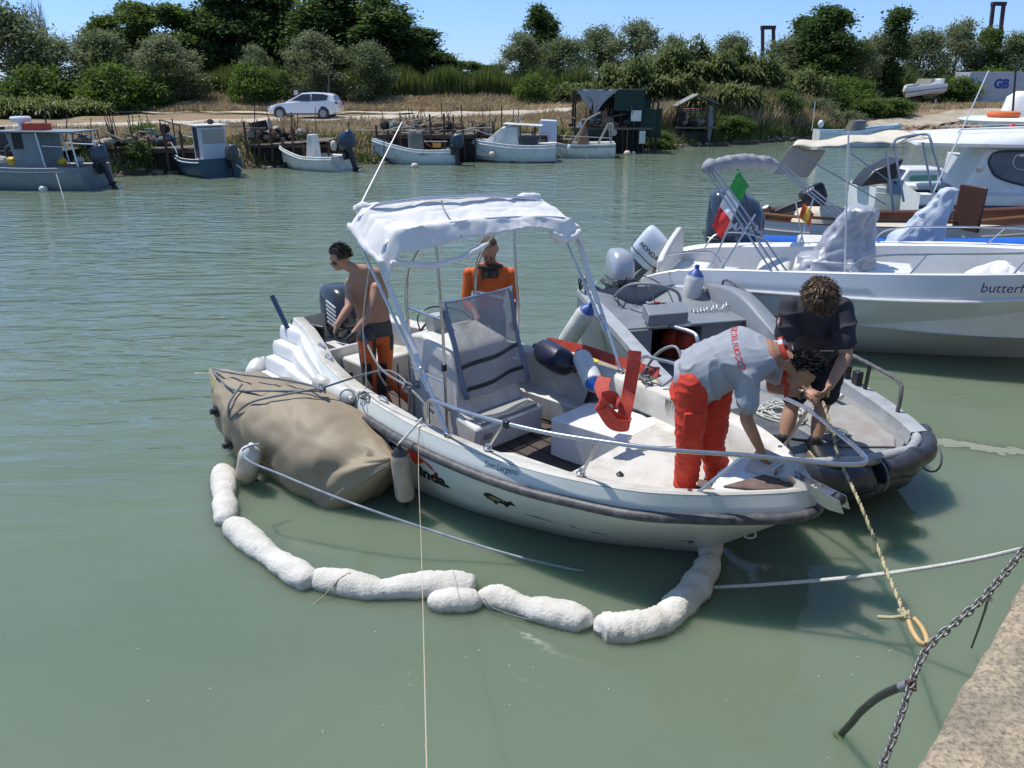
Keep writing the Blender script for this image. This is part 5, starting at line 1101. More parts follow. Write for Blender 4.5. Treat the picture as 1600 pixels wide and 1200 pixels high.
MB().ell((1.6, .3, 2.42), (.08, .08, .05)).build('nav_light', mat('nav_red', (.5, .03, .03), rough=.3), cr)
MB().lathe([(.07, 0), (.075, .01), (.05, .012)], cab(.012, .55, .02), (0, -1, 0), 14).build('vent_disc', steel, cr)
MB().box((2.6, 0, 2.44), (.5, .06, .12)).build('light_bar', steel, cr, bevel=.01)
# small boats deeper in the basin
def small_boat(name, label, F_, L_, B_, f0, f1, mh, mt=None, stripe=None, cat='boat', tilt=0, floor=.25, name_txt=None, inner=None, seats=True, k=3):
    t_ = thing(name, label, cat, F_.o, F_.rz); G = [(0, B_*.42, f0*1.02), (L_*.2, B_*.48, f0*.97), (L_*.45, B_*.5, f0), (L_*.7, B_*.42, lerp(f0, f1, .45)), (L_*.87, B_*.26, lerp(f0, f1, .75)), (L_, 0, f1)]
    Rr = [(x, y*1.01, z-.10*f0/.6) for x, y, z in G]; W_ = [(0, B_*.36, 0), (L_*.19, B_*.42, 0), (L_*.42, B_*.43, 0), (L_*.64, B_*.32, 0), (L_*.79, B_*.15, 0), (L_*.9, 0, 0)]
    H = Hull(G, Rr, W_, [(x, 0, -.2) for x, y, z in W_], k); ob = H.outer(); ob.build('hull', mh, t_, smooth=40); mt = mt or white
    H.rub(.025, 6).build('rub_rail', stripe or mt, t_); H.deck(.09, lambda x: floor).build('gunwale', mt, t_); H.sole(.08, floor, 0, L_*.9).build('sole', inner or gel_old, t_)
    if seats:
        for x in (.25, .55): MB().box((L_*x, 0, f0-.14), (.24, B_*.84, .03)).build('thwart', inner or gel_old, t_)
    return t_, H, (ob.v, ob.f)
t_, H_, _ = small_boat('cuddy_boat', 'small white cuddy boat with turquoise window half hidden behind the cruiser stern', Fr(9.3, 21.4, 1, .1), 3.4, 1.6, .8, 1.1, white)
MB().loft([[(.6, -.6, .8), (.6, .6, .8), (.9, .5, 1.25), (.9, -.5, 1.25)], [(2.4, -.45, .9), (2.4, .45, .9), (1.9, .4, 1.25), (1.9, -.4, 1.25)]]).build('cuddy', white, t_, bevel=.05)
MB().box((1.3, -.57, 1.03), (.75, .03, .16)).build('window', mat('turquoise_glass', (.10, .28, .27), rough=.2), t_, bevel=.02)
MB().loft([[(-.2, -.3, .8), (-.2, .3, .8), (.1, .3, 1.2), (.1, -.3, 1.2)], [(.6, -.4, .9), (.6, .4, .9), (.8, .4, 1.5), (.8, -.4, 1.5)]]).build('dark_hood', blackpl, t_, bevel=.04)
t_, H_, _ = small_boat('blue_skiff', 'low skiff with light blue deck moored behind the cream awning', Fr(at(1295, 45), 45, 1, -.1), 4.4, 1.7, .85, 1.2, white, mat('sky_blue', (.22, .36, .52), rough=.4))
MB().loft([rrect(2.0, 0, .5, .5, .85), rrect(2.1, 0, .4, .42, 1.35), rrect(2.2, 0, .1, .2, 1.4)]).build('windshield', mat('smoked_screen', (.16, .15, .12), rough=.1), t_, smooth=60)
MB().tube([(-.2, .2, .8), (-.22, .2, 2.3)], .02, 5).build('mast', white, t_)
MB().ell((.1, -.3, 1.18), (.16, .14, .2)).build('outboard_motor', white, t_)
t_, H_, _ = small_boat('second_cruiser', 'white cruiser with orange lifebuoy cut off by the right edge', Fr(13.0, 24, 1, -.3), 7, 2.6, 1.3, 1.7, white)
MB().loft([[(.4, -1.1, 1.3), (.4, 1.1, 1.3), (.9, 1.0, 2.25), (.9, -1.0, 2.25)], [(5, -.8, 1.5), (5, .8, 1.5), (4.6, .7, 2.25), (4.6, -.7, 2.25)]]).build('cabin', white, t_, bevel=.06)
MB().loft([rrect(2.6, 0, 2.6, 1.25, 2.26), rrect(2.6, 0, 2.7, 1.3, 2.34), rrect(2.6, 0, 2.4, 1.1, 2.42)]).build('hardtop', white, t_)
MB().tube(crv([(.9+.34*math.cos(a), -.55+.26*math.sin(a), 2.50) for a in np.linspace(0, 2*PI, 13)[:-1]], 2, True), .085, 8, closed=True).build('lifebuoy', mat('buoy_orange', (.72, .16, .04), rough=.6), t_)
MB().loft([rrect(1.6, .2, .6, .5, 2.42), rrect(1.6, .2, .5, .4, 2.95), rrect(1.6, .2, .3, .25, 3.1)]).build('flybridge', white, t_, smooth=60)
MB().tube([(1.2, -.3, 2.4), (1.0, -.3, 3.9)], .03, 5).build('mast', blackpl, t_)
print('near boats ok')
# ================================================================== BOATS MOORED ALONG THE FAR BANK
hull_gb = mat('old_grey_blue', (.21, .25, .28), (.17, .20, .22), rough=.5, scale=2, dirt=(.12, .12, .11), dirt_amt=.4)
hull_navy = mat('old_navy', (.015, .055, .095), (.02, .07, .11), rough=.35, scale=2)
hull_pale = mat('old_pale_blue', (.60, .67, .69), (.52, .58, .60), rough=.45, scale=2, dirt=(.24, .23, .19), dirt_amt=.5)
hull_w = mat('old_white', (.72, .73, .70), (.60, .60, .56), rough=.45, scale=2, dirt=(.25, .22, .16), dirt_amt=.6)
anti = mat('antifouling_red', (.12, .025, .02), rough=.8); rust = mat('rusty_iron', (.10, .055, .035), (.05, .04, .035), rough=.9, scale=8)
blk = mat('tarred_black', (.018, .018, .017), (.03, .028, .025), rough=.95, scale=5); net_g = mat('shade_net', (.012, .035, .028), (.02, .05, .04), rough=.9, scale=8, bump=.01)
orange_p = mat('orange_plastic', (.60, .14, .04), rough=.5); yellow_p = mat('yellow_plastic', (.62, .42, .03), rough=.5)
buoy_c = mat('buoy_cream', (.62, .50, .42), rough=.6)
def buoy(label, p, r, m=None, rp=None):
    t_ = thing('mooring_buoy', label, 'buoy', p); MB().ell((0, 0, 0), (r, r, r*.92), nu=14, nv=10).build('float', m or buoy_c, t_, smooth=80)
    MB().tube([(0, 0, r*.8), (0, 0, r*1.25)], r*.14, 6).build('eye', blackpl, t_)
# 1 grey work boat with wheelhouse
F1 = Fr(-13.95, 27.25, -1, .12)
t1, H1, _ = small_boat('grey_fishing_boat', 'grey fishing boat with boxy wheelhouse and red crates on its roof, far left', F1, 6.4, 2.0, .72, 1.0, hull_gb, hull_gb, hull_gb, seats=False, inner=hull_gb)
MB().loft([[(1.45, -.55, .35), (1.45, .55, .35), (1.45, .55, 1.78), (1.45, -.55, 1.78)], [(2.35, -.55, .35), (2.35, .55, .35), (2.6, .55, 1.78), (2.6, -.55, 1.78)]]).build('wheelhouse', hull_gb, t1, bevel=.02)
MB().box((2.2, -.56, 1.55), (.34, .03, .55)).build('window', darkgap, t1); MB().box((2.2, .56, 1.55), (.34, .03, .55)).build('window', darkgap, t1)
MB().box((1.55, 0, 1.82), (2.9, 1.35, .05)).build('wheelhouse_roof', hull_gb, t1, bevel=.01)
for x, y in ((.2, -.6), (.2, .6), (1.35, -.62), (1.35, .62)): MB().tube([(x, y, .7), (x+.12, y, 1.81)], .025, 5).build('frame_post', alu, t1)
for y in (-.6, .6): MB().tube([(.25, y, 1.35), (1.35, y, 1.38)], .018, 5).build('frame_rail', alu, t1)
MB().lathe([(.02, 2.08), (.3, 2.10), (.32, 2.22), (.28, 2.27), (.02, 2.28)], (2.35, 0, 0), n=16).build('radar_dome', mat('dome_white', (.68, .70, .74), rough=.4), t1)
MB().lathe([(.12, 1.83), (.1, 2.10)], (2.35, 0, 0)).build('radar_foot', alu, t1)
outboard(t1, (-.25, .0, .80), 0, .30, 1.15, mat('cowl_navy', (.03, .05, .08), rough=.3), blackpl)
MB().tube(crv([(3.25+.28*math.cos(a), -.5, 1.02+.28*math.sin(a)) for a in np.linspace(0, 2*PI, 11)[:-1]], 2, True), .07, 7, closed=True).build('fender_tyre', rubber, t1)
for i, (x, y, m_) in enumerate(((2.75, -.4, orange_p), (2.9, .1, yellow_p), (3.5, -.2, rope_white), (1.0, .2, yellow_p), (.7, -.2, rope_white))):
    MB().ell((x, y, .85), (.18, .15, .13), nu=8, nv=6, fn=lambda p: p*(1+.3*mnoise.noise(p*3+Vector((i, 0, 0))))).build('net_bundle', m_, t1)
for i, x in enumerate((1.62, 1.98)):
    t_ = thing('fish_crate', ('red fish crate on the wheelhouse roof of the grey boat, aft one', 'red fish crate on the wheelhouse roof next to the white dome')[i], 'crate', F1(x, .05, 1.85), F1.rz+.1*i)
    b = MB()
    for s_, c_ in (((.34, .02, .2), (0, -.25, .1)), ((.34, .02, .2), (0, .25, .1)), ((.02, .5, .2), (-.17, 0, .1)), ((.02, .5, .2), (.17, 0, .1)), ((.34, .5, .02), (0, 0, .012))): b.box(c_, s_)
    b.build('crate_body', mat('crate_red', (.50, .05, .03), rough=.6), t_)
# 2 navy boat
F2 = Fr(-10.85, 30.35, -.66, .75)
t2, H2_, _ = small_boat('navy_fishing_boat', 'small navy blue boat with tall white wheelhouse, second from the left', F2, 3.75, 1.9, .66, 1.05, hull_navy, hull_w, hull_w)
MB().loft([[(.55, -.55, .3), (.55, .42, .3), (.55, .42, 1.75), (.55, -.55, 1.75)], [(1.35, -.55, .3), (1.35, .42, .3), (1.3, .42, 1.8), (1.3, -.55, 1.8)]]).build('wheelhouse', mat('house_white', (.52, .56, .62), (.46, .5, .55), rough=.5), t2, bevel=.02)
MB().box((.54, -.07, 1.42), (.02, .82, .5)).build('window', mat('window_grey', (.28, .28, .27), rough=.2), t2); MB().box((1.0, .43, 1.2), (.34, .03, 1.1)).build('door', darkgap, t2)
MB().box((.95, -.07, 1.82), (1.1, 1.25, .05)).build('wheelhouse_roof', hull_w, t2, bevel=.01); MB().ell((1.0, -.2, 1.93), (.12, .12, .1)).build('roof_lamp', darkgap, t2)
outboard(t2, (-.22, -.35, .62), 0, 0, 1.15, mat('cowl_slate', (.05, .06, .07), rough=.4), blackpl)
MB().tube(crv([H2_.gun(1.6, -1), H2_.gun(1.8, -1, 0, .25), H2_.gun(3.0, -1, 0, .25), Vector((3.7, 0, 1.3)), H2_.gun(3.0, 1, 0, .25), H2_.gun(1.8, 1, 0, .25), H2_.gun(1.6, 1)], 5), .018, 6).build('bow_rail', alu, t2)
MB().tube(crv([H2_.gun(.1, -1), H2_.gun(.15, -1, 0, .25), H2_.gun(.8, -1, 0, .28), H2_.gun(.9, -1)], 4), .018, 6).build('stern_rail', alu, t2)
# 3 open pale boat
F3 = Fr(-6.75, 32.6, -.88, .48)
t3, H3, _ = small_boat('open_skiff', 'open pale skiff with small white console and large dark outboard, third from left', F3, 3.35, 1.6, .55, .95, hull_w, hull_w, hull_w)
MB().loft([[(1.3, -.25, .25), (1.3, .25, .25), (1.35, .2, 1.35), (1.35, -.2, 1.35)], [(1.75, -.25, .25), (1.75, .25, .25), (1.6, .2, 1.35), (1.6, -.2, 1.35)]]).build('console', hull_w, t3, bevel=.03)
outboard(t3, (-.3, .0, .85), 0, .32, 1.35, mat('cowl_navy', (.03, .05, .08), rough=.3), blackpl)
MB().tube([(.4, -.7, 1.0), (2.4, -.6, 1.05)], .02, 5).build('oar', wood, t3); MB().ell((-.05, .55, 1.0), (.13, .13, .2)).build('stern_fender', buoy_c, t3)
# 4 pale boat with orange ring and faded name
F4 = Fr(-2.4, 35.6, -1, .10)
t4, H4, HS4 = small_boat('pale_fishing_boat', 'pale blue wooden boat with orange ring and grey hood, fourth from left', F4, 3.75, 1.7, .62, 1.02, hull_pale, hull_pale, hull_w)
MB().loft([rrect(1.75, .1, .32, .4, .4), rrect(1.78, .1, .30, .36, 1.2), rrect(1.82, .1, .24, .3, 1.35)]).build('canvas_hood', mat('hood_grey', (.20, .19, .17), (.15, .145, .13), rough=.9), t4, smooth=60)
MB().tube(crv([(2.0+.2*math.cos(a), -.55, .88+.24*math.sin(a)) for a in np.linspace(0, 2*PI, 11)[:-1]], 2, True), .03, 6, closed=True).build('orange_hoop', mat('faded_orange', (.62, .20, .12), rough=.6), t4)
MB().tube(crv([(1.6, -.5, 1.1), (1.45, -.5, .8), (1.25, -.5, .66)], 4), .03, 5).build('orange_hoop', mat('faded_orange', (.62, .20, .12)), t4)
MB().box((.95, -.5, .72), (.36, .28, .2)).build('crate_orange', mat('ochre_plastic', (.48, .22, .05), rough=.6), t4, bevel=.01); MB().ell((2.0, -.6, .72), (.12, .1, .08)).build('float', yellow_p, t4)
txt('lettering', 'APLLO', .13, mat('black_ink', (.01, .01, .012)), t4, (1.42, 2., .44), (-1, 0, 0), (0, 0, 1), HS4, Vector((0, -1, 0))) if False else txt('lettering', 'APLLO', .15, ink, t4, (1.5, 1.4, .40), (-1, 0, 0), (0, 0, 1), HS4, Vector((0, -1, 0)), off=.01)
outboard(t4, (-.1, -.05 if False else .75, .72), 0, 0, 1.15, mat('cowl_navy', (.03, .05, .08), rough=.3), blackpl)
MB().tube([(.1, .5, .6), (.1, .5, 1.35)], .015, 5).build('pole', rust, t4); MB().tube([(.3, .6, .95), (1.3, .62, .95)], .015, 5).build('side_rail', alu, t4)
# 5 white cuddy boat with red boot top
F5 = Fr(1.95, 36.5, -1, .10)
t5, H5, _ = small_boat('cuddy_fishing_boat', 'white cuddy fishing boat with dark red waterline, left of the gallows boat', F5, 4.2, 1.8, .74, .98, hull_pale, hull_w, hull_w, inner=darkgap, seats=False)
b = MB(); rows = []
for i in range(9):
    x = lerp(-.01, 3.7, i/8); hb = interp(x, [0, .8, 1.8, 2.7, 3.4, 3.75], [.66, .77, .79, .6, .28, .02])+.012; rows.append([(x, -hb, -.05), (x, -hb, .10)])
b.strip(rows); b.strip([[(x, -y, z) for x, y, z in r] for r in rows]); b.build('boot_stripe', anti, t5)
MB().loft([[(1.6, -.55, .6), (1.6, .55, .6), (1.7, .5, 1.5), (1.7, -.5, 1.5)], [(2.6, -.5, .7), (2.6, .5, .7), (2.35, .42, 1.45), (2.35, -.42, 1.45)], [(3.2, -.3, .8), (3.2, .3, .8), (3.0, .2, .98), (3.0, -.2, .98)]]).build('cuddy', hull_w, t5, bevel=.03)
MB().box((1.45, 0, 1.55), (1.7, 1.15, .05), tilt=('Y', -.05)).build('cuddy_roof', hull_w, t5, bevel=.015)
for x in (.75, 1.6): MB().tube([(x, -.5, .7), (x, -.5, 1.55)], .02, 5).build('roof_post', hull_w, t5)
MB().box((1.15, 0, .9), (.7, .9, .35)).build('engine_box', mat('engine_dark', (.04, .045, .05)), t5); MB().box((1.69, .0, 1.15), (.02, .7, .4)).build('window', mat('window_grey', (.28, .28, .27)), t5)
MB().tube([(2.6, .4, 1.05), (3.9, .1, 1.4)], .015, 5).build('bow_rail', alu, t5); MB().tube([(1.75, 0, 1.55), (1.95, 0, 2.3), (1.5, 0, 1.58)], .02, 5).build('mast', alu, t5)
# 6 gallows boat
F6 = Fr(4.85, 38.75, -1, .07)
t6, H6, _ = small_boat('gallows_boat', 'white and green fishing boat with upright white locker cabin and net gallows', F6, 5.1, 1.9, .62, 1.05, hull_w, hull_w, mat('green_stripe', (.05, .12, .09)), seats=False)
MB().loft([[(2.75, -.45, .35), (2.75, .45, .35), (2.75, .45, 1.62), (2.75, -.45, 1.62)], [(3.7, -.45, .35), (3.7, .45, .35), (3.5, .4, 1.66), (3.5, -.4, 1.66)]]).build('locker_cabin', mat('cabin_pale', (.58, .63, .70), rough=.45), t6, bevel=.03)
MB().box((2.74, 0, 1.2), (.02, .6, .6)).build('door', mat('window_grey', (.28, .28, .27)), t6)
for p, q, r_ in (((2.0, .4, .6), (1.35, .4, 1.7), .045), ((1.35, .4, 1.7), (.75, .4, 2.0), .045), ((.8, .3, .6), (.35, .3, 1.5), .06), ((.35, .3, 1.5), (.2, .3, .6), .04), ((.2, .35, .6), (.15, .35, 1.6), .025)):
    MB().tube([p, q], r_, 6).build('gallows_beam', mat('weathered_pole', (.32, .30, .27), rough=.8), t6)
MB().lathe([(.16, -.06), (.18, -.04), (.1, 0), (.18, .04), (.16, .06)], (.25, .2, 1.35), (0, 1, 0), 14).build('winch_drum', mat('drum_grey', (.36, .36, .35)), t6); MB().lathe([(.13, -.06), (.15, -.04), (.15, .04)], (.08, .15, 1.1), (0, 1, 0), 12).build('winch_drum', mat('drum_grey', (.36, .36, .35)), t6)
MB().loft([rrect(1.5, .1, .32, .25, .55), rrect(1.5, .1, .25, .2, .9), rrect(1.45, .1, .1, .08, 1.35)]).build('net_bundle', mat('net_brown', (.22, .13, .08), (.15, .10, .07), rough=.95, bump=.02), t6, smooth=60)
MB().ell((2.15, .95, .38), (.11, .11, .24)).build('side_fender', hull_w, t6); MB().box((2.35, 0, .78), (.7, .8, .03)).build('plank_seat', wood, t6)
MB().tube([(.3, .85, .9), (2.6, .85, 1.0)], .014, 5).build('side_rail', alu, t6)
for i, (px, py, r_, lab, m_) in enumerate([(68, 296, .14, 'small white buoy floating beside the grey fishing boat', fender_white), (648, 260, .16, 'pinkish buoy floating at the side of the pale blue boat', buoy_c), (769, 241, .14, 'cream buoy hanging against the flank of the cuddy fishing boat', buoy_c),
        (980, 240, .17, 'round cream buoy floating right of the gallows boat', buoy_c), (990, 239, .10, 'flat little float touching the round cream buoy', fender_white), (388, 226, .0, '', None)]):
    if r_: buoy(lab, PZ(px, py, .35) if i == 2 else PZ(px, py, .05), r_, m_)
for i, (a, b_, lab) in enumerate([((88, 272, .7), (100, 312, 0), 'mooring line falling from the grey fishing boat into the canal'), ((370, 258, .6), (398, 280, 0), 'mooring line from the navy boat stern into the water'), ((873, 240, .5), (884, 256, 0), 'first mooring line of the gallows boat running into the water'), ((907, 235, .6), (922, 254, 0), 'second mooring line of the gallows boat, further right')]):
    rope('mooring_line', lab, [PZ(*a), PZ(*b_)], .014, rope_white, raw=True)
# ================================================================== JETTIES, HUTS AND CLUTTER
def jetty(label, x0, x1, y0, y1, z, planks=True, tilt=0., posts=6, seed=1, th=.08, skirt=False, name='jetty'):
    t_ = thing(name, label, 'jetty', ((x0+x1)/2, y0, 0)); g = random.Random(seed); ox = (x0+x1)/2; n = max(3, int((x1-x0)/.16))
    for i in range(n):
        x = lerp(x0, x1, (i+.5)/n)-ox; l_ = (y1-y0)*g.uniform(.94, 1.03)
        MB().box((x, l_/2, z+tilt*x+g.uniform(-.012, .012)), ((x1-x0)/n*.93, l_, th*.5)).build('plank', wood, t_, smooth=0)
    for i in range(posts):
        x = lerp(x0, x1, i/(posts-1))-ox; hp = g.uniform(-.02, .9)
        MB().tube([(x+g.uniform(-.05, .05), g.uniform(-.05, .1), -.8), (x+g.uniform(-.08, .08), .0, z+hp)], g.uniform(.035, .06), 6).build('pile', rust, t_)
    MB().beam((x0-ox, .05, z-.1), (x1-ox, .05, z-.1), .09, .12).build('edge_beam', rust, t_)
    if skirt: MB().box((0, (y1-y0)*.5, z*.42), (x1-x0-.1, (y1-y0)*.8, z*.8)).build('dark_underfill', blk, t_)  # one black box fills the space below the planks
    return t_
jetty('low dark jetty with black crib behind the navy fishing boat', -15.2, -11.9, 31.3, 33.6, .95, posts=6, seed=2, skirt=True)
jetty('rickety sloping jetty between the navy boat and the open skiff', -10.9, -7.6, 33.8, 36.0, .95, tilt=.06, posts=8, seed=3, skirt=True)
jetty('jetty buried under driftwood behind the pale blue boat', -5.9, -1.6, 36.2, 38.2, 1.15, posts=10, seed=4, skirt=True)
jetty('end of the black jetty at the left edge of the frame', -20.5, -16.2, 29.3, 31.2, 1.0, posts=6, seed=5, skirt=True)
jetty('small jetty under the cuddy fishing boat bow', -1.4, 1.6, 38.0, 39.2, 1.0, posts=6, seed=6)
def driftwood():
    g = random.Random(11); t_ = thing('driftwood_heap', 'heap of bleached driftwood and canes on the jetty behind the pale boat', 'driftwood', (-3.9, 37, 1.2))
    for i in range(90):
        x, y = g.gauss(-.2, .95), g.uniform(-.7, .8); z = abs(g.gauss(0, .16))+.05*(1-abs(x)); a = g.gauss(.1, .5); L_ = g.uniform(.4, 1.5)
        MB().tube([(x-L_/2*math.cos(a), y, z), (x+L_/2*math.cos(a), y+L_*.3*math.sin(a*2), z+L_*.25*g.uniform(-.3, 1))], g.uniform(.012, .045), 5).build('branch', mat('bleached_wood', (.42, .37, .30), (.28, .24, .19), rough=.9, scale=4), t_)
driftwood()
SL = 'behind the grey fishing boat roof|leaning beside the gangway frames|at the left end of the low dark jetty|between the white tank and the pump|tallest stake beside the leaning black panel|just right of the white car tail|above the open skiff bow|between open skiff and pale boat, slightly thicker|before the left end of the driftwood|short one poking out of the driftwood|tall one at the left edge of the wide road|short leaning one near the wide road|next to the short leaning one|tallest of the group above the dark outboard|short one over the cuddy boat bow|alone against the pale road|left of the close pair on the bank|right of the close pair on the bank|at the stern of the cuddy boat|beside the open hut|first one rising above the tarpaulin|second one rising above the tarpaulin|third one rising above the hut roof|right of the green netting'.split('|')
def stick(px, py0, py1, Y_, lab, r_=.02, m_=None, lean=0):
    p0 = PY(px, py1, Y_); p1 = PY(px+lean, py0, Y_); p0.z = min(p0.z, float(hgt(p0.x, Y_))-.1); rope('mooring_stake', lab, [p0, p1], r_, m_ or rust, 'stake', raw=True, n=5, group='stakes along the far bank')
STK = [(70, 168, 210, 31.5), (98, 180, 215, 31.5, 7), (212, 196, 240, 33), (284, 210, 240, 33), (398, 162, 262, 33.6), (465, 178, 232, 35), (545, 190, 225, 35.5), (600, 190, 260, 35.2), (626, 180, 245, 35.6), (652, 180, 205, 37.5), (690, 160, 225, 37), (697, 176, 205, 37.4, 4), (708, 178, 218, 37), (721, 164, 240, 37), (739, 190, 215, 38), (784, 166, 200, 39), (802, 168, 215, 39), (810, 170, 215, 39), (832, 205, 250, 36.6), (1050, 165, 180, 44), (918, 128, 150, 42), (935, 126, 150, 42), (974, 124, 150, 42.5), (1000, 128, 160, 43)]
for i, s_ in enumerate(STK): stick(s_[0], s_[1], s_[2], s_[3], 'thin rusty stake '+SL[i], .022 if i % 3 else .03, lean=s_[4] if len(s_) > 4 else 0)
def boxthing(name, label, cat, c, size, m_, rz=0, bev=.02, lid=None):
    t_ = thing(name, label, cat, (c[0], c[1], c[2]), rz); MB().box((0, 0, size[2]/2), size).build('body', m_, t_, bevel=bev)
    MB().box((0, 0, size[2]+.02), (size[0]*1.06, size[1]*1.06, .04)).build('lid', lid or m_, t_, bevel=.01); return t_
p = PY(22, 235, 30); boxthing('fish_bin', 'black plastic fish bin standing on the jetty at the left edge', 'bin', (p.x, 30, 1.03), (1.1, .8, .62), blackpl)
p = PY(5, 235, 30.6); boxthing('fish_bin', 'second black bin half cut by the left edge', 'bin', (p.x-.4, 30.6, 1.03), (.8, .8, .7), blackpl)
p = PY(237, 222, 33); 
t_ = thing('water_tank', 'white ribbed plastic tank on the low dark jetty', 'tank', (p.x, 33, 1.0)); MB().loft([rrect(0, 0, .2*(1+.06*(i % 2)), .2*(1+.06*(i % 2)), i*.085) for i in range(8)]).build('body', mat('tank_white', (.60, .60, .55), rough=.5), t_)
p = PY(275, 222, 33); t_ = thing('pump_engine', 'blue pump engine with black pipe frame at the end of the low jetty', 'pump', (p.x-.1, 32.6, .98))
MB().loft([rrect(0, 0, .26, .22, 0), rrect(0, 0, .24, .2, .3), rrect(-.1, 0, .12, .12, .42)]).build('housing', mat('pump_blue', (.04, .10, .16), rough=.5), t_); MB().lathe([(.17, -.1), (.19, 0), (.17, .1)], (-.1, 0, .62), (0, 1, 0), 12).build('fan_case', blk, t_)
for x, h_ in ((.45, .8), (.2, 1.0), (-.3, .95)): MB().tube([(x, .1, 0), (x, .1, h_)], .025, 5).build('frame_pipe', rust, t_)
MB().tube([(.45, .1, .75), (-.3, .1, .95)], .025, 5).build('frame_pipe', rust, t_)
p = PY(415, 205, 36); t_ = thing('black_panel', 'leaning black panel on the rickety jetty below the car', 'panel', (p.x, 35.2, 1.0)); MB().box((0, 0, .38), (.75, .04, .75), tilt=('Y', -.18)).build('board', blk, t_); MB().box((.45, .05, .42), (.12, .05, .85), tilt=('Y', -.1)).build('white_strip', hull_w, t_)
for i, (px, py, Y_) in enumerate(((105, 205, 30.5), (130, 200, 31))):
    p = PY(px, py, Y_); t_ = thing('gangway_frame', ('rusty pipe gangway frame behind the grey boat roof, left one', 'rusty pipe gangway frame behind the grey boat roof, right one')[i], 'frame', (p.x, Y_, .9)); q = [(-.5, 0, 0), (-.45, 0, .7), (.5, 0, .75), (.55, 0, 0)]
    MB().tube(q, .025, 5).build('pipe', rust, t_); MB().tube([(-.48, 0, .4), (.52, 0, .42)], .018, 5).build('pipe', rust, t_); MB().tube([(-.2, 0, 0), (-.2, 0, .72)], .018, 5).build('pipe', rust, t_)
p = PY(150, 222, 31.5); t_ = thing('tyre', 'black tyre hanging on the jetty behind the grey boat', 'tyre', (p.x, 31.3, .85)); MB().tube(crv([(.3*math.cos(a), 0, .3*math.sin(a)) for a in np.linspace(0, 2*PI, 13)[:-1]], 2, True), .1, 8, closed=True).build('tread', rubber, t_)
MB().ell((0, 0, 0), (.12, .05, .12)).build('float', hull_w, t_)
p = PY(58, 230, 29.5)
# tarpaulin hut
hx, hy = at(930, 40.6)+.9, 40.9; t_ = thing('fishing_hut', 'ramshackle fishing hut on stilts hung with green netting and a grey tarpaulin', 'hut', (hx, hy, 0))
for x in (-1.75, -.6, .5, 1.5, 2.3):
    for y in (0, 1.5): MB().tube([(x, y, -.6), (x+.03, y, 2.85 if x < 1 else 2.4)], .05, 6).build('post', blk, t_)
MB().box((.1, .75, 1.15), (4.0, 1.8, .10)).build('floor', wood, t_); MB().box((.6, 1.5, 1.9), (3.0, .05, 1.4)).build('back_wall', blk, t_)
MB().box((.9, -.06, 2.45), (1.45, .06, .95), tilt=('Y', .03)).build('green_netting', net_g, t_)
MB().grid(10, 8, lambda u, v: Vector((lerp(1.45, 2.55, u), -.05+.05*math.sin(u*9), lerp(2.1, .75, v)+.05*math.sin(u*7)))).build('green_netting', net_g, t_, solid=.01)
MB().grid(10, 8, lambda u, v: Vector((lerp(.9, 2.0, u), .2+.05*math.sin(u*9), lerp(2.5, 1.0, v)))).build('green_netting', net_g, t_, solid=.01)
MB().loft([rrect(-.7, .1, .75, .4, .55), rrect(-.7, .1, .85, .5, .8), rrect(-.7, .1, .7, .4, 1.1)]).build('net_bundle', net_g, t_, smooth=60)
def tarp(u, v):
    e = .25+.75*abs(2*u-1)**1.0 if False else 1
    w0 = lerp(1.0, .22+.1*math.sin(v*5), v**.8); x = -.85+(u-.42)*2.1*w0; return Vector((x, -.12+.14*mnoise.noise(Vector((u*5, v*4, 3))), 2.95-.98*v*(1-.35*math.sin(u*7))))
MB().grid(24, 14, tarp).build('tarpaulin', mat('tarp_grey', (.34, .35, .37), (.25, .26, .29), rough=.55, bump=.01), t_, smooth=80, solid=.008)
MB().box((.2, .7, 2.95), (3.6, 1.6, .04)).build('roof', net_g, t_)
MB().box((-.3, -.1, 1.6), (.25, .2, .75)).build('brown_board', mat('brown_board', (.15, .07, .035)), t_); MB().box((-1.5, -.1, 1.35), (.2, .2, .25)).build('white_can', hull_w, t_); MB().box((1.25, -.15, 1.75), (.5, .06, .5)).build('rag', hull_w, t_)
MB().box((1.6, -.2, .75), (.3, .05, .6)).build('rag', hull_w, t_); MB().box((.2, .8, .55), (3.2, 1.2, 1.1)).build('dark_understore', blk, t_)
for i in range(14):
    x = -1.2+i*.26; MB().tube([(x, -.15+.05*(i % 3), 1.1+.1*math.sin(i)), (x+.06*math.sin(i*2), -.2, -.1)], .03, 5).build('hanging_net', (blk, rust, mat('net_brown', (.22, .13, .08)))[i % 3], t_)
# open hut
hx, hy = at(1100, 45), 45.4; t_ = thing('open_hut', 'open sided stilt hut with small grey pitched roof, right of the green hut', 'hut', (hx, hy, 0))
for x in (-1.0, -.1, .55, 1.05):
    for y in (0, 1.1): MB().tube([(x, y, -.5), (x+.03, y, 2.2)], .035, 5).build('post', rust, t_)
MB().box((0, .5, .95), (2.3, 1.4, .08)).build('floor', wood, t_)
MB().add([(-1.15, -.2, 2.05), (0, -.2, 2.65), (1.15, -.2, 2.2), (-1.15, 1.3, 2.05), (0, 1.3, 2.65), (1.15, 1.3, 2.2)], [(0, 1, 4, 3), (1, 2, 5, 4)]).build('roof', mat('roof_sheet', (.24, .24, .235), (.17, .17, .165), rough=.7), t_, solid=.05, smooth=0)
MB().box((-.8, .3, 1.35), (.5, .5, .75)).build('black_box', blk, t_); MB().box((-.1, .3, .45), (1.8, .8, .6)).build('dark_understore', blk, t_)
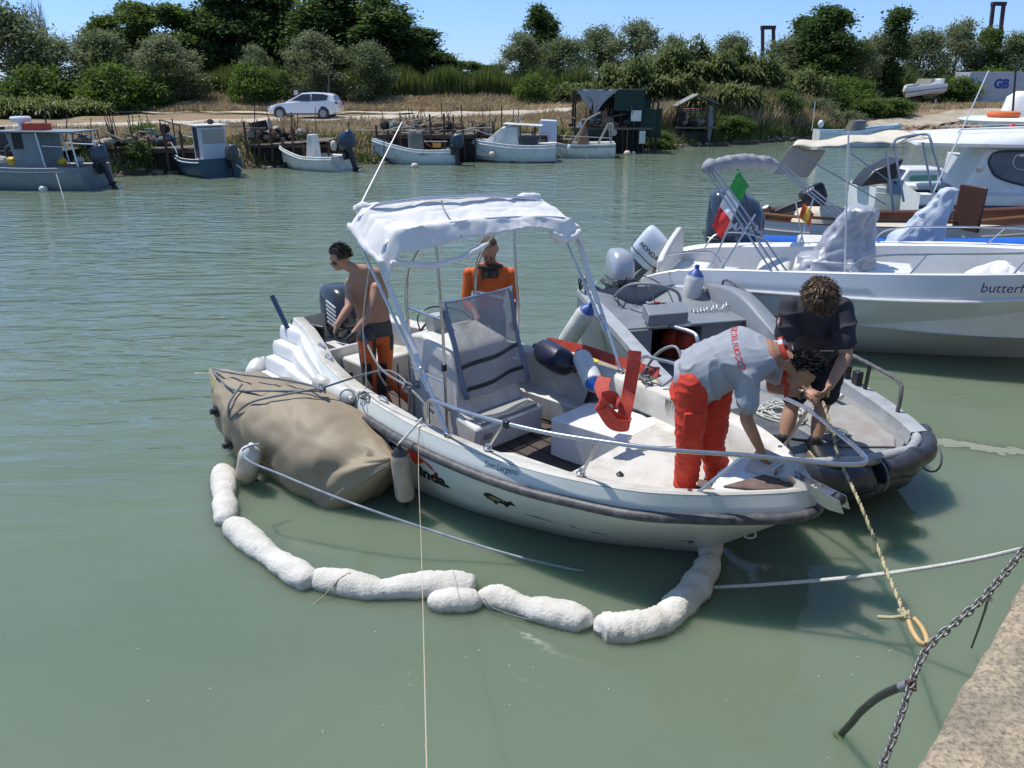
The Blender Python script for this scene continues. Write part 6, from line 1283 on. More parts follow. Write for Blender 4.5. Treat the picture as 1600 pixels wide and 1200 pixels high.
MB().tube(crv([(-.55+.3*math.cos(a), -.15, .3+.3*math.sin(a)) for a in np.linspace(0, 2*PI, 13)[:-1]], 2, True), .09, 7, closed=True).build('tyre', rubber, t_)
MB().loft([rrect(.75, 0, .12, .1, .2, k=10), rrect(.8, 0, .16, .12, 1.2, k=10), rrect(.75, 0, .1, .1, 2.1, k=10)]).build('rolled_net', mat('net_grey', (.22, .24, .25), (.14, .15, .15), rough=.95, bump=.02), t_, smooth=60)
for y in (1.4, 1.75): MB().tube([(-1.0, 0, y), (1.05, 0, y+.1)], .018, 5).build('rail', rust, t_)
boxthing('well_box', 'low concrete box with red lid on the bank left of the open hut', 'box', (at(1078, 48), 48.0, float(hgt(at(1078, 48), 48))-.1), (1.5, .9, .62), mat('box_concrete', (.42, .42, .40), rough=.9), lid=mat('lid_red', (.28, .10, .07), rough=.8))
# ---- white hatchback parked on the dirt road
def car():
    x0, y0 = at(468, 50.3), 50.3; z0 = float(hgt(x0, y0))+.06; t_ = thing('parked_car', 'white hatchback parked on the dirt road facing left', 'car', (x0, y0, z0), R(180)+R(-3))
    # profile stations along length: x (front +), z of bonnet/roof, half width
    L_ = 4.25; body = [(-2.1, .55, .92, .70), (-2.05, .38, 1.0, .78), (-1.75, .24, 1.05, .85), (-1.0, .22, .98, .88), (0, .22, .96, .885), (.9, .22, .93, .87), (1.5, .24, .86, .84), (1.95, .30, .72, .76), (2.12, .42, .58, .62)]
    b = MB()
    b.loft([[(x, -w_, zb+.08), (x, -w_*1.0, lerp(zb, zt, .55)), (x, -w_*.94, zt-.03), (x, -w_*.8, zt), (x, w_*.8, zt), (x, w_*.94, zt-.03), (x, w_, lerp(zb, zt, .55)), (x, w_, zb+.08), (x, w_*.9, zb), (x, -w_*.9, zb)] for x, zb, zt, w_ in body])
    paint = mat('car_white', (.74, .76, .80), rough=.18, coat=.6); bd = b.build('body', paint, t_, smooth=45)
    cabp = [(-2.0, 1.0, 1.0, .70), (-1.88, 1.0, 1.30, .62), (-1.6, 1.0, 1.43, .60), (-.6, .95, 1.49, .60), (.0, .93, 1.45, .61), (.55, .92, 1.18, .66), (1.05, .9, .93, .74)]
    MB().loft([[(x, -.80, zb-.06), (x, -w_, zt-.04), (x, -w_*.85, zt), (x, w_*.85, zt), (x, w_, zt-.04), (x, .80, zb-.06)] for x, zb, zt, w_ in cabp]).build('roof', paint, t_, smooth=40)
    gl = mat('car_glass', (.03, .04, .05), rough=.05, spec=.8)
    for sd in (-1, 1):
        for poly in ([(-.55, 1.40), (-.05, 1.38), (.62, 1.03), (-.55, 1.0)], [(-1.62, 1.30), (-1.3, 1.40), (-.62, 1.41), (-.62, 1.0), (-1.5, 1.06)]):
            MB().prism([(x, sd*(lerp(.80, .605, (z-.95)/.5)+.014), z) for x, z in poly], (0, 0, 0), (0, sd*.006, 0)).build('side_window', gl, t_, smooth=0)
    MB().add([(.08, -.55, 1.44), (.08, .55, 1.44), (1.0, .66, .97), (1.0, -.66, .97)], [(0, 1, 2, 3)]).build('windscreen', gl, t_, solid=.02, soff=1, smooth=0)
    MB().add([(-1.98, -.55, 1.05), (-1.98, .55, 1.05), (-1.86, .48, 1.32), (-1.86, -.48, 1.32)], [(0, 1, 2, 3)]).build('rear_window', gl, t_, solid=.03, smooth=0)
    for x in (-1.28, 1.32):
        for sd in (-1, 1):
            w_ = MB().lathe([(.20, -.1), (.31, -.1), (.325, -.05), (.325, .05), (.31, .1), (.20, .1)], (x, sd*.80, .32), (0, 1, 0), 22).build('wheel', rubber, t_)
            MB().lathe([(.2, -.012), (.2, .012), (.02, .02)], (x, sd*.895, .32), (0, sd, 0), 18).build('rim', mat('rim_grey', (.30, .31, .33), rough=.3, metal=.6), w_)
            MB().lathe([(.37, -.005), (.37, .005)], (x, sd*.868, .35), (0, 1, 0), 22).build('wheel_arch', blackpl, t_)
    for sd in (-1, 1):
        MB().box((1.98, sd*.58, .66), (.22, .26, .10), rz=-sd*.35).build('headlight', mat('lamp_glass', (.30, .32, .35), rough=.1), t_, bevel=.03)
        MB().box((-2.04, sd*.66, .92), (.16, .2, .14)).build('tail_light', mat('lamp_red', (.25, .01, .01), rough=.2), t_, bevel=.02)
        MB().box((.62, sd*.93, 1.03), (.16, .12, .11)).build('mirror', paint, t_, bevel=.03)
        MB().box((-.1, sd*.893, .84), (.16, .01, .02)).build('door_handle', paint, t_)
        MB().box((0, sd*.888, .30), (2.1, .02, .05)).build('sill_trim', blackpl, t_)
    MB().box((2.09, 0, .42), (.08, .9, .14)).build('grille', blackpl, t_, bevel=.02)
car()
t_ = thing('road_sign', 'small square white sign on a thin post behind the car bonnet', 'sign', (at(455, 57), 57, float(hgt(at(455, 57), 57)))); MB().tube([(0, 0, -.2), (0, 0, 1.2)], .025, 6).build('post', rust, t_); MB().box((0, -.03, 1.35), (.26, .02, .30)).build('panel', hull_w, t_)
rope('wooden_post', 'lone thin grey post standing behind the car in the reeds', [PY(512, 165, 56), PY(514, 115, 56)], .05, wood, 'post', raw=True)
# ---- bridge pylons far behind
for px, y0, y1, wd, Y_, lab in ((1200, 45, 80, 18, 150, 'small dark portal shaped bridge pylon seen over the cane thicket'), (1560, 8, 60, 17, 150, 'tall dark leaning bridge pylon at the top right')):
    p = PY(px, y0, Y_); q = PY(px-(6 if px > 1400 else 0), y1, Y_); W_ = wd/FOC*Y_*1.15; t_ = thing('bridge_pylon', lab, 'bridge pylon', (p.x, Y_, 0)); pm_ = mat('pylon_dark', (.035, .03, .045), rough=.8)
    ln = (q.x-p.x)/(q.z-p.z)
    for sd in (-1, 1): MB().beam((sd*W_/2*.75+ln*(-p.z), 0, 0), (sd*W_/2*.75, 0, p.z), .50).build('leg', pm_, t_)
    MB().box((0, 0, p.z+.2), (W_*1.0, .8, .6)).build('cross_beam', pm_, t_)
# ---- boat on trailer, container, sacks and rubble in the yard at the right
FT = Fr(at(1475, 74), 74, -.80, -.60, oz=float(hgt(at(1475, 74), 74)))
tr_ = thing('trailer_boat', 'white speedboat standing on a trailer in the dry yard', 'boat', FT.o, FT.rz)
GT = [(-.2, .95, 1.75), (1, 1.05, 1.75), (3, 1.0, 1.65), (4.4, .5, 1.5), (5.0, 0, 1.4)]
HT = Hull(GT, [(x, y+.05, z-.35) for x, y, z in GT], [(x*.95, y*.8, z-.75) for x, y, z in GT], [(x*.9, 0, z-1.05 if x < 3 else z-.8) for x, y, z in GT], 4)
HT.outer().build('hull', white, tr_, smooth=35); HT.deck(.2, lambda x: 1.2).build('deck', white, tr_); HT.sole(.2, 1.2, -.2, 4.6).build('sole', mat('seat_dark', (.07, .07, .08)), tr_); HT.rub(.03, 6).build('rub_rail', mat('navy_rail', (.02, .03, .06)), tr_)
MB().loft([[(2.2, -.7, 1.7), (2.2, .7, 1.7), (1.9, .6, 2.15), (1.9, -.6, 2.15)], [(2.3, -.7, 1.7), (2.3, .7, 1.7), (1.95, .6, 2.15), (1.95, -.6, 2.15)]]).build('windscreen', mat('smoked_screen', (.16, .15, .12)), tr_)
MB().loft([rrect(.1, .2, .3, .5, 1.7), rrect(0, .2, .3, .5, 2.15)]).build('stern_seat', white, tr_, bevel=.05); MB().box((1.4, 0, 1.5), (.6, 1.2, .5)).build('seat', white, tr_, bevel=.08)
for sd in (-1, 1):
    w_ = MB().lathe([(.1, -.1), (.30, -.1), (.33, 0), (.30, .1), (.1, .1)], (1.6, sd*.95, .33), (0, 1, 0), 16).build('trailer_wheel', rubber, tr_); MB().lathe([(.16, -.02), (.15, .02)], (1.6, sd*1.06, .33), (0, sd, 0), 12).build('rim', alu, w_)
    MB().beam((-.2, sd*.6, .5), (4.0, sd*.3, .55), .08).build('trailer_beam', rust, tr_)
MB().beam((3.8, 0, .55), (6.0, 0, .5), .08).build('drawbar', rust, tr_); MB().box((1.6, 0, .45), (.2, 1.9, .1)).build('axle', rust, tr_)
cx0 = at(1527, 76); cz = float(hgt(cx0+3, 76)); t_ = thing('container', 'grey ribbed container with a big blue letter and a tricolour patch', 'container', (cx0, 76, cz), R(2))
cg = mat('container_grey', (.50, .54, .58), (.46, .50, .54), rough=.5, scale=2)
MB().box((3.1, 1.22, 1.42), (6.2, 2.4, 2.6)).build('box', cg, t_, bevel=.02)
for i in range(14): MB().box((3.1, 0.005, .30+i*.185), (6.1, .07, .10)).build('rib', cg, t_, bevel=.012)
MB().box((3.1, -.02, .12), (6.2, .14, .08)).build('base_rail', mat('green_rail', (.08, .16, .12)), t_)
txt('lettering', 'GB', 1.05, mat('letter_blue', (.02, .05, .30), rough=.5), t_, (2.35, -.045, 1.40), (1, 0, 0), (0, 0, 1), bold=.05)
for i, (x, z, s_, c_) in enumerate(((1.05, 1.65, .34, (.05, .22, .09)), (.72, 1.32, .42, (.45, .14, .09)))):
    MB().ell((x, -.045, z), (s_, .01, s_*.9), nu=14).build('painted_patch', mat('patch%d' % i, c_, rough=.7), t_)
t_ = thing('sack_heap', 'heap of white plastic sacks on the rubble right of the slipway', 'sacks', PY(1560, 184, 60))
for i in range(5): MB().ell(((i-2)*.42, .2*(i % 2), .15), (.38, .3, .22), nu=12, nv=8, fn=lambda p: p*(1+.25*mnoise.noise(p*2+Vector((i*3, 0, 0))))).build('sack', hull_w, t_, smooth=80)
def rubble():
    g = random.Random(8); b = MB()
    for i in range(160):
        x = g.uniform(25, 34); y = g.uniform(53, 55.5)+(x-25)*.25; s_ = g.uniform(.08, .3); b.ell((x, y-.8, float(hgt(x, y))+.03), (s_, s_*.7, s_*.6), Matrix.Rotation(g.uniform(0, 3), 3, 'Z'), 6, 4)
    tag(b.build('rubble', mat('rubble_brown', (.34, .23, .16), (.22, .16, .11), rough=.95, scale=2), smooth=0), 'broken brick and stone rubble beside the slipway', kind='stuff')
rubble()

def clutter(px, Y_, z, w_, label, seed, cols):
    g = random.Random(seed); x0 = at(px, Y_); t_ = thing('gear_heap', label, 'fishing gear', (x0, Y_, z))
    for i in range(16):
        x, y = g.gauss(0, w_*.3), g.uniform(0, .5); s_ = g.uniform(.10, .24)
        MB().ell((x, y, s_*.6+g.uniform(0, .18)), (s_*1.3, s_, s_*g.uniform(.5, 1)), Matrix.Rotation(g.uniform(0, 3), 3, 'Z'), 9, 6, fn=lambda p: p*(1+.4*mnoise.noise(p*2.5+Vector((i*3, seed, 0))))).build('net_pile', cols[i % len(cols)], t_, smooth=0)
    for i in range(9):
        x = g.gauss(0, w_*.4); MB().tube([(x, g.uniform(0, .5), 0), (x+g.uniform(-.3, .3), g.uniform(0, .5), g.uniform(.5, 1.3))], .018, 5).build('pole', (rust, wood)[i % 2], t_)
    for i in range(4):
        x = g.gauss(0, w_*.4); MB().box((x, g.uniform(.1, .4), .2+.1*i), (g.uniform(.3, .9), .25, .04), g.uniform(-.5, .5), tilt=('Y', g.uniform(-.5, .5))).build('board', wood, t_, smooth=0)
nb, ng, nw = mat('net_brown', (.22, .13, .08)), mat('net_grey', (.22, .24, .25)), mat('bleached_wood', (.42, .37, .30))
for a in [(395, 34.6, 1.0, 1.6, 'dark heap of nets and boards on the rickety jetty left end', 1, (blk, nw, nb)), (430, 34.9, 1.05, 1.6, 'heap of nets and bleached boards on the rickety jetty right end', 2, (nb, blk, nw)), (630, 36.7, 1.2, 1.8, 'pile of nets and rags left of the grey hood', 3, (ng, nb, blk)), (685, 36.9, 1.2, 2.0, 'pile of nets and blue rags right of the grey hood', 4, (blk, mat('rag_blue', (.10, .16, .28)), nb)),
          (205, 32.0, 1.0, 1.2, 'net frames and rags at the left end of the low jetty', 5, (blk, nb, ng)), (120, 31.0, 1.0, 1.6, 'gear heap behind the roof of the grey fishing boat', 6, (ng, blk, nw)), (745, 38.2, 1.05, 1.2, 'boards and nets behind the cuddy fishing boat bow', 7, (nw, nb, blk)), (930, 40.6, 1.25, 2.2, 'nets and clutter on the floor of the tarpaulin hut', 8, (nb, blk, ng)), (1105, 45.3, 1.05, 1.2, 'nets piled inside the open hut', 9, (blk, ng, nb))]: clutter(*a)
print('far bank ok')
# ================================================================== LIFT BAG, BOOM, FENDERS, HOSE, ROPES, CHAIN
tan = mat('tan_bag', (.31, .255, .175), (.265, .215, .145), rough=.62, scale=1.6, bump=.004, bscale=5, dirt=(.16, .12, .08), dirt_scale=1.5, dirt_amt=.35)
def pillow():
    a = PZ(338, 615, .30); b_ = PZ(618, 752, .30); ax = (b_-a); L_ = ax.length; ax.normalize(); side = Vector((ax.y, -ax.x, 0)).normalized()   # side: towards the viewer
    t_ = thing('lift_bag', 'tan inflated lifting bag lashed along the side of the white fishing boat', 'lift bag', a); n, k = 110, 80; rings = []
    for i in range(n+1):
        u = i/n; env = min(1, (u/.20))**.75 if u < .20 else (1 if u < .80 else max(0.02, (1-(u-.80)/.20))**.8)
        H_ = lerp(.05, .50, min(1, (u/.42))**.75 if u < .42 else env)*(1+.05*math.sin(u*9)); W_ = lerp(.04, .46, min(1, u/.30)) if u < .3 else lerp(.04, .46, env); cz = lerp(.02, .17, min(1, u/.45))+.28-H_*.96-.20*max(0, (u-.62)/.38)
        H_ *= .92-.28*max(0, (u-.72)/.28); cz -= .0
        fold = .028*math.sin(u*40)*math.exp(-((u-.22)/.10)**2)+.035*math.exp(-((u-.30)/.018)**2)*-1+.03*math.exp(-((u-.42)/.022)**2)*-1
        ring = []
        for j in range(k):
            th = 2*PI*j/k; c, s_ = math.cos(th), math.sin(th); e = 2/2.5
            y = math.copysign(abs(c)**e, c)*W_; z = math.copysign(abs(s_)**e, s_)*H_
            p = a+ax*(u*L_)+side*y+Vector((0, 0, cz+z)); cr_ = .05*math.exp(-((u-.80-.10*s_)/.05)**2)*(1 if c > .1 else 0)
            w_ = fold*(1 if s_ > -.4 else .3)-.016*max(0, 1-3.2*abs(mnoise.noise(Vector((u*3.4+7, c*.9, s_*.9)))))**2-.010*max(0, 1-3*abs(mnoise.noise(Vector((u*8+2, c*2, s_*2)))))**2+.018*mnoise.noise(Vector((u*3.5, c*1.2, s_*1.2)))+.012*mnoise.noise(Vector((u*16, c*4, s_*4)))-cr_*1.4
            nd = (side*c+Vector((0, 0, s_))).normalized(); p = p+nd*w_; ring.append(p-a)
        rings.append(ring)
    MB().loft(rings).build('bag_skin', tan, t_, smooth=80, sub=0)
    def on(u, c_deg): # point on the skin
        i = int(u*n); j = int((c_deg % 360)/360*k); return Vector(rings[i][j])
    for u, d in ((.24, 10), (.36, -5), (.52, -10)):
        p = on(u, d); nd = (side*math.cos(R(d))+Vector((0, 0, math.sin(R(d))))).normalized()
        v_ = MB().lathe([(.055, -.02), (.058, .012), (.03, .02), (.028, .06), (.018, .065)], p, nd, 14).build('valve', blackpl, t_)
        if u > .4: MB().tube(crv([p+nd*.05, p+nd*.06+Vector((.01, 0, -.08)), p+nd*.05+Vector((.02, 0, -.16))], 4), .006, 5).build('valve_cord', blackpl, v_); MB().ell(p+nd*.05+Vector((.02, 0, -.17)), .028).build('valve_plug', blackpl, v_)
    MB().tube([on(.0, 180), on(.02, 60)+Vector((0, 0, .0))], .006, 4).build('edge_cord', blackpl, t_)
    st_ = MB(); st_.strip([[on(.10, d)*1.0+(side*math.cos(R(d))+Vector((0, 0, math.sin(R(d)))))*.008+ax*e_ for e_ in (0, .03)] for d in range(-60, 70, 12)]); st_.build('seam_tape', mat('tape_yellow', (.34, .36, .05), rough=.6), t_)
    return t_, a, ax, side, on
bag, BA, BAX, BSD, bon = pillow()
K0 = PZ(503, 606, .80); knot2 = PZ(640, 590, 1.0)
def bagpt(u, d, off=.05): return BA+bon(u, d)+Vector((0, 0, off))
rope('lashing_rope', 'grey lashing rope from the far end of the tan bag to the gunwale knot', [K0, bagpt(.45, 95), bagpt(.2, 80), bagpt(.06, 60)], .011, rope_grey)
rope('lashing_rope', 'second grey lashing rope lying over the back of the tan bag', [K0+Vector((0, 0, -.03)), bagpt(.42, 75), bagpt(.30, 60), bagpt(.12, 50), bagpt(.06, 58)], .011, rope_grey)
rope('lashing_rope', 'grey rope branch hanging down the front of the tan bag', [bagpt(.34, 68), bagpt(.36, 40), bagpt(.37, 22, .02)], .011, rope_grey)
rope('lashing_rope', 'grey rope from the gunwale knot diagonally down to the bag ring', [K0, bagpt(.50, 62), bagpt(.43, 42), bagpt(.38, 22, .02)], .011, rope_grey)
rope('lashing_rope', 'grey rope stretched from the gunwale knot to the canopy leg inside the boat', [K0, MF(1.75, -.85, .93), MF(2.42, -1.04, 1.02)], .010, rope_grey)
def knot(name, label, c, r, m, seed, th=.01):
    g = random.Random(seed); return rope(name, label, [Vector(c)+Vector((g.uniform(-r, r), g.uniform(-r, r), g.uniform(-r*.7, r*.7))) for _ in range(14)], th, m, k=4)
knot('rope_knot', 'bulky grey knot on the gunwale above the round fender', K0, .045, rope_grey, 1); knot('rope_knot', 'grey knot with loops around the canopy leg', MF(2.42, -1.04, 1.02), .07, rope_grey, 2)
knot('rope_knot', 'tangle of thin cord behind the round fender', MF(1.75, -1.08, .74), .07, rope_grey, 3, .006)
rope('hand_rope', 'grey rope running from the shirtless man hands down to the canopy leg', [MF(.84, -.50, 1.14), MF(1.15, -.62, .98), MF(1.8, -.90, .96), MF(2.42, -1.05, 1.0), MF(2.75, -1.06, .88)], .011, rope_grey)
rope('hanging_rope', 'bundle of grey rope hanging from the shirtless man hands', [MF(.80, -.50, 1.14), MF(.80, -.50, .8), MF(.86, -.5, .45), MF(.88, -.46, .2)], .012, rope_grey)
rope('hanging_rope', 'second strand of rope dangling below the shirtless man hands', [MF(.84, -.48, 1.12), MF(.92, -.44, .8), MF(.95, -.46, .4), MF(.92, -.5, .2)], .011, rope_grey)
rope('canopy_cord', 'slack white cord hanging from the canopy corner past the bare back', [MF(2.16, -1.2, 2.0), MF(1.95, -1.16, 1.5), MF(1.85, -1.1, 1.05), MF(1.7, -1.02, .78)], .006, rope_white)
# fenders on and in the boat
fender(MF(2.64, -1.34, .62), MF(2.64, -1.30, .10), .082, 'dirty tan fender hanging over the lettering of the white fishing boat', blackpl, fender_worn)
rope('fender_lanyard', 'short worn lanyard tying the dirty tan fender to the rail foot', [MF(2.62, -1.08, .80), MF(2.62, -1.24, .70), MF(2.64, -1.34, .66)], .010, rope_white)
fender(MF(1.15, -1.06, .64), MF(1.62, -1.14, .70), .085, 'round white fender end squeezed between tan bag and gunwale', fender_white, fender_white)
fender(MF(.78, -1.02, .62), MF(1.02, -1.0, .60), .080, 'short white fender tied at the stern step next to the round one', fender_white, fender_white)
fender(PZ(392, 700, .42), PZ(384, 752, .0), .098, 'worn white float standing in the water between boom and tan bag', fender_white, mat('float_worn', (.60, .58, .53), (.48, .44, .36), rough=.6, scale=5, dirt=(.40, .20, .08), dirt_amt=.5))
fender(MF(-.95, -.75, .30), MF(-.72, -1.0, .20), .12, 'white fender peeking out behind the stepped stern corner', fender_white, fender_white)
fender(MF(-1.1, .9, .30), MF(-.5, 1.3, .32), .12, 'white fender floating behind the outboard motor', fender_white, fender_white)
fender(MF(1.98, .92, .80), MF(2.55, .80, .76), .135, 'navy blue fender lying inside the port side behind the console', blackpl, fender_navy)
fender(MF(2.55, .92, .88), MF(3.02, .62, .74), .095, 'white fender with blue ends lying across the port gunwale', blue_cap, fender_white)
fender(MF(1.75, 1.45, .55), MF(2.35, 1.60, .42), .12, 'yellowish white fender floating between the two boats, left one', fender_white, mat('fender_cream', (.60, .54, .42), (.5, .44, .33), rough=.6, scale=5))
fender(MF(2.95, 1.62, .45), MF(3.15, 1.30, .50), .11, 'cream fender with blue end wedged between the hulls near the hose', blue_cap, mat('fender_cream', (.60, .54, .42)))
t_ = thing('lift_bag', 'small tan inflated bag squeezed between white boat and grey boat', 'lift bag', MF(2.2, 1.55, .35), MF.rz); MB().ell((.25, 0, 0), (.62, .20, .24), nu=18, nv=12, fn=lambda p: p*(1+.12*mnoise.noise(p*2))).build('bag_skin', tan, t_, smooth=80); MB().box((-.05, -.02, .225), (.30, .10, .02)).build('yellow_tape', mat('yellow_tape', (.62, .52, .04), rough=.6), t_)
# flat red fire hose
red = mat('hose_red', (.52, .055, .03), (.40, .045, .03), rough=.7, scale=10, bump=.003, bscale=70, dirt=(.55, .25, .2), dirt_scale=25, dirt_amt=.35)
def ribbon(name, label, pts, wd, up, m, k=7, cat='fire hose', th=.012):
    P_ = crv(pts, k); n = len(P_); U = crv(up, k) if isinstance(up, list) else [Vector(up)]*n; rings = []
    for i in range(n):
        t_ = (P_[min(i+1, n-1)]-P_[max(i-1, 0)]).normalized(); s_ = (U[min(i, len(U)-1)]-t_*U[min(i, len(U)-1)].dot(t_)).normalized(); q = t_.cross(s_)*th/2
        rings.append([P_[i]-s_*wd/2-q, P_[i]-s_*wd/2+q, P_[i]+q*1.4, P_[i]+s_*wd/2+q, P_[i]+s_*wd/2-q, P_[i]-q*1.4])
    return tag(MB().loft(rings).build(name, m, smooth=50), label, cat)
hz = lambda px, py, z: PZ(px, py, z)
ribbon('fire_hose', 'flat red fire hose laid along the port gunwale and folded over the bow locker', [MF(1.9, 1.12, .80), MF(2.4, 1.14, .83), MF(2.85, 1.10, .84), MF(3.25, 1.10, .84), MF(3.42, 1.04, .88)], .10, (0.2, .25, .9), red, th=.008)
ribbon('fire_hose', 'red hose length standing upright and falling to the foredeck', [PY(992, 548, 6.25), PY(989, 575, 6.2), PY(983, 610, 6.15), PY(977, 640, 6.05), PY(972, 660, 6.0)], .115, (1, .15, .05), red, th=.008)
ribbon('fire_hose', 'red hose fold forming the open loop on the locker', [PY(975, 662, 5.98), PY(955, 650, 5.95), PY(938, 632, 5.92), PY(940, 622, 6.0), PY(958, 622, 6.08), PY(962, 640, 6.05)], .11, [(.3, .1, 1)]*3+[(0, .1, 1)]*3, red)
ribbon('fire_hose', 'dark red hose strip rising from the locker to the gunwale behind the loop', [PY(948, 624, 6.2), PY(940, 606, 6.3), PY(945, 590, 6.4)], .12, (1, .1, .2), red)
ribbon('fire_hose', 'red hose loop bottom resting on the foredeck edge', [PY(942, 640, 5.9), PY(958, 662, 5.88), PY(980, 665, 5.95), PY(984, 655, 6.0)], .10, (.2, .1, 1), red)
knot('cord_tangle', 'tangle of grey cords and cables hanging over the port gunwale', MF(3.32, 1.08, .82), .10, rope_grey, 7, .008)
rope('water_hose', 'grey green hose looping up beside the red fire hose', [MF(3.2, 1.05, .75), MF(3.3, 1.15, 1.0), MF(3.5, 1.16, 1.12), MF(3.62, 1.1, .95), MF(3.5, 1.0, .78)], .014, mat('hose_grey', (.25, .26, .28)), 'hose')
# oil absorbing boom: white textile socks
sock = mat('boom_textile', (.68, .67, .63), (.58, .56, .51), rough=.95, scale=9, bump=.010, bscale=45, dirt=(.42, .36, .24), dirt_scale=3.0, dirt_amt=.35)
_st = sock.node_tree; _sb = _st.nodes['Principled BSDF']; _src = _sb.inputs['Base Color'].links[0].from_socket      # soaked, greenish band at the waterline
_tc = _st.nodes.new('ShaderNodeTexCoord'); _sx = _st.nodes.new('ShaderNodeSeparateXYZ'); _st.links.new(_tc.outputs['Object'], _sx.inputs[0])
_nz = _st.nodes.new('ShaderNodeTexNoise'); _nz.inputs['Scale'].default_value = 14; _nz.inputs['Detail'].default_value = 6; _st.links.new(_tc.outputs['Object'], _nz.inputs[0])
_ma = _st.nodes.new('ShaderNodeMath'); _ma.operation = 'MULTIPLY_ADD'; _ma.inputs[1].default_value = -.05; _st.links.new(_nz.outputs[0], _ma.inputs[0]); _st.links.new(_sx.outputs[2], _ma.inputs[2])
_mr = _st.nodes.new('ShaderNodeMapRange'); _mr.inputs[1].default_value = -.06; _mr.inputs[2].default_value = -.015; _st.links.new(_ma.outputs[0], _mr.inputs[0])
_mx = _st.nodes.new('ShaderNodeMix'); _mx.data_type = 'RGBA'; _mx.inputs[6].default_value = (.25, .24, .17, 1); _st.links.new(_mr.outputs[0], _mx.inputs[0]); _st.links.new(_src, _mx.inputs[7]); _st.links.new(_mx.outputs[2], _sb.inputs['Base Color'])
def boom(label, pts, radii, seed, rough_=1., caps=()):
    """pts: pixel path on the water; radii: one per point (pinches are small radii)"""
    P_ = [PZ(x, y, .035) for x, y in pts]; o = P_[0].copy(); t_ = thing('absorbent_boom', label, 'boom', o, 0, 'white absorbent boom socks floating round the boat')
    C = crv([p-o for p in P_], 9); rr = crv([(r_*1.24, 0, 0) for r_ in radii], 9); n = len(C); rings = []; k = 22
    for i in range(n):
        t = (C[min(i+1, n-1)]-C[max(i-1, 0)]).normalized(); s_ = Vector((t.y, -t.x, 0)).normalized(); u = Vector((0, 0, 1)); r_ = max(.012, rr[i].x)
        ring = []
        for j in range(k):
            a = 2*PI*j/k; d = s_*math.cos(a)+u*math.sin(a)*.88; p = C[i]+d*r_
            q = p+o; ring.append(p+d*rough_*(.012*mnoise.noise(q*9)+.006*mnoise.noise(q*26)+.006*math.sin(a*11+mnoise.noise(q*5)*7)*max(0, 1-r_/.11)+.0022*math.sin(i*2.1+a*3+mnoise.noise(q*8)*4)))
        rings.append(ring)
    MB().loft(rings).build('sock', sock, t_, smooth=80)
    for i in caps:
        c = C[i*9]; r_ = radii[i]*1.02+.004; t = (C[min(i*9+1, n-1)]-C[max(i*9-1, 0)]).normalized(); s_ = Vector((t.y, -t.x, 0)).normalized()
        MB().tube([c+(s_*math.cos(a)+Vector((0, 0, 1))*math.sin(a)*.9)*r_ for a in np.linspace(0, 2*PI, 17)[:-1]], .005, 5, closed=True).build('tie_cord', mat('cord_tan', (.30, .27, .2), rough=.9), t_)
    return t_
r = .092
boom('upper left boom sock beside the tan bag, standing almost towards the viewer', [(349, 727), (349, 740), (350, 762), (351, 778), (352, 795), (352, 812), (352, 818)], [.02, .085, .09, .072, .085, .07, .02], 1, caps=(3,))
boom('boom sock running diagonally below the upright one, two bulges', [(354, 815), (368, 825), (392, 845), (412, 862), (432, 876), (458, 893), (484, 910), (489, 914)], [.02, .085, .092, .078, .07, .09, .075, .02], 2)
boom('long boom sock with rusty end in the middle of the curve', [(480, 900), (500, 905), (540, 913), (578, 920), (600, 922), (640, 918), (690, 914), (735, 913), (745, 913)], [.02, .075, .092, .085, .070, .088, .09, .07, .015], 3, caps=(2, 6))
boom('short cross striped boom sock overlapping the long one', [(668, 940), (678, 940), (710, 940), (742, 939), (752, 937)], [.012, .06, .082, .065, .02], 4)
boom('boom sock right of the short one, pinched in its middle', [(747, 928), (765, 932), (790, 938), (818, 948), (850, 956), (890, 964), (915, 972), (924, 977)], [.015, .075, .082, .066, .086, .09, .075, .015], 5, caps=(3,))
boom('fluffy boom sock at the lowest point of the curve, near the bow', [(930, 985), (942, 982), (975, 982), (1010, 978), (1038, 968), (1052, 955), (1062, 945), (1078, 930), (1090, 912), (1100, 898), (1108, 882), (1112, 868)], [.02, .085, .095, .092, .085, .088, .09, .085, .088, .075, .08, .02], 6, 1.7)
boom('last boom sock disappearing under the bow of the white boat', [(1106, 880), (1108, 866), (1112, 850), (1114, 842)], [.02, .07, .065, .02], 7)
rope('boom_cord', 'thin cord trailing from the long boom sock into the water', [PZ(548, 895, .14), PZ(530, 905, .12), PZ(505, 932, .03), PZ(482, 952, -.02)], .005, rope_tan)
rope('boom_cord', 'dark cord lying along the pinched boom sock', [PZ(756, 935, .09), PZ(770, 950, .05), PZ(810, 964, .03), PZ(860, 975, .02)], .005, rope_grey)
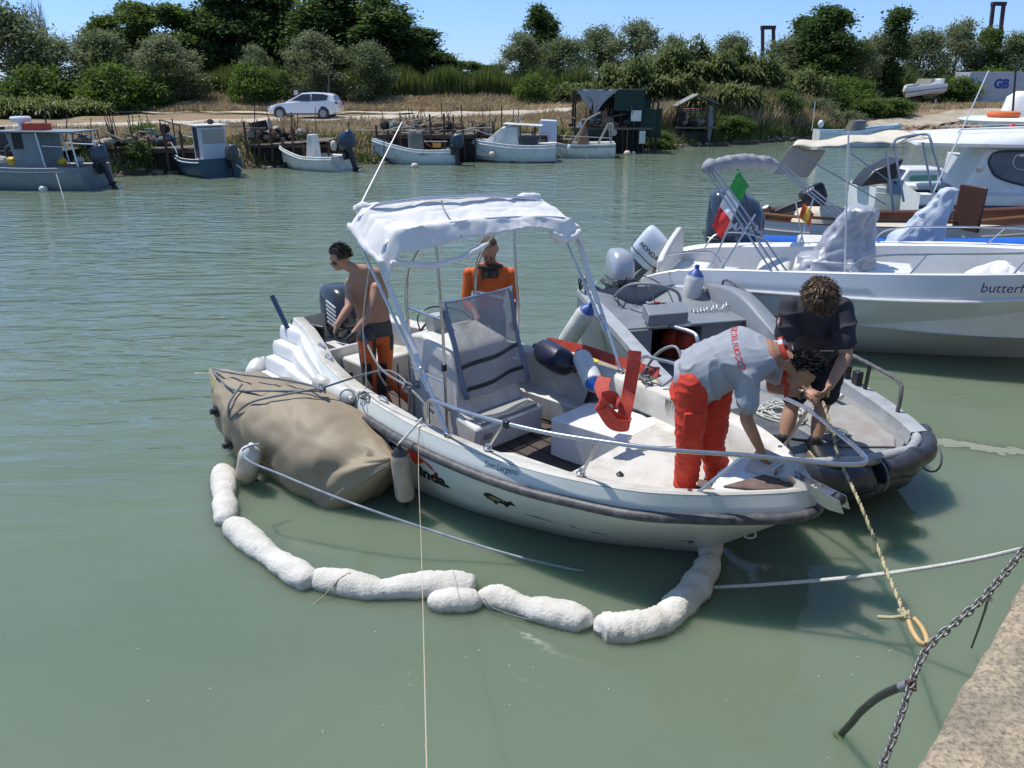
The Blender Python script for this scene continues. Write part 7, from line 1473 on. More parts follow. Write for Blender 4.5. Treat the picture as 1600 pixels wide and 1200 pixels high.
# mooring lines of the near water
rope('mooring_rope', 'grey then white mooring line passing in front of the tan bag and dipping under water', [PZ(404, 694, .62), PZ(385, 699, .62), PZ(378, 707, .60), PZ(392, 722, .58), PZ(440, 742, .52), PZ(520, 775, .42), PZ(620, 811, .30), PZ(740, 850, .14), PZ(850, 880, .03), PZ(960, 902, -.03), PZ(1045, 914, -.06)], .0095, mat('line_blue_grey', (.22, .26, .33), (.42, .45, .50), rough=.7, scale=8))
rope('mooring_rope', 'white mooring line rising from the water to the quay at right', [PZ(1080, 920, -.05), PZ(1112, 918, .01), PZ(1200, 913, .15), PZ(1350, 900, .45), PZ(1480, 882, .72), PZ(1600, 857, 1.0), PZ(1720, 825, 1.25)], .012, rope_white)
def twisted(name, label, pts, r, m1, m2, k=8, turns=16, cat='rope'):
    P_ = crv(pts, k); t_ = thing(name, label, cat, P_[0]); n = len(P_); L_ = sum((P_[i+1]-P_[i]).length for i in range(n-1)); m = max(n, int(L_/.008))
    Q = [P_[min(n-2, int(i/m*(n-1)))].lerp(P_[min(n-1, int(i/m*(n-1))+1)], i/m*(n-1) % 1) for i in range(m+1)]
    for s_, mm in ((0, m1), (PI*2/3, m1), (PI*4/3, m2)):
        o = []
        for i, q in enumerate(Q):
            t = (Q[min(i+1, m)]-Q[max(i-1, 0)]).normalized(); u = t.cross(Vector((1, .2, .1))).normalized(); v = t.cross(u); a = s_+i*.45; o.append(q+(u*math.cos(a)+v*math.sin(a))*r*.5-P_[0])
        MB().tube(o, r*.62, 5).build('strand', mm, t_, smooth=80)
    return t_
c1, c2 = mat('strand_yellow', (.48, .44, .26), (.38, .34, .2), rough=.85, scale=40), mat('strand_black', (.06, .06, .045), (.3, .27, .16), rough=.85, scale=30)
HK = PZ(1415, 962, 1.12)
twisted('bow_rope', 'yellow and black twisted rope from the men hands down to the quay chain', [PY(1286, 628, 5.35), PY(1300, 672, 5.1), PY(1312, 718, 4.9), PY(1345, 790, 4.5), PY(1385, 890, 4.05), HK], .011, c1, c2)
knot('rope_knot', 'knot joining twisted rope and splice loop near the chain', HK, .022, c1, 11, .009)
rope('rope_tail', 'loose tail of the twisted rope sticking out left of the knot', [HK, PZ(1395, 965, 1.12), PZ(1372, 964, 1.1)], .009, c1)
hz_ = mat('splice_sleeve', (.55, .38, .17), (.48, .32, .14), rough=.6, scale=9)
t_ = thing('splice_loop', 'pale tan sleeve loop shackled to the quay chain', 'rope loop', HK)
for q in ([(1420, 970), (1425, 985), (1436, 1002), (1446, 1008)], [(1428, 966), (1440, 980), (1448, 998), (1448, 1006)]):
    MB().tube(crv([PZ(x, y, lerp(1.12, 1.1, i/3))-HK for i, (x, y) in enumerate(q)], 5), .0115, 8).build('sleeve', hz_, t_, smooth=60)
twine = [MF(2.62, -1.12, .74), PY(654, 740, 5.2), PZ(658, 850, 1.05), PZ(662, 1000, 1.55), PZ(667, 1215, 2.1)]
rope('twine', 'thin tan twine hanging from the rail foot straight towards the quay', twine, .0017, mat('twine_tan', (.50, .40, .27), rough=.9), k=6, n=5)
# galvanised chain along the quay, every link its own
galv = mat('galvanised', (.16, .165, .17), (.30, .30, .30), rough=.5, metal=.7, scale=30, bump=.001, dirt=(.18, .10, .06), dirt_scale=12, dirt_amt=.4)
def chain():
    P_ = crv([PZ(1650, 790, 1.52), PZ(1600, 858, 1.42), PZ(1540, 930, 1.30), PZ(1498, 968, 1.22), PZ(1450, 1012, 1.12), PZ(1425, 1065, 1.06), PZ(1400, 1140, 1.02), PZ(1372, 1215, 1.0), PZ(1345, 1290, 1.0)], 30)
    t_ = thing('quay_chain', 'long galvanised chain slung along the edge of the quay', 'chain', P_[0]); Ls = [0]
    for i in range(len(P_)-1): Ls.append(Ls[-1]+(P_[i+1]-P_[i]).length)
    pitch = .0345; me = None; n = int(Ls[-1]/pitch); A_, B_ = .0255, .0135
    loop = [Vector((A_*math.copysign(abs(math.cos(a))**.8, math.cos(a)), B_*math.copysign(abs(math.sin(a))**.75, math.sin(a)), 0)) for a in np.linspace(0, 2*PI, 13)[:-1]]
    base = MB().tube(loop, .0054, 6, closed=True).build('chain_link', galv, t_, smooth=80)
    for i in range(n):
        s_ = i*pitch; j = int(np.searchsorted(Ls, s_)); j = max(1, min(j, len(P_)-1)); f = (s_-Ls[j-1])/(Ls[j]-Ls[j-1]+1e-9); p = P_[j-1].lerp(P_[j], f); t = (P_[j]-P_[j-1]).normalized()
        o = base if i == 0 else base.copy()
        if i: COL.objects.link(o); o.parent = t_
        q = t.to_track_quat('X', 'Z'); o.rotation_mode = 'QUATERNION'; o.rotation_quaternion = q @ Quaternion((1, 0, 0), R(45+90*(i % 2)+12*math.sin(i*1.7))); o.location = p-P_[0]
chain()
rope('rubber_hose', 'black rubber hose curving from the chain down into the water', [PZ(1422, 1070, 1.05), PZ(1400, 1076, .95), PZ(1372, 1090, .75), PZ(1345, 1112, .45), PZ(1330, 1130, .22), PZ(1316, 1145, .02), PZ(1310, 1152, -.1)], .018, rubber, 'hose', n=9)
rope('hose_cuff', 'light cuff where the black hose is tied to the chain', [PZ(1424, 1068, 1.055), PZ(1408, 1074, 1.0)], .021, mat('cuff_grey', (.22, .22, .26), rough=.4), 'cuff', n=9, raw=True)
knot('wire_tie', 'rusty wire tying the black hose to the chain', PZ(1424, 1070, 1.06), .022, mat('rusty_wire', (.14, .07, .05), (.07, .05, .04), rough=.8, scale=30), 5, .004)
knot('wire_tie', 'rusty wire tying the tan sleeve loop to the chain', PZ(1449, 1009, 1.12), .012, mat('rusty_wire', (.14, .07, .05)), 6, .003)
rope('thin_line', 'thin dark line dropping from the chain along the quay wall', [PZ(1545, 925, 1.28), PZ(1540, 950, .95), PZ(1528, 985, .45), PZ(1518, 1012, .05)], .006, rubber, 'line')
knot('wire_tie', 'pale cord knot where the thin dark line leaves the chain', PZ(1541, 934, 1.27), .018, rope_white, 9, .004)
def weed(c, rr_, n, seed):
    g = np.random.default_rng(seed); V = []; F_ = []
    return
t_ = thing('algae_tuft', 'clump of green algae where the black hose meets the water', 'algae', PZ(1309, 1152, -.01))
for i in range(40):
    g_ = random.Random(i); a = g_.uniform(0, 6.3); r_ = g_.uniform(.01, .055); MB().tube(crv([(0, 0, .0), (r_*.5*math.cos(a), r_*.5*math.sin(a), .008), (r_*math.cos(a+.4), r_*math.sin(a+.4), .004)], 3), .004, 4).build('strand', mat('algae_green', (.09, .11, .02), (.05, .07, .015), rough=.8), t_)
# floating scum line and flecks on the water
def scum():
    g = random.Random(2); b = MB(); c = [PZ(1470, 690, .003), PZ(1500, 693, .003), PZ(1540, 700, .003), PZ(1600, 706, .003), PZ(1680, 715, .003)]; P_ = crv(c, 12)
    for p in P_:
        for _ in range(7):
            q = p+Vector((g.uniform(-.06, .06), g.gauss(0, .035), 0)); s_ = g.uniform(.012, .05); m = g.randint(6, 8); k = len(b.v)
            z = .002+g.uniform(0, .002); b.v += [(q.x+s_*g.uniform(.6, 1.6)*math.cos(2*PI*j/m), q.y+s_*g.uniform(.4, .9)*math.sin(2*PI*j/m), z) for j in range(m)]; b.f.append(tuple(range(k, k+m))); b.m.append(0)
    tag(b.build('scum_line', mat('scum', (.24, .27, .21), (.30, .33, .27), rough=.8, scale=30, alpha=.75), smooth=0), 'thin line of pale scum drifting right of the grey boat', kind='stuff')
    b = MB()
    for i in range(70):
        p = PZ(g.uniform(150, 1400), g.uniform(760, 1190), .003); s_ = g.uniform(.0015, .0045); b.add([(p.x+s_*math.cos(a+i), p.y+s_*math.sin(a+i), .004) for a in (0, 1.4, 2.9, 4.4)], [(0, 1, 2, 3)])
    tag(b.build('floating_flecks', mat('fleck', (.7, .7, .65), rough=.7), smooth=0), 'tiny white flecks floating on the green water', kind='stuff')
scum()
print('gear ok')
# ================================================================== PEOPLE
skin = mat('skin', (.36, .19, .12), (.30, .155, .095), rough=.55, scale=5, bump=.0015, bscale=60)
skin_o = mat('skin_tanned', (.42, .235, .155), (.35, .19, .12), rough=.55, scale=5, bump=.0015, bscale=60)
hair_d = mat('hair_dark', (.020, .014, .011), (.04, .028, .02), rough=.45, scale=30); hair_b = mat('hair_brown', (.055, .030, .016), (.12, .065, .032), rough=.5, scale=14, island=.4)
hair_k = mat('hair_black', (.010, .010, .011), (.025, .025, .027), rough=.75, scale=30, spec=.15)
neo_o = mat('neoprene_orange', (.62, .12, .015), (.54, .10, .015), rough=.7, scale=6, bump=.003, bscale=20); neo_k = mat('neoprene_black', (.018, .018, .02), rough=.7, bump=.002)
neo_g = mat('neoprene_grey', (.05, .052, .055), rough=.7)
tee = mat('grey_tshirt', (.33, .355, .39), (.28, .30, .335), rough=.9, scale=5, bump=.002, bscale=90); navy_s = mat('navy_polo', (.020, .022, .032), (.03, .032, .042), rough=.85, scale=6, bump=.002, bscale=60)
short_k = mat('black_shorts', (.012, .013, .018), rough=.9, bump=.002); trous = mat('red_trousers', (.60, .045, .018), (.52, .035, .015), rough=.75, scale=6, bump=.002, bscale=60)
shoe_k = mat('shoe_black', (.02, .02, .02), rough=.6); shoe_t = mat('shoe_tan', (.38, .31, .19), rough=.8)
def V(*a): return Vector(a)
def limbp(b, pts, rad, n=14, squash=None):            # rounded tapered limb through joints; rad: radius or (rx, ry)
    P_ = crv([Vector(p) for p in pts], 5); rr = crv([(r_, 0, 0) for r_ in rad], 5)
    b.tube(P_, [max(.004, q.x) for q in rr], n, flat=squash or 1.)
    b.ell(P_[0], rr[0].x*.995, nu=12, nv=8); b.ell(P_[-1], rr[-1].x*.995, nu=12, nv=8)
def trunk(b, secs, k=22):                             # secs: (centre, across vector (half width), front vector (half depth))
    C = crv([s[0] for s in secs], 5); A_ = crv([s[1] for s in secs], 5); F_ = crv([s[2] for s in secs], 5); rings = []
    for c, a, f in zip(C, A_, F_):
        rings.append([c+a*math.copysign(abs(math.cos(t))**.85, math.cos(t))+f*math.copysign(abs(math.sin(t))**.9, math.sin(t)) for t in np.linspace(0, 2*PI, k+1)[:-1]])
    b.loft(rings)
    for q in (0, -1): b.ell(C[q], (A_[q].length*.9, F_[q].length*.9, min(A_[q].length, F_[q].length)*.6), nu=12, nv=8, rot=frame(A_[q], F_[q]))
def frame(x, y):
    x = x.normalized(); z = x.cross(y).normalized(); y = z.cross(x); return Matrix((x, y, z)).transposed()
def hand(b, w_, d, palm_n, side=1, curl=.9, s=1., spread=1.):
    """wrist w_, pointing direction d, palm normal; five separate bent fingers"""
    d = d.normalized(); pn = (palm_n-d*palm_n.dot(d)).normalized(); x = d.cross(pn)*side
    b.ell(w_+d*.048*s, (.040*s, .052*s, .0165*s), frame(x, d), nu=14, nv=10)
    for i, (ox, L_, st_) in enumerate(((-.030, .060, .078), (-.010, .071, .086), (.010, .067, .084), (.029, .053, .076))):
        p = w_+x*ox*s+d*st_*s*.95; pts = [p-d*.03*s, p]; ang = 0; q = p
        for f in (.45, .32, .25):
            ang += curl*(.55 if f == .45 else .75); dd = d*math.cos(ang)+pn*math.sin(ang)+x*ox*1.5*spread; q = q+dd*L_*f*s*1.15; pts.append(q)
        b.tube(crv(pts, 2), [.0095*s*(1-.035*i_) for i_ in range(9)], 7); b.ell(pts[-1], .0065*s, nu=6, nv=5)
    p = w_+x*-.030*s+d*.025*s; q1 = p-x*.022*s+d*.022*s+pn*.012*s; q2 = q1+d*.028*s+pn*.016*s+x*.006*s; b.tube(crv([p, q1, q2, q2+d*.02*s+pn*.008*s], 2), [.013*s, .012*s, .0115*s, .0105*s, .0095*s, .009*s, .0085*s], 7)
def head(b, c, f, u, s=1.):
    """head centre c, facing f, up u; union of skull, jaw, nose, brow, ears, neck root"""
    u = (u-f*u.dot(f)).normalized(); f = f.normalized(); M = frame(f, u.cross(f)); r = u.cross(f)
    P_ = lambda x, y, z: c+(f*x+r*y+u*z)*s
    b.ell(P_(-.012, 0, .022), (.098*s, .076*s, .100*s), M, nu=20, nv=14); b.ell(P_(.028, 0, -.045), (.062*s, .056*s, .066*s), M, nu=16, nv=10)
    b.ell(P_(.060, 0, -.088), (.026*s, .026*s, .020*s), M, nu=10, nv=8)
    b.tube([P_(.083, 0, .022), P_(.100, 0, .002), P_(.110, 0, -.018)], [.009*s, .011*s, .014*s], 8); b.ell(P_(.107, 0, -.02), (.013*s, .018*s, .011*s), M, nu=8, nv=6)
    b.tube([P_(.076, -.045, .028), P_(.088, 0, .034), P_(.076, .045, .028)], .011*s, 7)
    for y in (-.022, .022): b.ell(P_(.078, y, -.052), (.012*s, .02*s, .007*s), M, nu=8, nv=6)
    for sd in (-1, 1): b.ell(P_(-.008, sd*.079, -.002), (.019*s, .009*s, .032*s), M, nu=10, nv=8); b.ell(P_(.06, sd*.03, -.02), (.03*s, .028*s, .024*s), M, nu=8, nv=6)
    return P_, M
def fuse(b, name, mats, parent, voxel=.008, pick=None, wrinkle=None, smooth=4, sub=0):
    me = bpy.data.meshes.new('tmp'); me.from_pydata(b.v, [], b.f); o = bpy.data.objects.new('tmp', me); COL.objects.link(o)
    bm = bmesh.new(); bm.from_mesh(me); bmesh.ops.recalc_face_normals(bm, faces=bm.faces); bm.to_mesh(me); bm.free()
    m_ = o.modifiers.new('r', 'REMESH'); m_.mode = 'VOXEL'; m_.voxel_size = voxel; m_.adaptivity = 0
    s_ = o.modifiers.new('s', 'SMOOTH'); s_.factor = .5; s_.iterations = smooth
    bpy.context.view_layer.update(); ev = o.evaluated_get(bpy.context.evaluated_depsgraph_get()); out = bpy.data.meshes.new_from_object(ev); bpy.data.objects.remove(o)
    if wrinkle:
        ns = [v.normal.copy() for v in out.vertices]
        for v, nn in zip(out.vertices, ns): v.co = v.co+nn*wrinkle(v.co, nn)
        out.update()
    out.name = name; out.materials.clear()
    for mm in (mats if isinstance(mats, list) else [mats]): out.materials.append(mm)
    if pick:
        idx = [pick(p.center, p.normal) for p in out.polygons]; out.polygons.foreach_set('material_index', idx)
    out.shade_smooth(); r = bpy.data.objects.new(name, out); COL.objects.link(r)
    if parent: r.parent = parent
    return r
def strands(parent, name, m, P_, n, lo, hi, L_, th, seed, curl=0., region=None, flow=(0, 0, 0), s=1.):
    """short bent tapered locks rooted on the scalp (one mesh, too fine to pick apart)"""
    g = random.Random(seed); b = MB()
    for i in range(n):
        while True:
            z = g.uniform(lo, hi); a = g.uniform(-PI, PI); q = Vector((math.sqrt(max(0, 1-z*z))*math.cos(a), math.sqrt(max(0, 1-z*z))*math.sin(a), z))
            if region is None or region(q): break
        root = Vector((q.x*.100-.012, q.y*.080, q.z*.102+.022)); d = (Vector((q.x, q.y, q.z))*.6+Vector(flow)+Vector((g.uniform(-.4, .4),)*3)*.4).normalized(); pts = [root-q*.012]; p = root.copy(); l_ = L_*g.uniform(.6, 1.3); ph = g.uniform(0, 6)
        for k in range(6):
            dd = (d+Vector(flow)*.25*k+curl*Vector((math.sin(ph+k*1.5), math.cos(ph+k*1.7), math.sin(ph*2+k*1.2)))).normalized(); p = p+dd*l_/6; pts.append(p.copy())
        b.tube([P_(*(x for x in q_)) for q_ in pts], [th*s*f for f in (1, 1.1, 1, .9, .75, .55, .3)], 4)
    return tag(b.build(name, m, parent, smooth=80), kind='stuff')
def cap(parent, name, m, P_, M, grow, region, s=1., seed=0, rough_=.006):
    """hair mass following the skull above the hairline"""
    g_ = MB(); nu, nv = 40, 26; vs = []; keep = {}
    for i in range(nv+1):
        for j in range(nu):
            th = PI*i/nv; a = 2*PI*j/nu; q = Vector((math.sin(th)*math.cos(a), math.sin(th)*math.sin(a), math.cos(th))); inside = region(q)
            r_ = grow if inside else -.010; r_ += rough_*mnoise.noise(q*9+Vector((seed, 0, 0)))+rough_*.6*mnoise.noise(q*22)
            vs.append(P_(*(q.x*(.098+r_)-.012, q.y*(.077+r_), q.z*(.100+r_)+.022)))
    g_.add(vs, [(i*nu+j, (i+1)*nu+j, (i+1)*nu+(j+1) % nu, i*nu+(j+1) % nu) for i in range(nv) for j in range(nu)]); return g_.build(name, m, parent, smooth=80)
def folds(sc, amp, ax=(1, 1, 1), amp2=.4):
    ax = Vector(ax); return lambda co, n: amp*mnoise.noise(Vector((co.x*ax.x, co.y*ax.y, co.z*ax.z))*sc)+amp*amp2*(1-abs(mnoise.noise(Vector((co.x*ax.x, co.y*ax.y, co.z*ax.z))*sc*2.1+Vector((5, 5, 5)))))**4
def shoe(parent, heel, toe, w_=.05, m=shoe_k, top=.09, toe_m=None):
    d = (toe-heel); L_ = d.length; d.normalize(); s_ = Vector((-d.y, d.x, 0)); z = Vector((0, 0, 1)); rings = []
    for u, hw, h in ((0, .6, .75), (.06, .85, 1), (.25, .92, 1), (.45, .95, .75), (.7, 1.08, .55), (.9, .9, .42), (1, .4, .25)):
        rings.append([heel+d*L_*u+s_*w_*hw*math.cos(t)+z*(top*h*(.5+.5*math.sin(t))) for t in np.linspace(0, 2*PI, 13)[:-1]])
    o = MB().loft(rings).build('shoe', m, parent, smooth=60); sb = MB(); sb.loft([[p*1.0 for p in [heel+d*L_*u+s_*w_*hw*1.06*k+z*zz for k, zz in ((-1, -.004), (1, -.004), (1, .022), (-1, .022))]] for u, hw in ((-.01, .6), (.25, .95), (.7, 1.08), (.95, .8), (1.02, .3))]); sb.build('sole', toe_m or blackpl, o, bevel=.004); return o
# ---------------------------------------------------------------- shirtless man in the stern
def man_shirtless():
    ft = [MF(.98, -.30, .14), MF(1.32, -.18, .14)]; o = (ft[0]+ft[1])/2; t_ = thing('person', 'bare chested man in orange and black wetsuit trousers handling rope in the stern', 'person', o)
    W_ = lambda x, y, Y_: PY(x, y, Y_)-o; b = MB()
    hipc = W_(585, 515, 7.72); sh = W_(574, 428, 7.72); hd = W_(530, 404, 7.66)
    hl, hr = W_(572, 530, 7.62), W_(601, 530, 7.78); kl, kr = W_(580, 585, 7.60), W_(603, 585, 7.72); al, ar = ft[0]-o+V(0, 0, .09), ft[1]-o+V(0, 0, .09)
    ac = (V(.80, .22, 0)).normalized(); fr = V(-.5, -.8, -.1).normalized()
    trunk(b, [(hipc+V(0, 0, -.10), ac*.165, fr*.115), (hipc, ac*.165, fr*.11), (hipc+V(-.0, 0, .14), ac*.145, fr*.095), (hipc.lerp(sh, .55), ac*.160, fr*.105), (hipc.lerp(sh, .85), ac*.185, fr*.11), (sh+V(-.01, 0, .02), ac*.15, fr*.085), (sh+V(-.03, 0, .055), ac*.075, fr*.06)])
    limbp(b, [sh+V(-.03, 0, .03), (sh*.45+hd*.55)+V(.01, 0, -.03), hd+V(.01, 0, -.03)], [.065, .055, .055])
    for h, k, a in ((hl, kl, al), (hr, kr, ar)):
        limbp(b, [h+V(0, 0, .04), h.lerp(k, .5), k], [.098, .082, .058]); limbp(b, [k, k.lerp(a, .35), a], [.058, .060, .040]); limbp(b, [a, a+V(-.05, -.08, -.05)], [.042, .035]); b.ell(a+V(-.08, -.12, -.06), (.06, .05, .035))
    sl, sr = W_(548, 443, 7.72), W_(588, 450, 7.62)
    el, er = W_(545, 480, 7.50), W_(578, 492, 7.46); wl, wr = W_(526, 508, 7.36), W_(552, 521, 7.36)
    for s_, e_, w__ in ((sl, el, wl), (sr, er, wr)):
        b.ell(s_, .062); limbp(b, [s_, s_.lerp(e_, .4), e_], [.056, .052, .041]); limbp(b, [e_, e_.lerp(w__, .3), w__], [.041, .042, .028])
    hand(b, wl, W_(522, 522, 7.33)-wl, V(.6, .2, .3), 1, .8); hand(b, wr, W_(541, 532, 7.33)-wr, V(-.6, .2, .3), -1, 1.0)
    P_, M = head(b, hd, V(-.82, .30, -.30), V(-.12, .1, 1), 1.0)
    zt = hipc.z+.085
    def pick(c, n):
        if c.z > zt: return 0
        if c.z > zt-.15 and c.z > hipc.z-.08+.0*c.x: return 2
        for k_, s_ in ((kl, -1), (kr, -1)):
            d = c-(k_+V(.0, 0, -.08))
            if abs(d.z) < .22 and d.y < -.005 and -.075 < d.x < .015+.03*d.z: return 3
        if n.x > .75 and c.z > hipc.z-.22: return 3
        return 1
    fuse(b, 'body', [skin_o, neo_o, neo_g, neo_k], t_, .0085, pick, wrinkle=lambda c, n: .004*mnoise.noise(V(c.x*6, c.y*6, c.z*14)) if c.z < zt-.1 else 0)
    hair = lambda q: q.z > .30-.55*max(0, -q.x)-.0*q.y+.25*max(0, q.x) if q.x > -.2 else q.z > -.38
    cap(t_, 'hair', hair_d, P_, M, .012, hair, seed=1); strands(t_, 'hair_lock', hair_d, P_, 420, -.4, 1, .045, .0035, 1, .15, hair, (-.55, 0, .25))
    be = lambda q: q.z < -.12 and q.x > -.15
    b2 = MB(); b2.ell(P_(.034, 0, -.052), (.066, .060, .064), M, nu=18, nv=12); b2.v = [v for v in b2.v]; fuse_b = MB(); strands(t_, 'beard', hair_d, lambda x, y, z: P_(x*.92+.018, y*.78, z*.95-.0), 420, -1, -.30, .020, .003, 4, .1, lambda q: q.x > -.1, (.1, 0, -.3))
    MB().tube([wl+(el-wl)*.03+V(.031*math.cos(a), .018*math.sin(a), .025*math.sin(a)+.0) for a in np.linspace(0, 2*PI, 15)[:-1]], .005, 6, closed=True).build('wristband', mat('band_green', (.45, .60, .15), rough=.5), t_)
man_shirtless()
# ---------------------------------------------------------------- man in the orange top behind the console
def man_orange():
    Yc = 8.15; o = PY(765, 600, Yc); o.z = .14; t_ = thing('person', 'man in orange wetsuit top with black mask round his neck behind the console', 'person', o)
    W_ = lambda x, y, Y_=Yc: PY(x, y, Y_)-o; b = MB(); hd = W_(764, 390, Yc-.12); sh = W_(766, 419); hip = V(0, .02, .95)
    trunk(b, [(hip+V(0, 0, -.08), V(.165, 0, 0), V(0, -.12, 0)), (hip+V(0, 0, .08), V(.155, 0, 0), V(0, -.11, 0)), (hip.lerp(sh, .5), V(.175, 0, 0), V(0, -.125, .0)), (hip.lerp(sh, .82), V(.205, 0, 0), V(0, -.125, .02)), (sh+V(0, 0, .0), V(.19, 0, 0), V(0, -.10, .02)), (sh+V(0, -.02, .065), V(.085, 0, 0), V(0, -.07, .02))])
    limbp(b, [sh+V(0, 0, .02), hd+V(0, .03, -.05)], [.068, .060])
    for sd in (-1, 1):
        s_ = W_(766+sd*33, 427); e_ = W_(766+sd*39, 472, Yc-.05); w_ = W_(766+(40 if sd > 0 else -22), 500 if sd > 0 else 492, Yc-.28)
        b.ell(s_, .066); limbp(b, [s_, s_.lerp(e_, .45), e_], [.062, .056, .046]); limbp(b, [e_, e_.lerp(w_, .3), w_], [.046, .044, .030]); hand(b, w_, V(-sd*.2, -.8, -.3), V(0, -.3, -1), sd, .6)
        h = hip+V(sd*.09, 0, -.05); k = V(sd*.12, -.03, .50); a = V(sd*.13, .02, .08); limbp(b, [h, h.lerp(k, .5), k], [.095, .082, .058]); limbp(b, [k, k.lerp(a, .35), a], [.058, .06, .04]); b.ell(a+V(0, -.07, -.045), (.045, .11, .035))
    P_, M = head(b, hd, V(-.02, -.80, -.42), V(0, -.3, 1), 1.12)
    def pick(c, n):
        if c.z > sh.z+.075 and (c-hd).length < .24: return 0
        if abs(c.x) > .10 and c.y < -.23 and c.z < sh.z-.3: return 0
        return 1 if c.z > .98 else 2
    fuse(b, 'body', [skin_o, neo_o, neo_k], t_, .0085, pick, wrinkle=folds(7, .004))
    hair = lambda q: q.z > .42-.5*max(0, -q.x)+.15*max(0, q.x) if q.x > -.2 else q.z > -.3
    cap(t_, 'hair', mat('hair_stubble', (.07, .045, .03), (.10, .06, .04), rough=.8, scale=40), P_, M, .003, hair, seed=3, rough_=.002)
    strands(t_, 'beard', hair_d, lambda x, y, z: P_(x*.92+.018, y*.78, z*.95), 380, -1, -.32, .020, .003, 6, .1, lambda q: q.x > -.1, (.1, 0, -.3))
    mk = MB(); c = sh+V(0, -.13, .01)
    mk.tube(crv([c+V(.115*math.cos(a), .115*math.sin(a)+.05, .03-.02*math.sin(a)) for a in np.linspace(0, 2*PI, 11)[:-1]], 2, True), .022, 7, closed=True); mk.build('neck_strap', neo_k, t_)
    m2 = MB(); m2.loft([rrect(0, 0, .085, .03, -.045), rrect(0, -.01, .095, .04, 0), rrect(0, 0, .08, .03, .05)]); m2.v = [tuple(V(*v)+c+V(0, -.02, -.03)) for v in m2.v]; m2.build('dive_mask', neo_k, t_, smooth=60)
    for sd in (-1, 1): MB().lathe([(.03, 0), (.03, .012), (.01, .014)], c+V(sd*.045, -.055, -.03), (0, -1, 0), 12).build('mask_lens', glass_d, t_)
    MB().tube(crv([c+V(-.05, -.03, -.05), c+V(-.10, -.03, -.12), c+V(-.13, .0, -.2)], 4), .006, 5).build('mask_cord', blackpl, t_)
man_orange()
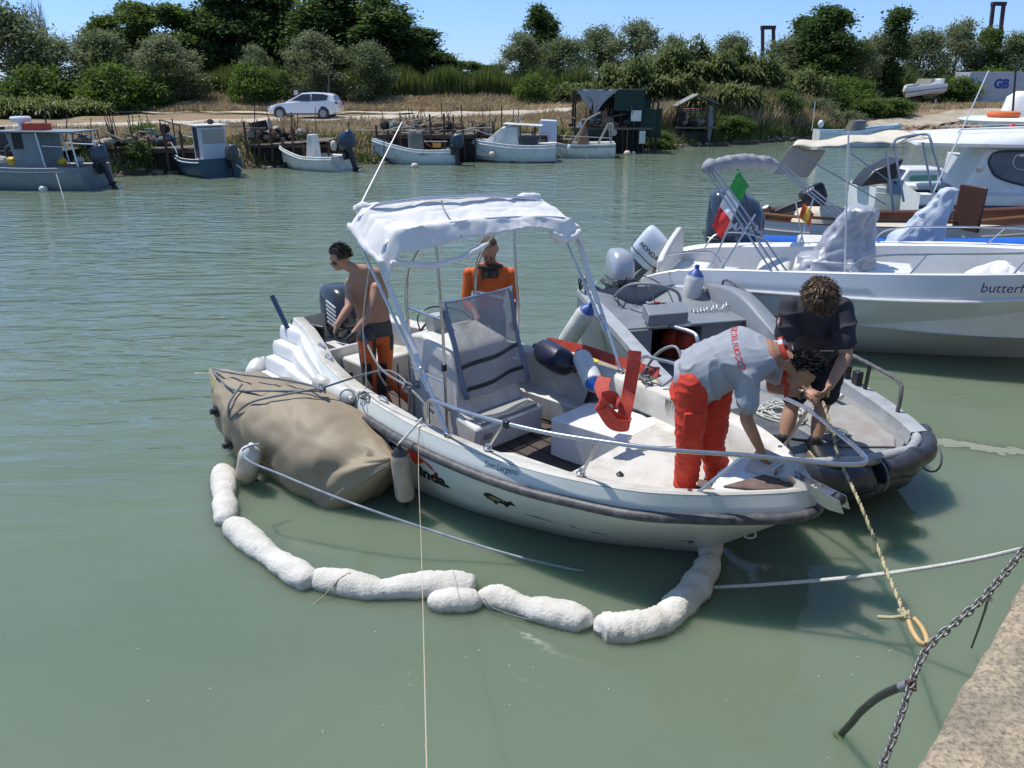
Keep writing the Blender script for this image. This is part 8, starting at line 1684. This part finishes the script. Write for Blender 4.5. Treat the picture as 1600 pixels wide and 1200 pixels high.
# ---------------------------------------------------------------- firefighter bending over the bow rail
def man_fire():
    f1, f2 = PZ(1070, 768, .505), PZ(1116, 752, .505); o = (f1+f2)/2; t_ = thing('person', 'man in grey T-shirt and bright red trousers bending over the bow of the white boat', 'person', o)
    W_ = lambda x, y, Y_: PY(x, y, Y_)-o; b = MB()
    h1, h2 = W_(1082, 610, 5.10), W_(1118, 612, 5.28); k1, k2 = W_(1078, 690, 5.08), W_(1112, 690, 5.26); a1, a2 = f1-o+V(0, 0, .09), f2-o+V(0, 0, .09)
    pel = W_(1095, 588, 5.22); st = W_(1182, 557, 5.10); nk = W_(1218, 549, 5.06); hd = W_(1252, 580, 5.0)
    dv = (st-pel).normalized(); ac = V(-.38, .92, 0).normalized(); ac = (ac-dv*ac.dot(dv)).normalized(); up = ac.cross(dv); up = up if up.z > 0 else -up
    shb = lambda s_: pel.lerp(st, s_)
    TR_ = [(pel-dv*.05-V(0, 0, .03), ac*.155, up*.125), (shb(.15), ac*.16, up*.125), (shb(.45)+up*.02, ac*.155, up*.115), (shb(.75)+up*.025, ac*.19, up*.125), (st+up*.01, ac*.195, up*.105), (nk-dv*.02, ac*.10, up*.075)]
    trunk(b, TR_)
    for h, k, a in ((h1, k1, a1), (h2, k2, a2)): limbp(b, [h, h.lerp(k, .5), k], [.095, .08, .058]); limbp(b, [k, k.lerp(a, .4), a], [.058, .058, .042])
    s1, s2 = W_(1170, 585, 4.93), W_(1212, 548, 5.32); e1, e2 = W_(1166, 655, 4.90), W_(1206, 605, 5.32); w1, w2 = W_(1190, 706, 4.92), W_(1256, 616, 5.28)
    for s_, e_, w__ in ((s1, e1, w1), (s2, e2, w2)): b.ell(s_, .066); limbp(b, [s_, s_.lerp(e_, .4), e_], [.060, .054, .043]); limbp(b, [e_, e_.lerp(w__, .3), w__], [.043, .043, .029])
    hand(b, w1, W_(1200, 738, 4.93)-w1, V(.5, .3, 0), 1, .7); hand(b, w2, W_(1284, 630, 5.25)-w2, V(.1, -.3, -.9), 1, 1.0)
    limbp(b, [nk-dv*.05, nk.lerp(hd, .6)], [.072, .062])
    fd_ = V(.52, -.25, -.82); P_, M = head(b, hd, fd_, V(.80, -.2, .55), 1.03)
    fuse(b, 'body', [skin], t_, .0085)
    # trousers
    c = MB(); trunk(c, [(pel+dv*.0, ac*.165, up*.125), (pel-dv*.06, ac*.175, up*.135), (pel-dv*.08-V(0, 0, .08), ac*.175, V(-.15, -.05, 0))])
    for h, k, a in ((h1, k1, a1), (h2, k2, a2)): limbp(c, [h+V(0, 0, .03), h.lerp(k, .5), k], [.118, .108, .094]); limbp(c, [k, k.lerp(a, .5), a+V(0, 0, .06), a+V(.0, 0, .00)], [.094, .088, .090, .088])
    fuse(c, 'trousers', [trous], t_, .010, wrinkle=lambda co, n: .012*mnoise.noise(V(co.x*7, co.y*7, co.z*9))+.009*(1-abs(mnoise.noise(V(co.x*9, co.y*9, co.z*20+3))))**5+(.006*math.sin(co.z*60+co.x*9) if co.z < .2 else 0), smooth=5)
    for h, k, s_ in ((h1, k1, 1),): 
        q = h.lerp(k, .55)+V(-.01, -.112, 0); MB().box(q+V(0, .012, 0), (.14, .03, .18), .25).build('cargo_pocket', trous, t_, bevel=.014); MB().box(q+V(0, .004, .075), (.145, .03, .045), .25).build('pocket_flap', trous, t_, bevel=.012)
    # T-shirt with sleeves
    c = MB(); trunk(c, [(pel-dv*.07+up*.02, ac*.21, up*.185), (pel+dv*.04+up*.025, ac*.215, up*.195), (shb(.45)+up*.045, ac*.205, up*.190), (shb(.75)+up*.055, ac*.228, up*.178), (st+up*.04, ac*.225, up*.140), (nk-dv*.045, ac*.12, up*.085)])
    for s_, e_ in ((s1, e1), (s2, e2)): c.ell(s_, .082); limbp(c, [s_, s_.lerp(e_, .45), s_.lerp(e_, .60)], [.082, .084, .086])
    ts = fuse(c, 't_shirt', [tee], t_, .009, wrinkle=lambda co, n: .009*mnoise.noise(V(co.x*5, co.y*5, co.z*5)+V(7, 0, 0))+.020*(1-abs(mnoise.noise(V((co.x+co.z*.5)*8, co.y*5, co.z*4))))**6*(1 if n.z < .6 else .4)-.006, smooth=4)
    # back print: VIGILI DEL FUOCO following the shoulder line
    me = ts.data; sf = ([v.co.copy() for v in me.vertices], [tuple(p.vertices) for p in me.polygons])
    redt = mat('print_red', (.55, .05, .05), rough=.8); vs, fs = text_mesh('VIGILI DEL FUOCO', .052, 0, .001); wv = max(v.x for v in vs); ctr = st-dv*.055+up*.4; nrm = (up-V(0, .35, 0)).normalized()
    decal('lettering', vs, fs, redt, t_, lambda u, v: ctr+(-ac)*(u-wv/2+.03)*.92+dv*(v-.03), sf, -up, off=.004)
    # orange lanyard round the neck
    lb = MB(); cols = [mat('lanyard_red', (.55, .05, .02), rough=.6), mat('lanyard_white', (.6, .6, .6), rough=.6)]
    ring = [nk+dv*.035+(ac*math.cos(a)*.088+up*math.sin(a)*.088) for a in np.linspace(R(-60), R(240), 16)]; drop = [ring[0]+V(.0, 0, -.10), ring[0]+V(.0, .02, -.24)]
    rr_ = crv(drop[::-1]+ring+[ring[-1]+V(0, 0, -.10), ring[-1]+V(.01, 0, -.26)], 3); rows = [[p-dv*.016, p+dv*.016] for p in rr_]
    for i in range(len(rows)-1): lb.strip(rows[i:i+2], 1 if (i//4) % 4 == 3 else 0)
    lb.build('lanyard', cols, t_, solid=.004)
    hair = lambda q: q.z > .22-.45*max(0, -q.x)+.35*max(0, q.x) if q.x > -.2 else q.z > -.42
    cap(t_, 'hair', hair_k, P_, M, .014, hair, 1.03, 5, .010); strands(t_, 'hair_lock', hair_k, P_, 700, -.35, 1, .045, .0045, 8, .35, hair, (.15, 0, .1))
    wd_ = (w2-e2).normalized(); x_ = wd_.cross(V(0, 0, 1)).normalized(); y_ = x_.cross(wd_)
    MB().tube([w2-wd_*.02+(x_*math.cos(a)+y_*math.sin(a))*.033 for a in np.linspace(0, 2*PI, 15)[:-1]], .011, 6, closed=True).build('wristwatch', blackpl, t_)
    for f_, a in ((f1, a1), (f2, a2)): shoe(t_, f_-o+V(-.07, .03, 0), f_-o+V(.17, -.05, 0), .046, shoe_k if f_ is f1 else mat('shoe_white', (.55, .55, .53), rough=.6))
man_fire()
# ---------------------------------------------------------------- curly haired man on the grey boat
def man_curly():
    z0 = .455; f1, f2 = PZ(1222, 705, z0), PZ(1272, 708, z0); o = (f1+f2)/2; t_ = thing('person', 'curly brown haired man in dark polo and shorts bending forward on the grey boat', 'person', o)
    W_ = lambda x, y, Y_: PY(x, y, Y_)-o; b = MB()
    a1, a2 = f1-o+V(0, 0, .09), f2-o+V(0, 0, .09); k1, k2 = W_(1236, 640, 6.18), W_(1283, 642, 6.14); h1, h2 = W_(1252, 572, 6.28), W_(1296, 572, 6.26)
    pel = W_(1275, 560, 6.34); st = W_(1274, 492, 6.0); nk = W_(1276, 470, 5.88); hd = W_(1279, 466, 5.70)
    ac = V(1, .05, 0).normalized(); dv = (st-pel).normalized(); fr = dv.cross(ac); fr = fr if fr.y < 0 else -fr; sb = lambda s_: pel.lerp(st, s_)
    trunk(b, [(pel-V(0, 0, .06), ac*.17, fr*.125), (sb(.2), ac*.165, fr*.125), (sb(.55), ac*.18, fr*.13), (sb(.85), ac*.215, fr*.13), (st+dv*.05, ac*.20, fr*.105), (nk, ac*.09, fr*.075)])
    for h, k, a in ((h1, k1, a1), (h2, k2, a2)): limbp(b, [h, h.lerp(k, .5), k], [.10, .085, .060]); limbp(b, [k, k.lerp(a, .35), a], [.060, .066, .042])
    s1, s2 = W_(1236, 478, 5.98), W_(1316, 482, 5.96); e1, e2 = W_(1226, 545, 5.90), W_(1322, 556, 5.80); w1, w2 = W_(1262, 608, 5.62), W_(1296, 604, 5.50)
    for s_, e_, w__ in ((s1, e1, w1), (s2, e2, w2)): b.ell(s_, .072); limbp(b, [s_, s_.lerp(e_, .4), e_], [.066, .062, .050]); limbp(b, [e_, e_.lerp(w__, .3), w__], [.050, .050, .032])
    hand(b, w1, W_(1280, 622, 5.50)-w1, V(.3, -.2, -.8), 1, 1.0, 1.05); hand(b, w2, W_(1284, 620, 5.44)-w2, V(-.6, -.2, -.3), -1, 1.0, 1.05)
    limbp(b, [nk-dv*.04, hd+V(0, .03, -.02)], [.075, .066]); P_, M = head(b, hd, V(-.02, -.50, -.86), V(0, -.85, .55), 1.05)
    fuse(b, 'body', [skin_o], t_, .0085)
    c = MB(); trunk(c, [(pel-V(0, 0, .02), ac*.195, fr*.155), (sb(.2), ac*.19, fr*.15), (sb(.55), ac*.20, fr*.155), (sb(.85), ac*.232, fr*.15), (st+dv*.05, ac*.215, fr*.125), (nk-dv*.01, ac*.10, fr*.085)])
    for s_, e_ in ((s1, e1), (s2, e2)): c.ell(s_, .088); limbp(c, [s_, s_.lerp(e_, .45), s_.lerp(e_, .66)], [.088, .088, .088])
    ps = fuse(c, 'polo_shirt', [navy_s], t_, .009, wrinkle=lambda co, n: .010*mnoise.noise(V(co.x*5, co.y*5, co.z*6))+.018*(1-abs(mnoise.noise(V(co.x*6, co.y*6, co.z*6+4))))**6-.005, smooth=4)
    c = MB(); trunk(c, [(pel+V(0, 0, .0), ac*.19, fr*.15), (pel-V(0, 0, .12), ac*.19, fr*.155)])
    for h, k in ((h1, k1), (h2, k2)): limbp(c, [h+V(0, 0, .02), h.lerp(k, .5), h.lerp(k, .62)], [.125, .118, .112])
    fuse(c, 'shorts', [short_k], t_, .010, wrinkle=folds(8, .010, (1, 1, 1.6)), smooth=3)
    sf = ([v.co.copy() for v in ps.data.vertices], [tuple(p.vertices) for p in ps.data.polygons])
    pw = mat('print_white', (.55, .55, .57), rough=.7); txt('emblem_text', 'SUBACQUA', .022, pw, t_, sb(.62)+V(.02, -.6, -.04), (1, 0, 0), (0, 0, 1), sf, V(0, 1, 0)) if False else MB().box(sb(.55)+fr*.168+V(.05, 0, .0), (.11, .004, .008)).build('chest_print', pw, t_)
    p_ = s1.lerp(e1, .35)+V(-.088, -.03, 0); MB().ell(p_, (.008, .028, .036)).build('sleeve_patch', mat('patch_red', (.45, .12, .12), rough=.7), t_)
    MB().ell(p_+V(-.004, -.004, 0), (.006, .014, .02)).build('patch_centre', pw, t_)
    hair = lambda q: q.z > -.15+.30*max(0, q.x) if q.x > -.3 else q.z > -.75
    cap(t_, 'hair', hair_b, P_, M, .024, hair, 1.05, 7, .020); strands(t_, 'curl', hair_b, lambda x, y, z: P_(x*1.10, y*1.16, z*1.10), 1700, -.65, 1, .070, .0042, 9, 1.0, hair, (.40, 0, -.25))
    for f_, a, tm in ((f1, a1, None), (f2, a2, shoe_t)):
        shoe(t_, f_-o+V(-.01, .09, 0), f_-o+V(.02, -.18, 0), .050, shoe_k if tm is None else shoe_k, .13, tm)
        limbp_ = MB(); limbp(limbp_, [a+V(0, .01, -.02), a+V(0, .01, .03)], [.052, .048]); limbp_.build('sock', shoe_k, t_)
    MB().tube([w2+V(.0, 0, .03), w2+V(-.03, -.06, -.06)], .012, 6).build('held_tool', mat('brass', (.5, .38, .15), rough=.35, metal=.8), t_)
man_curly()
print('people ok')
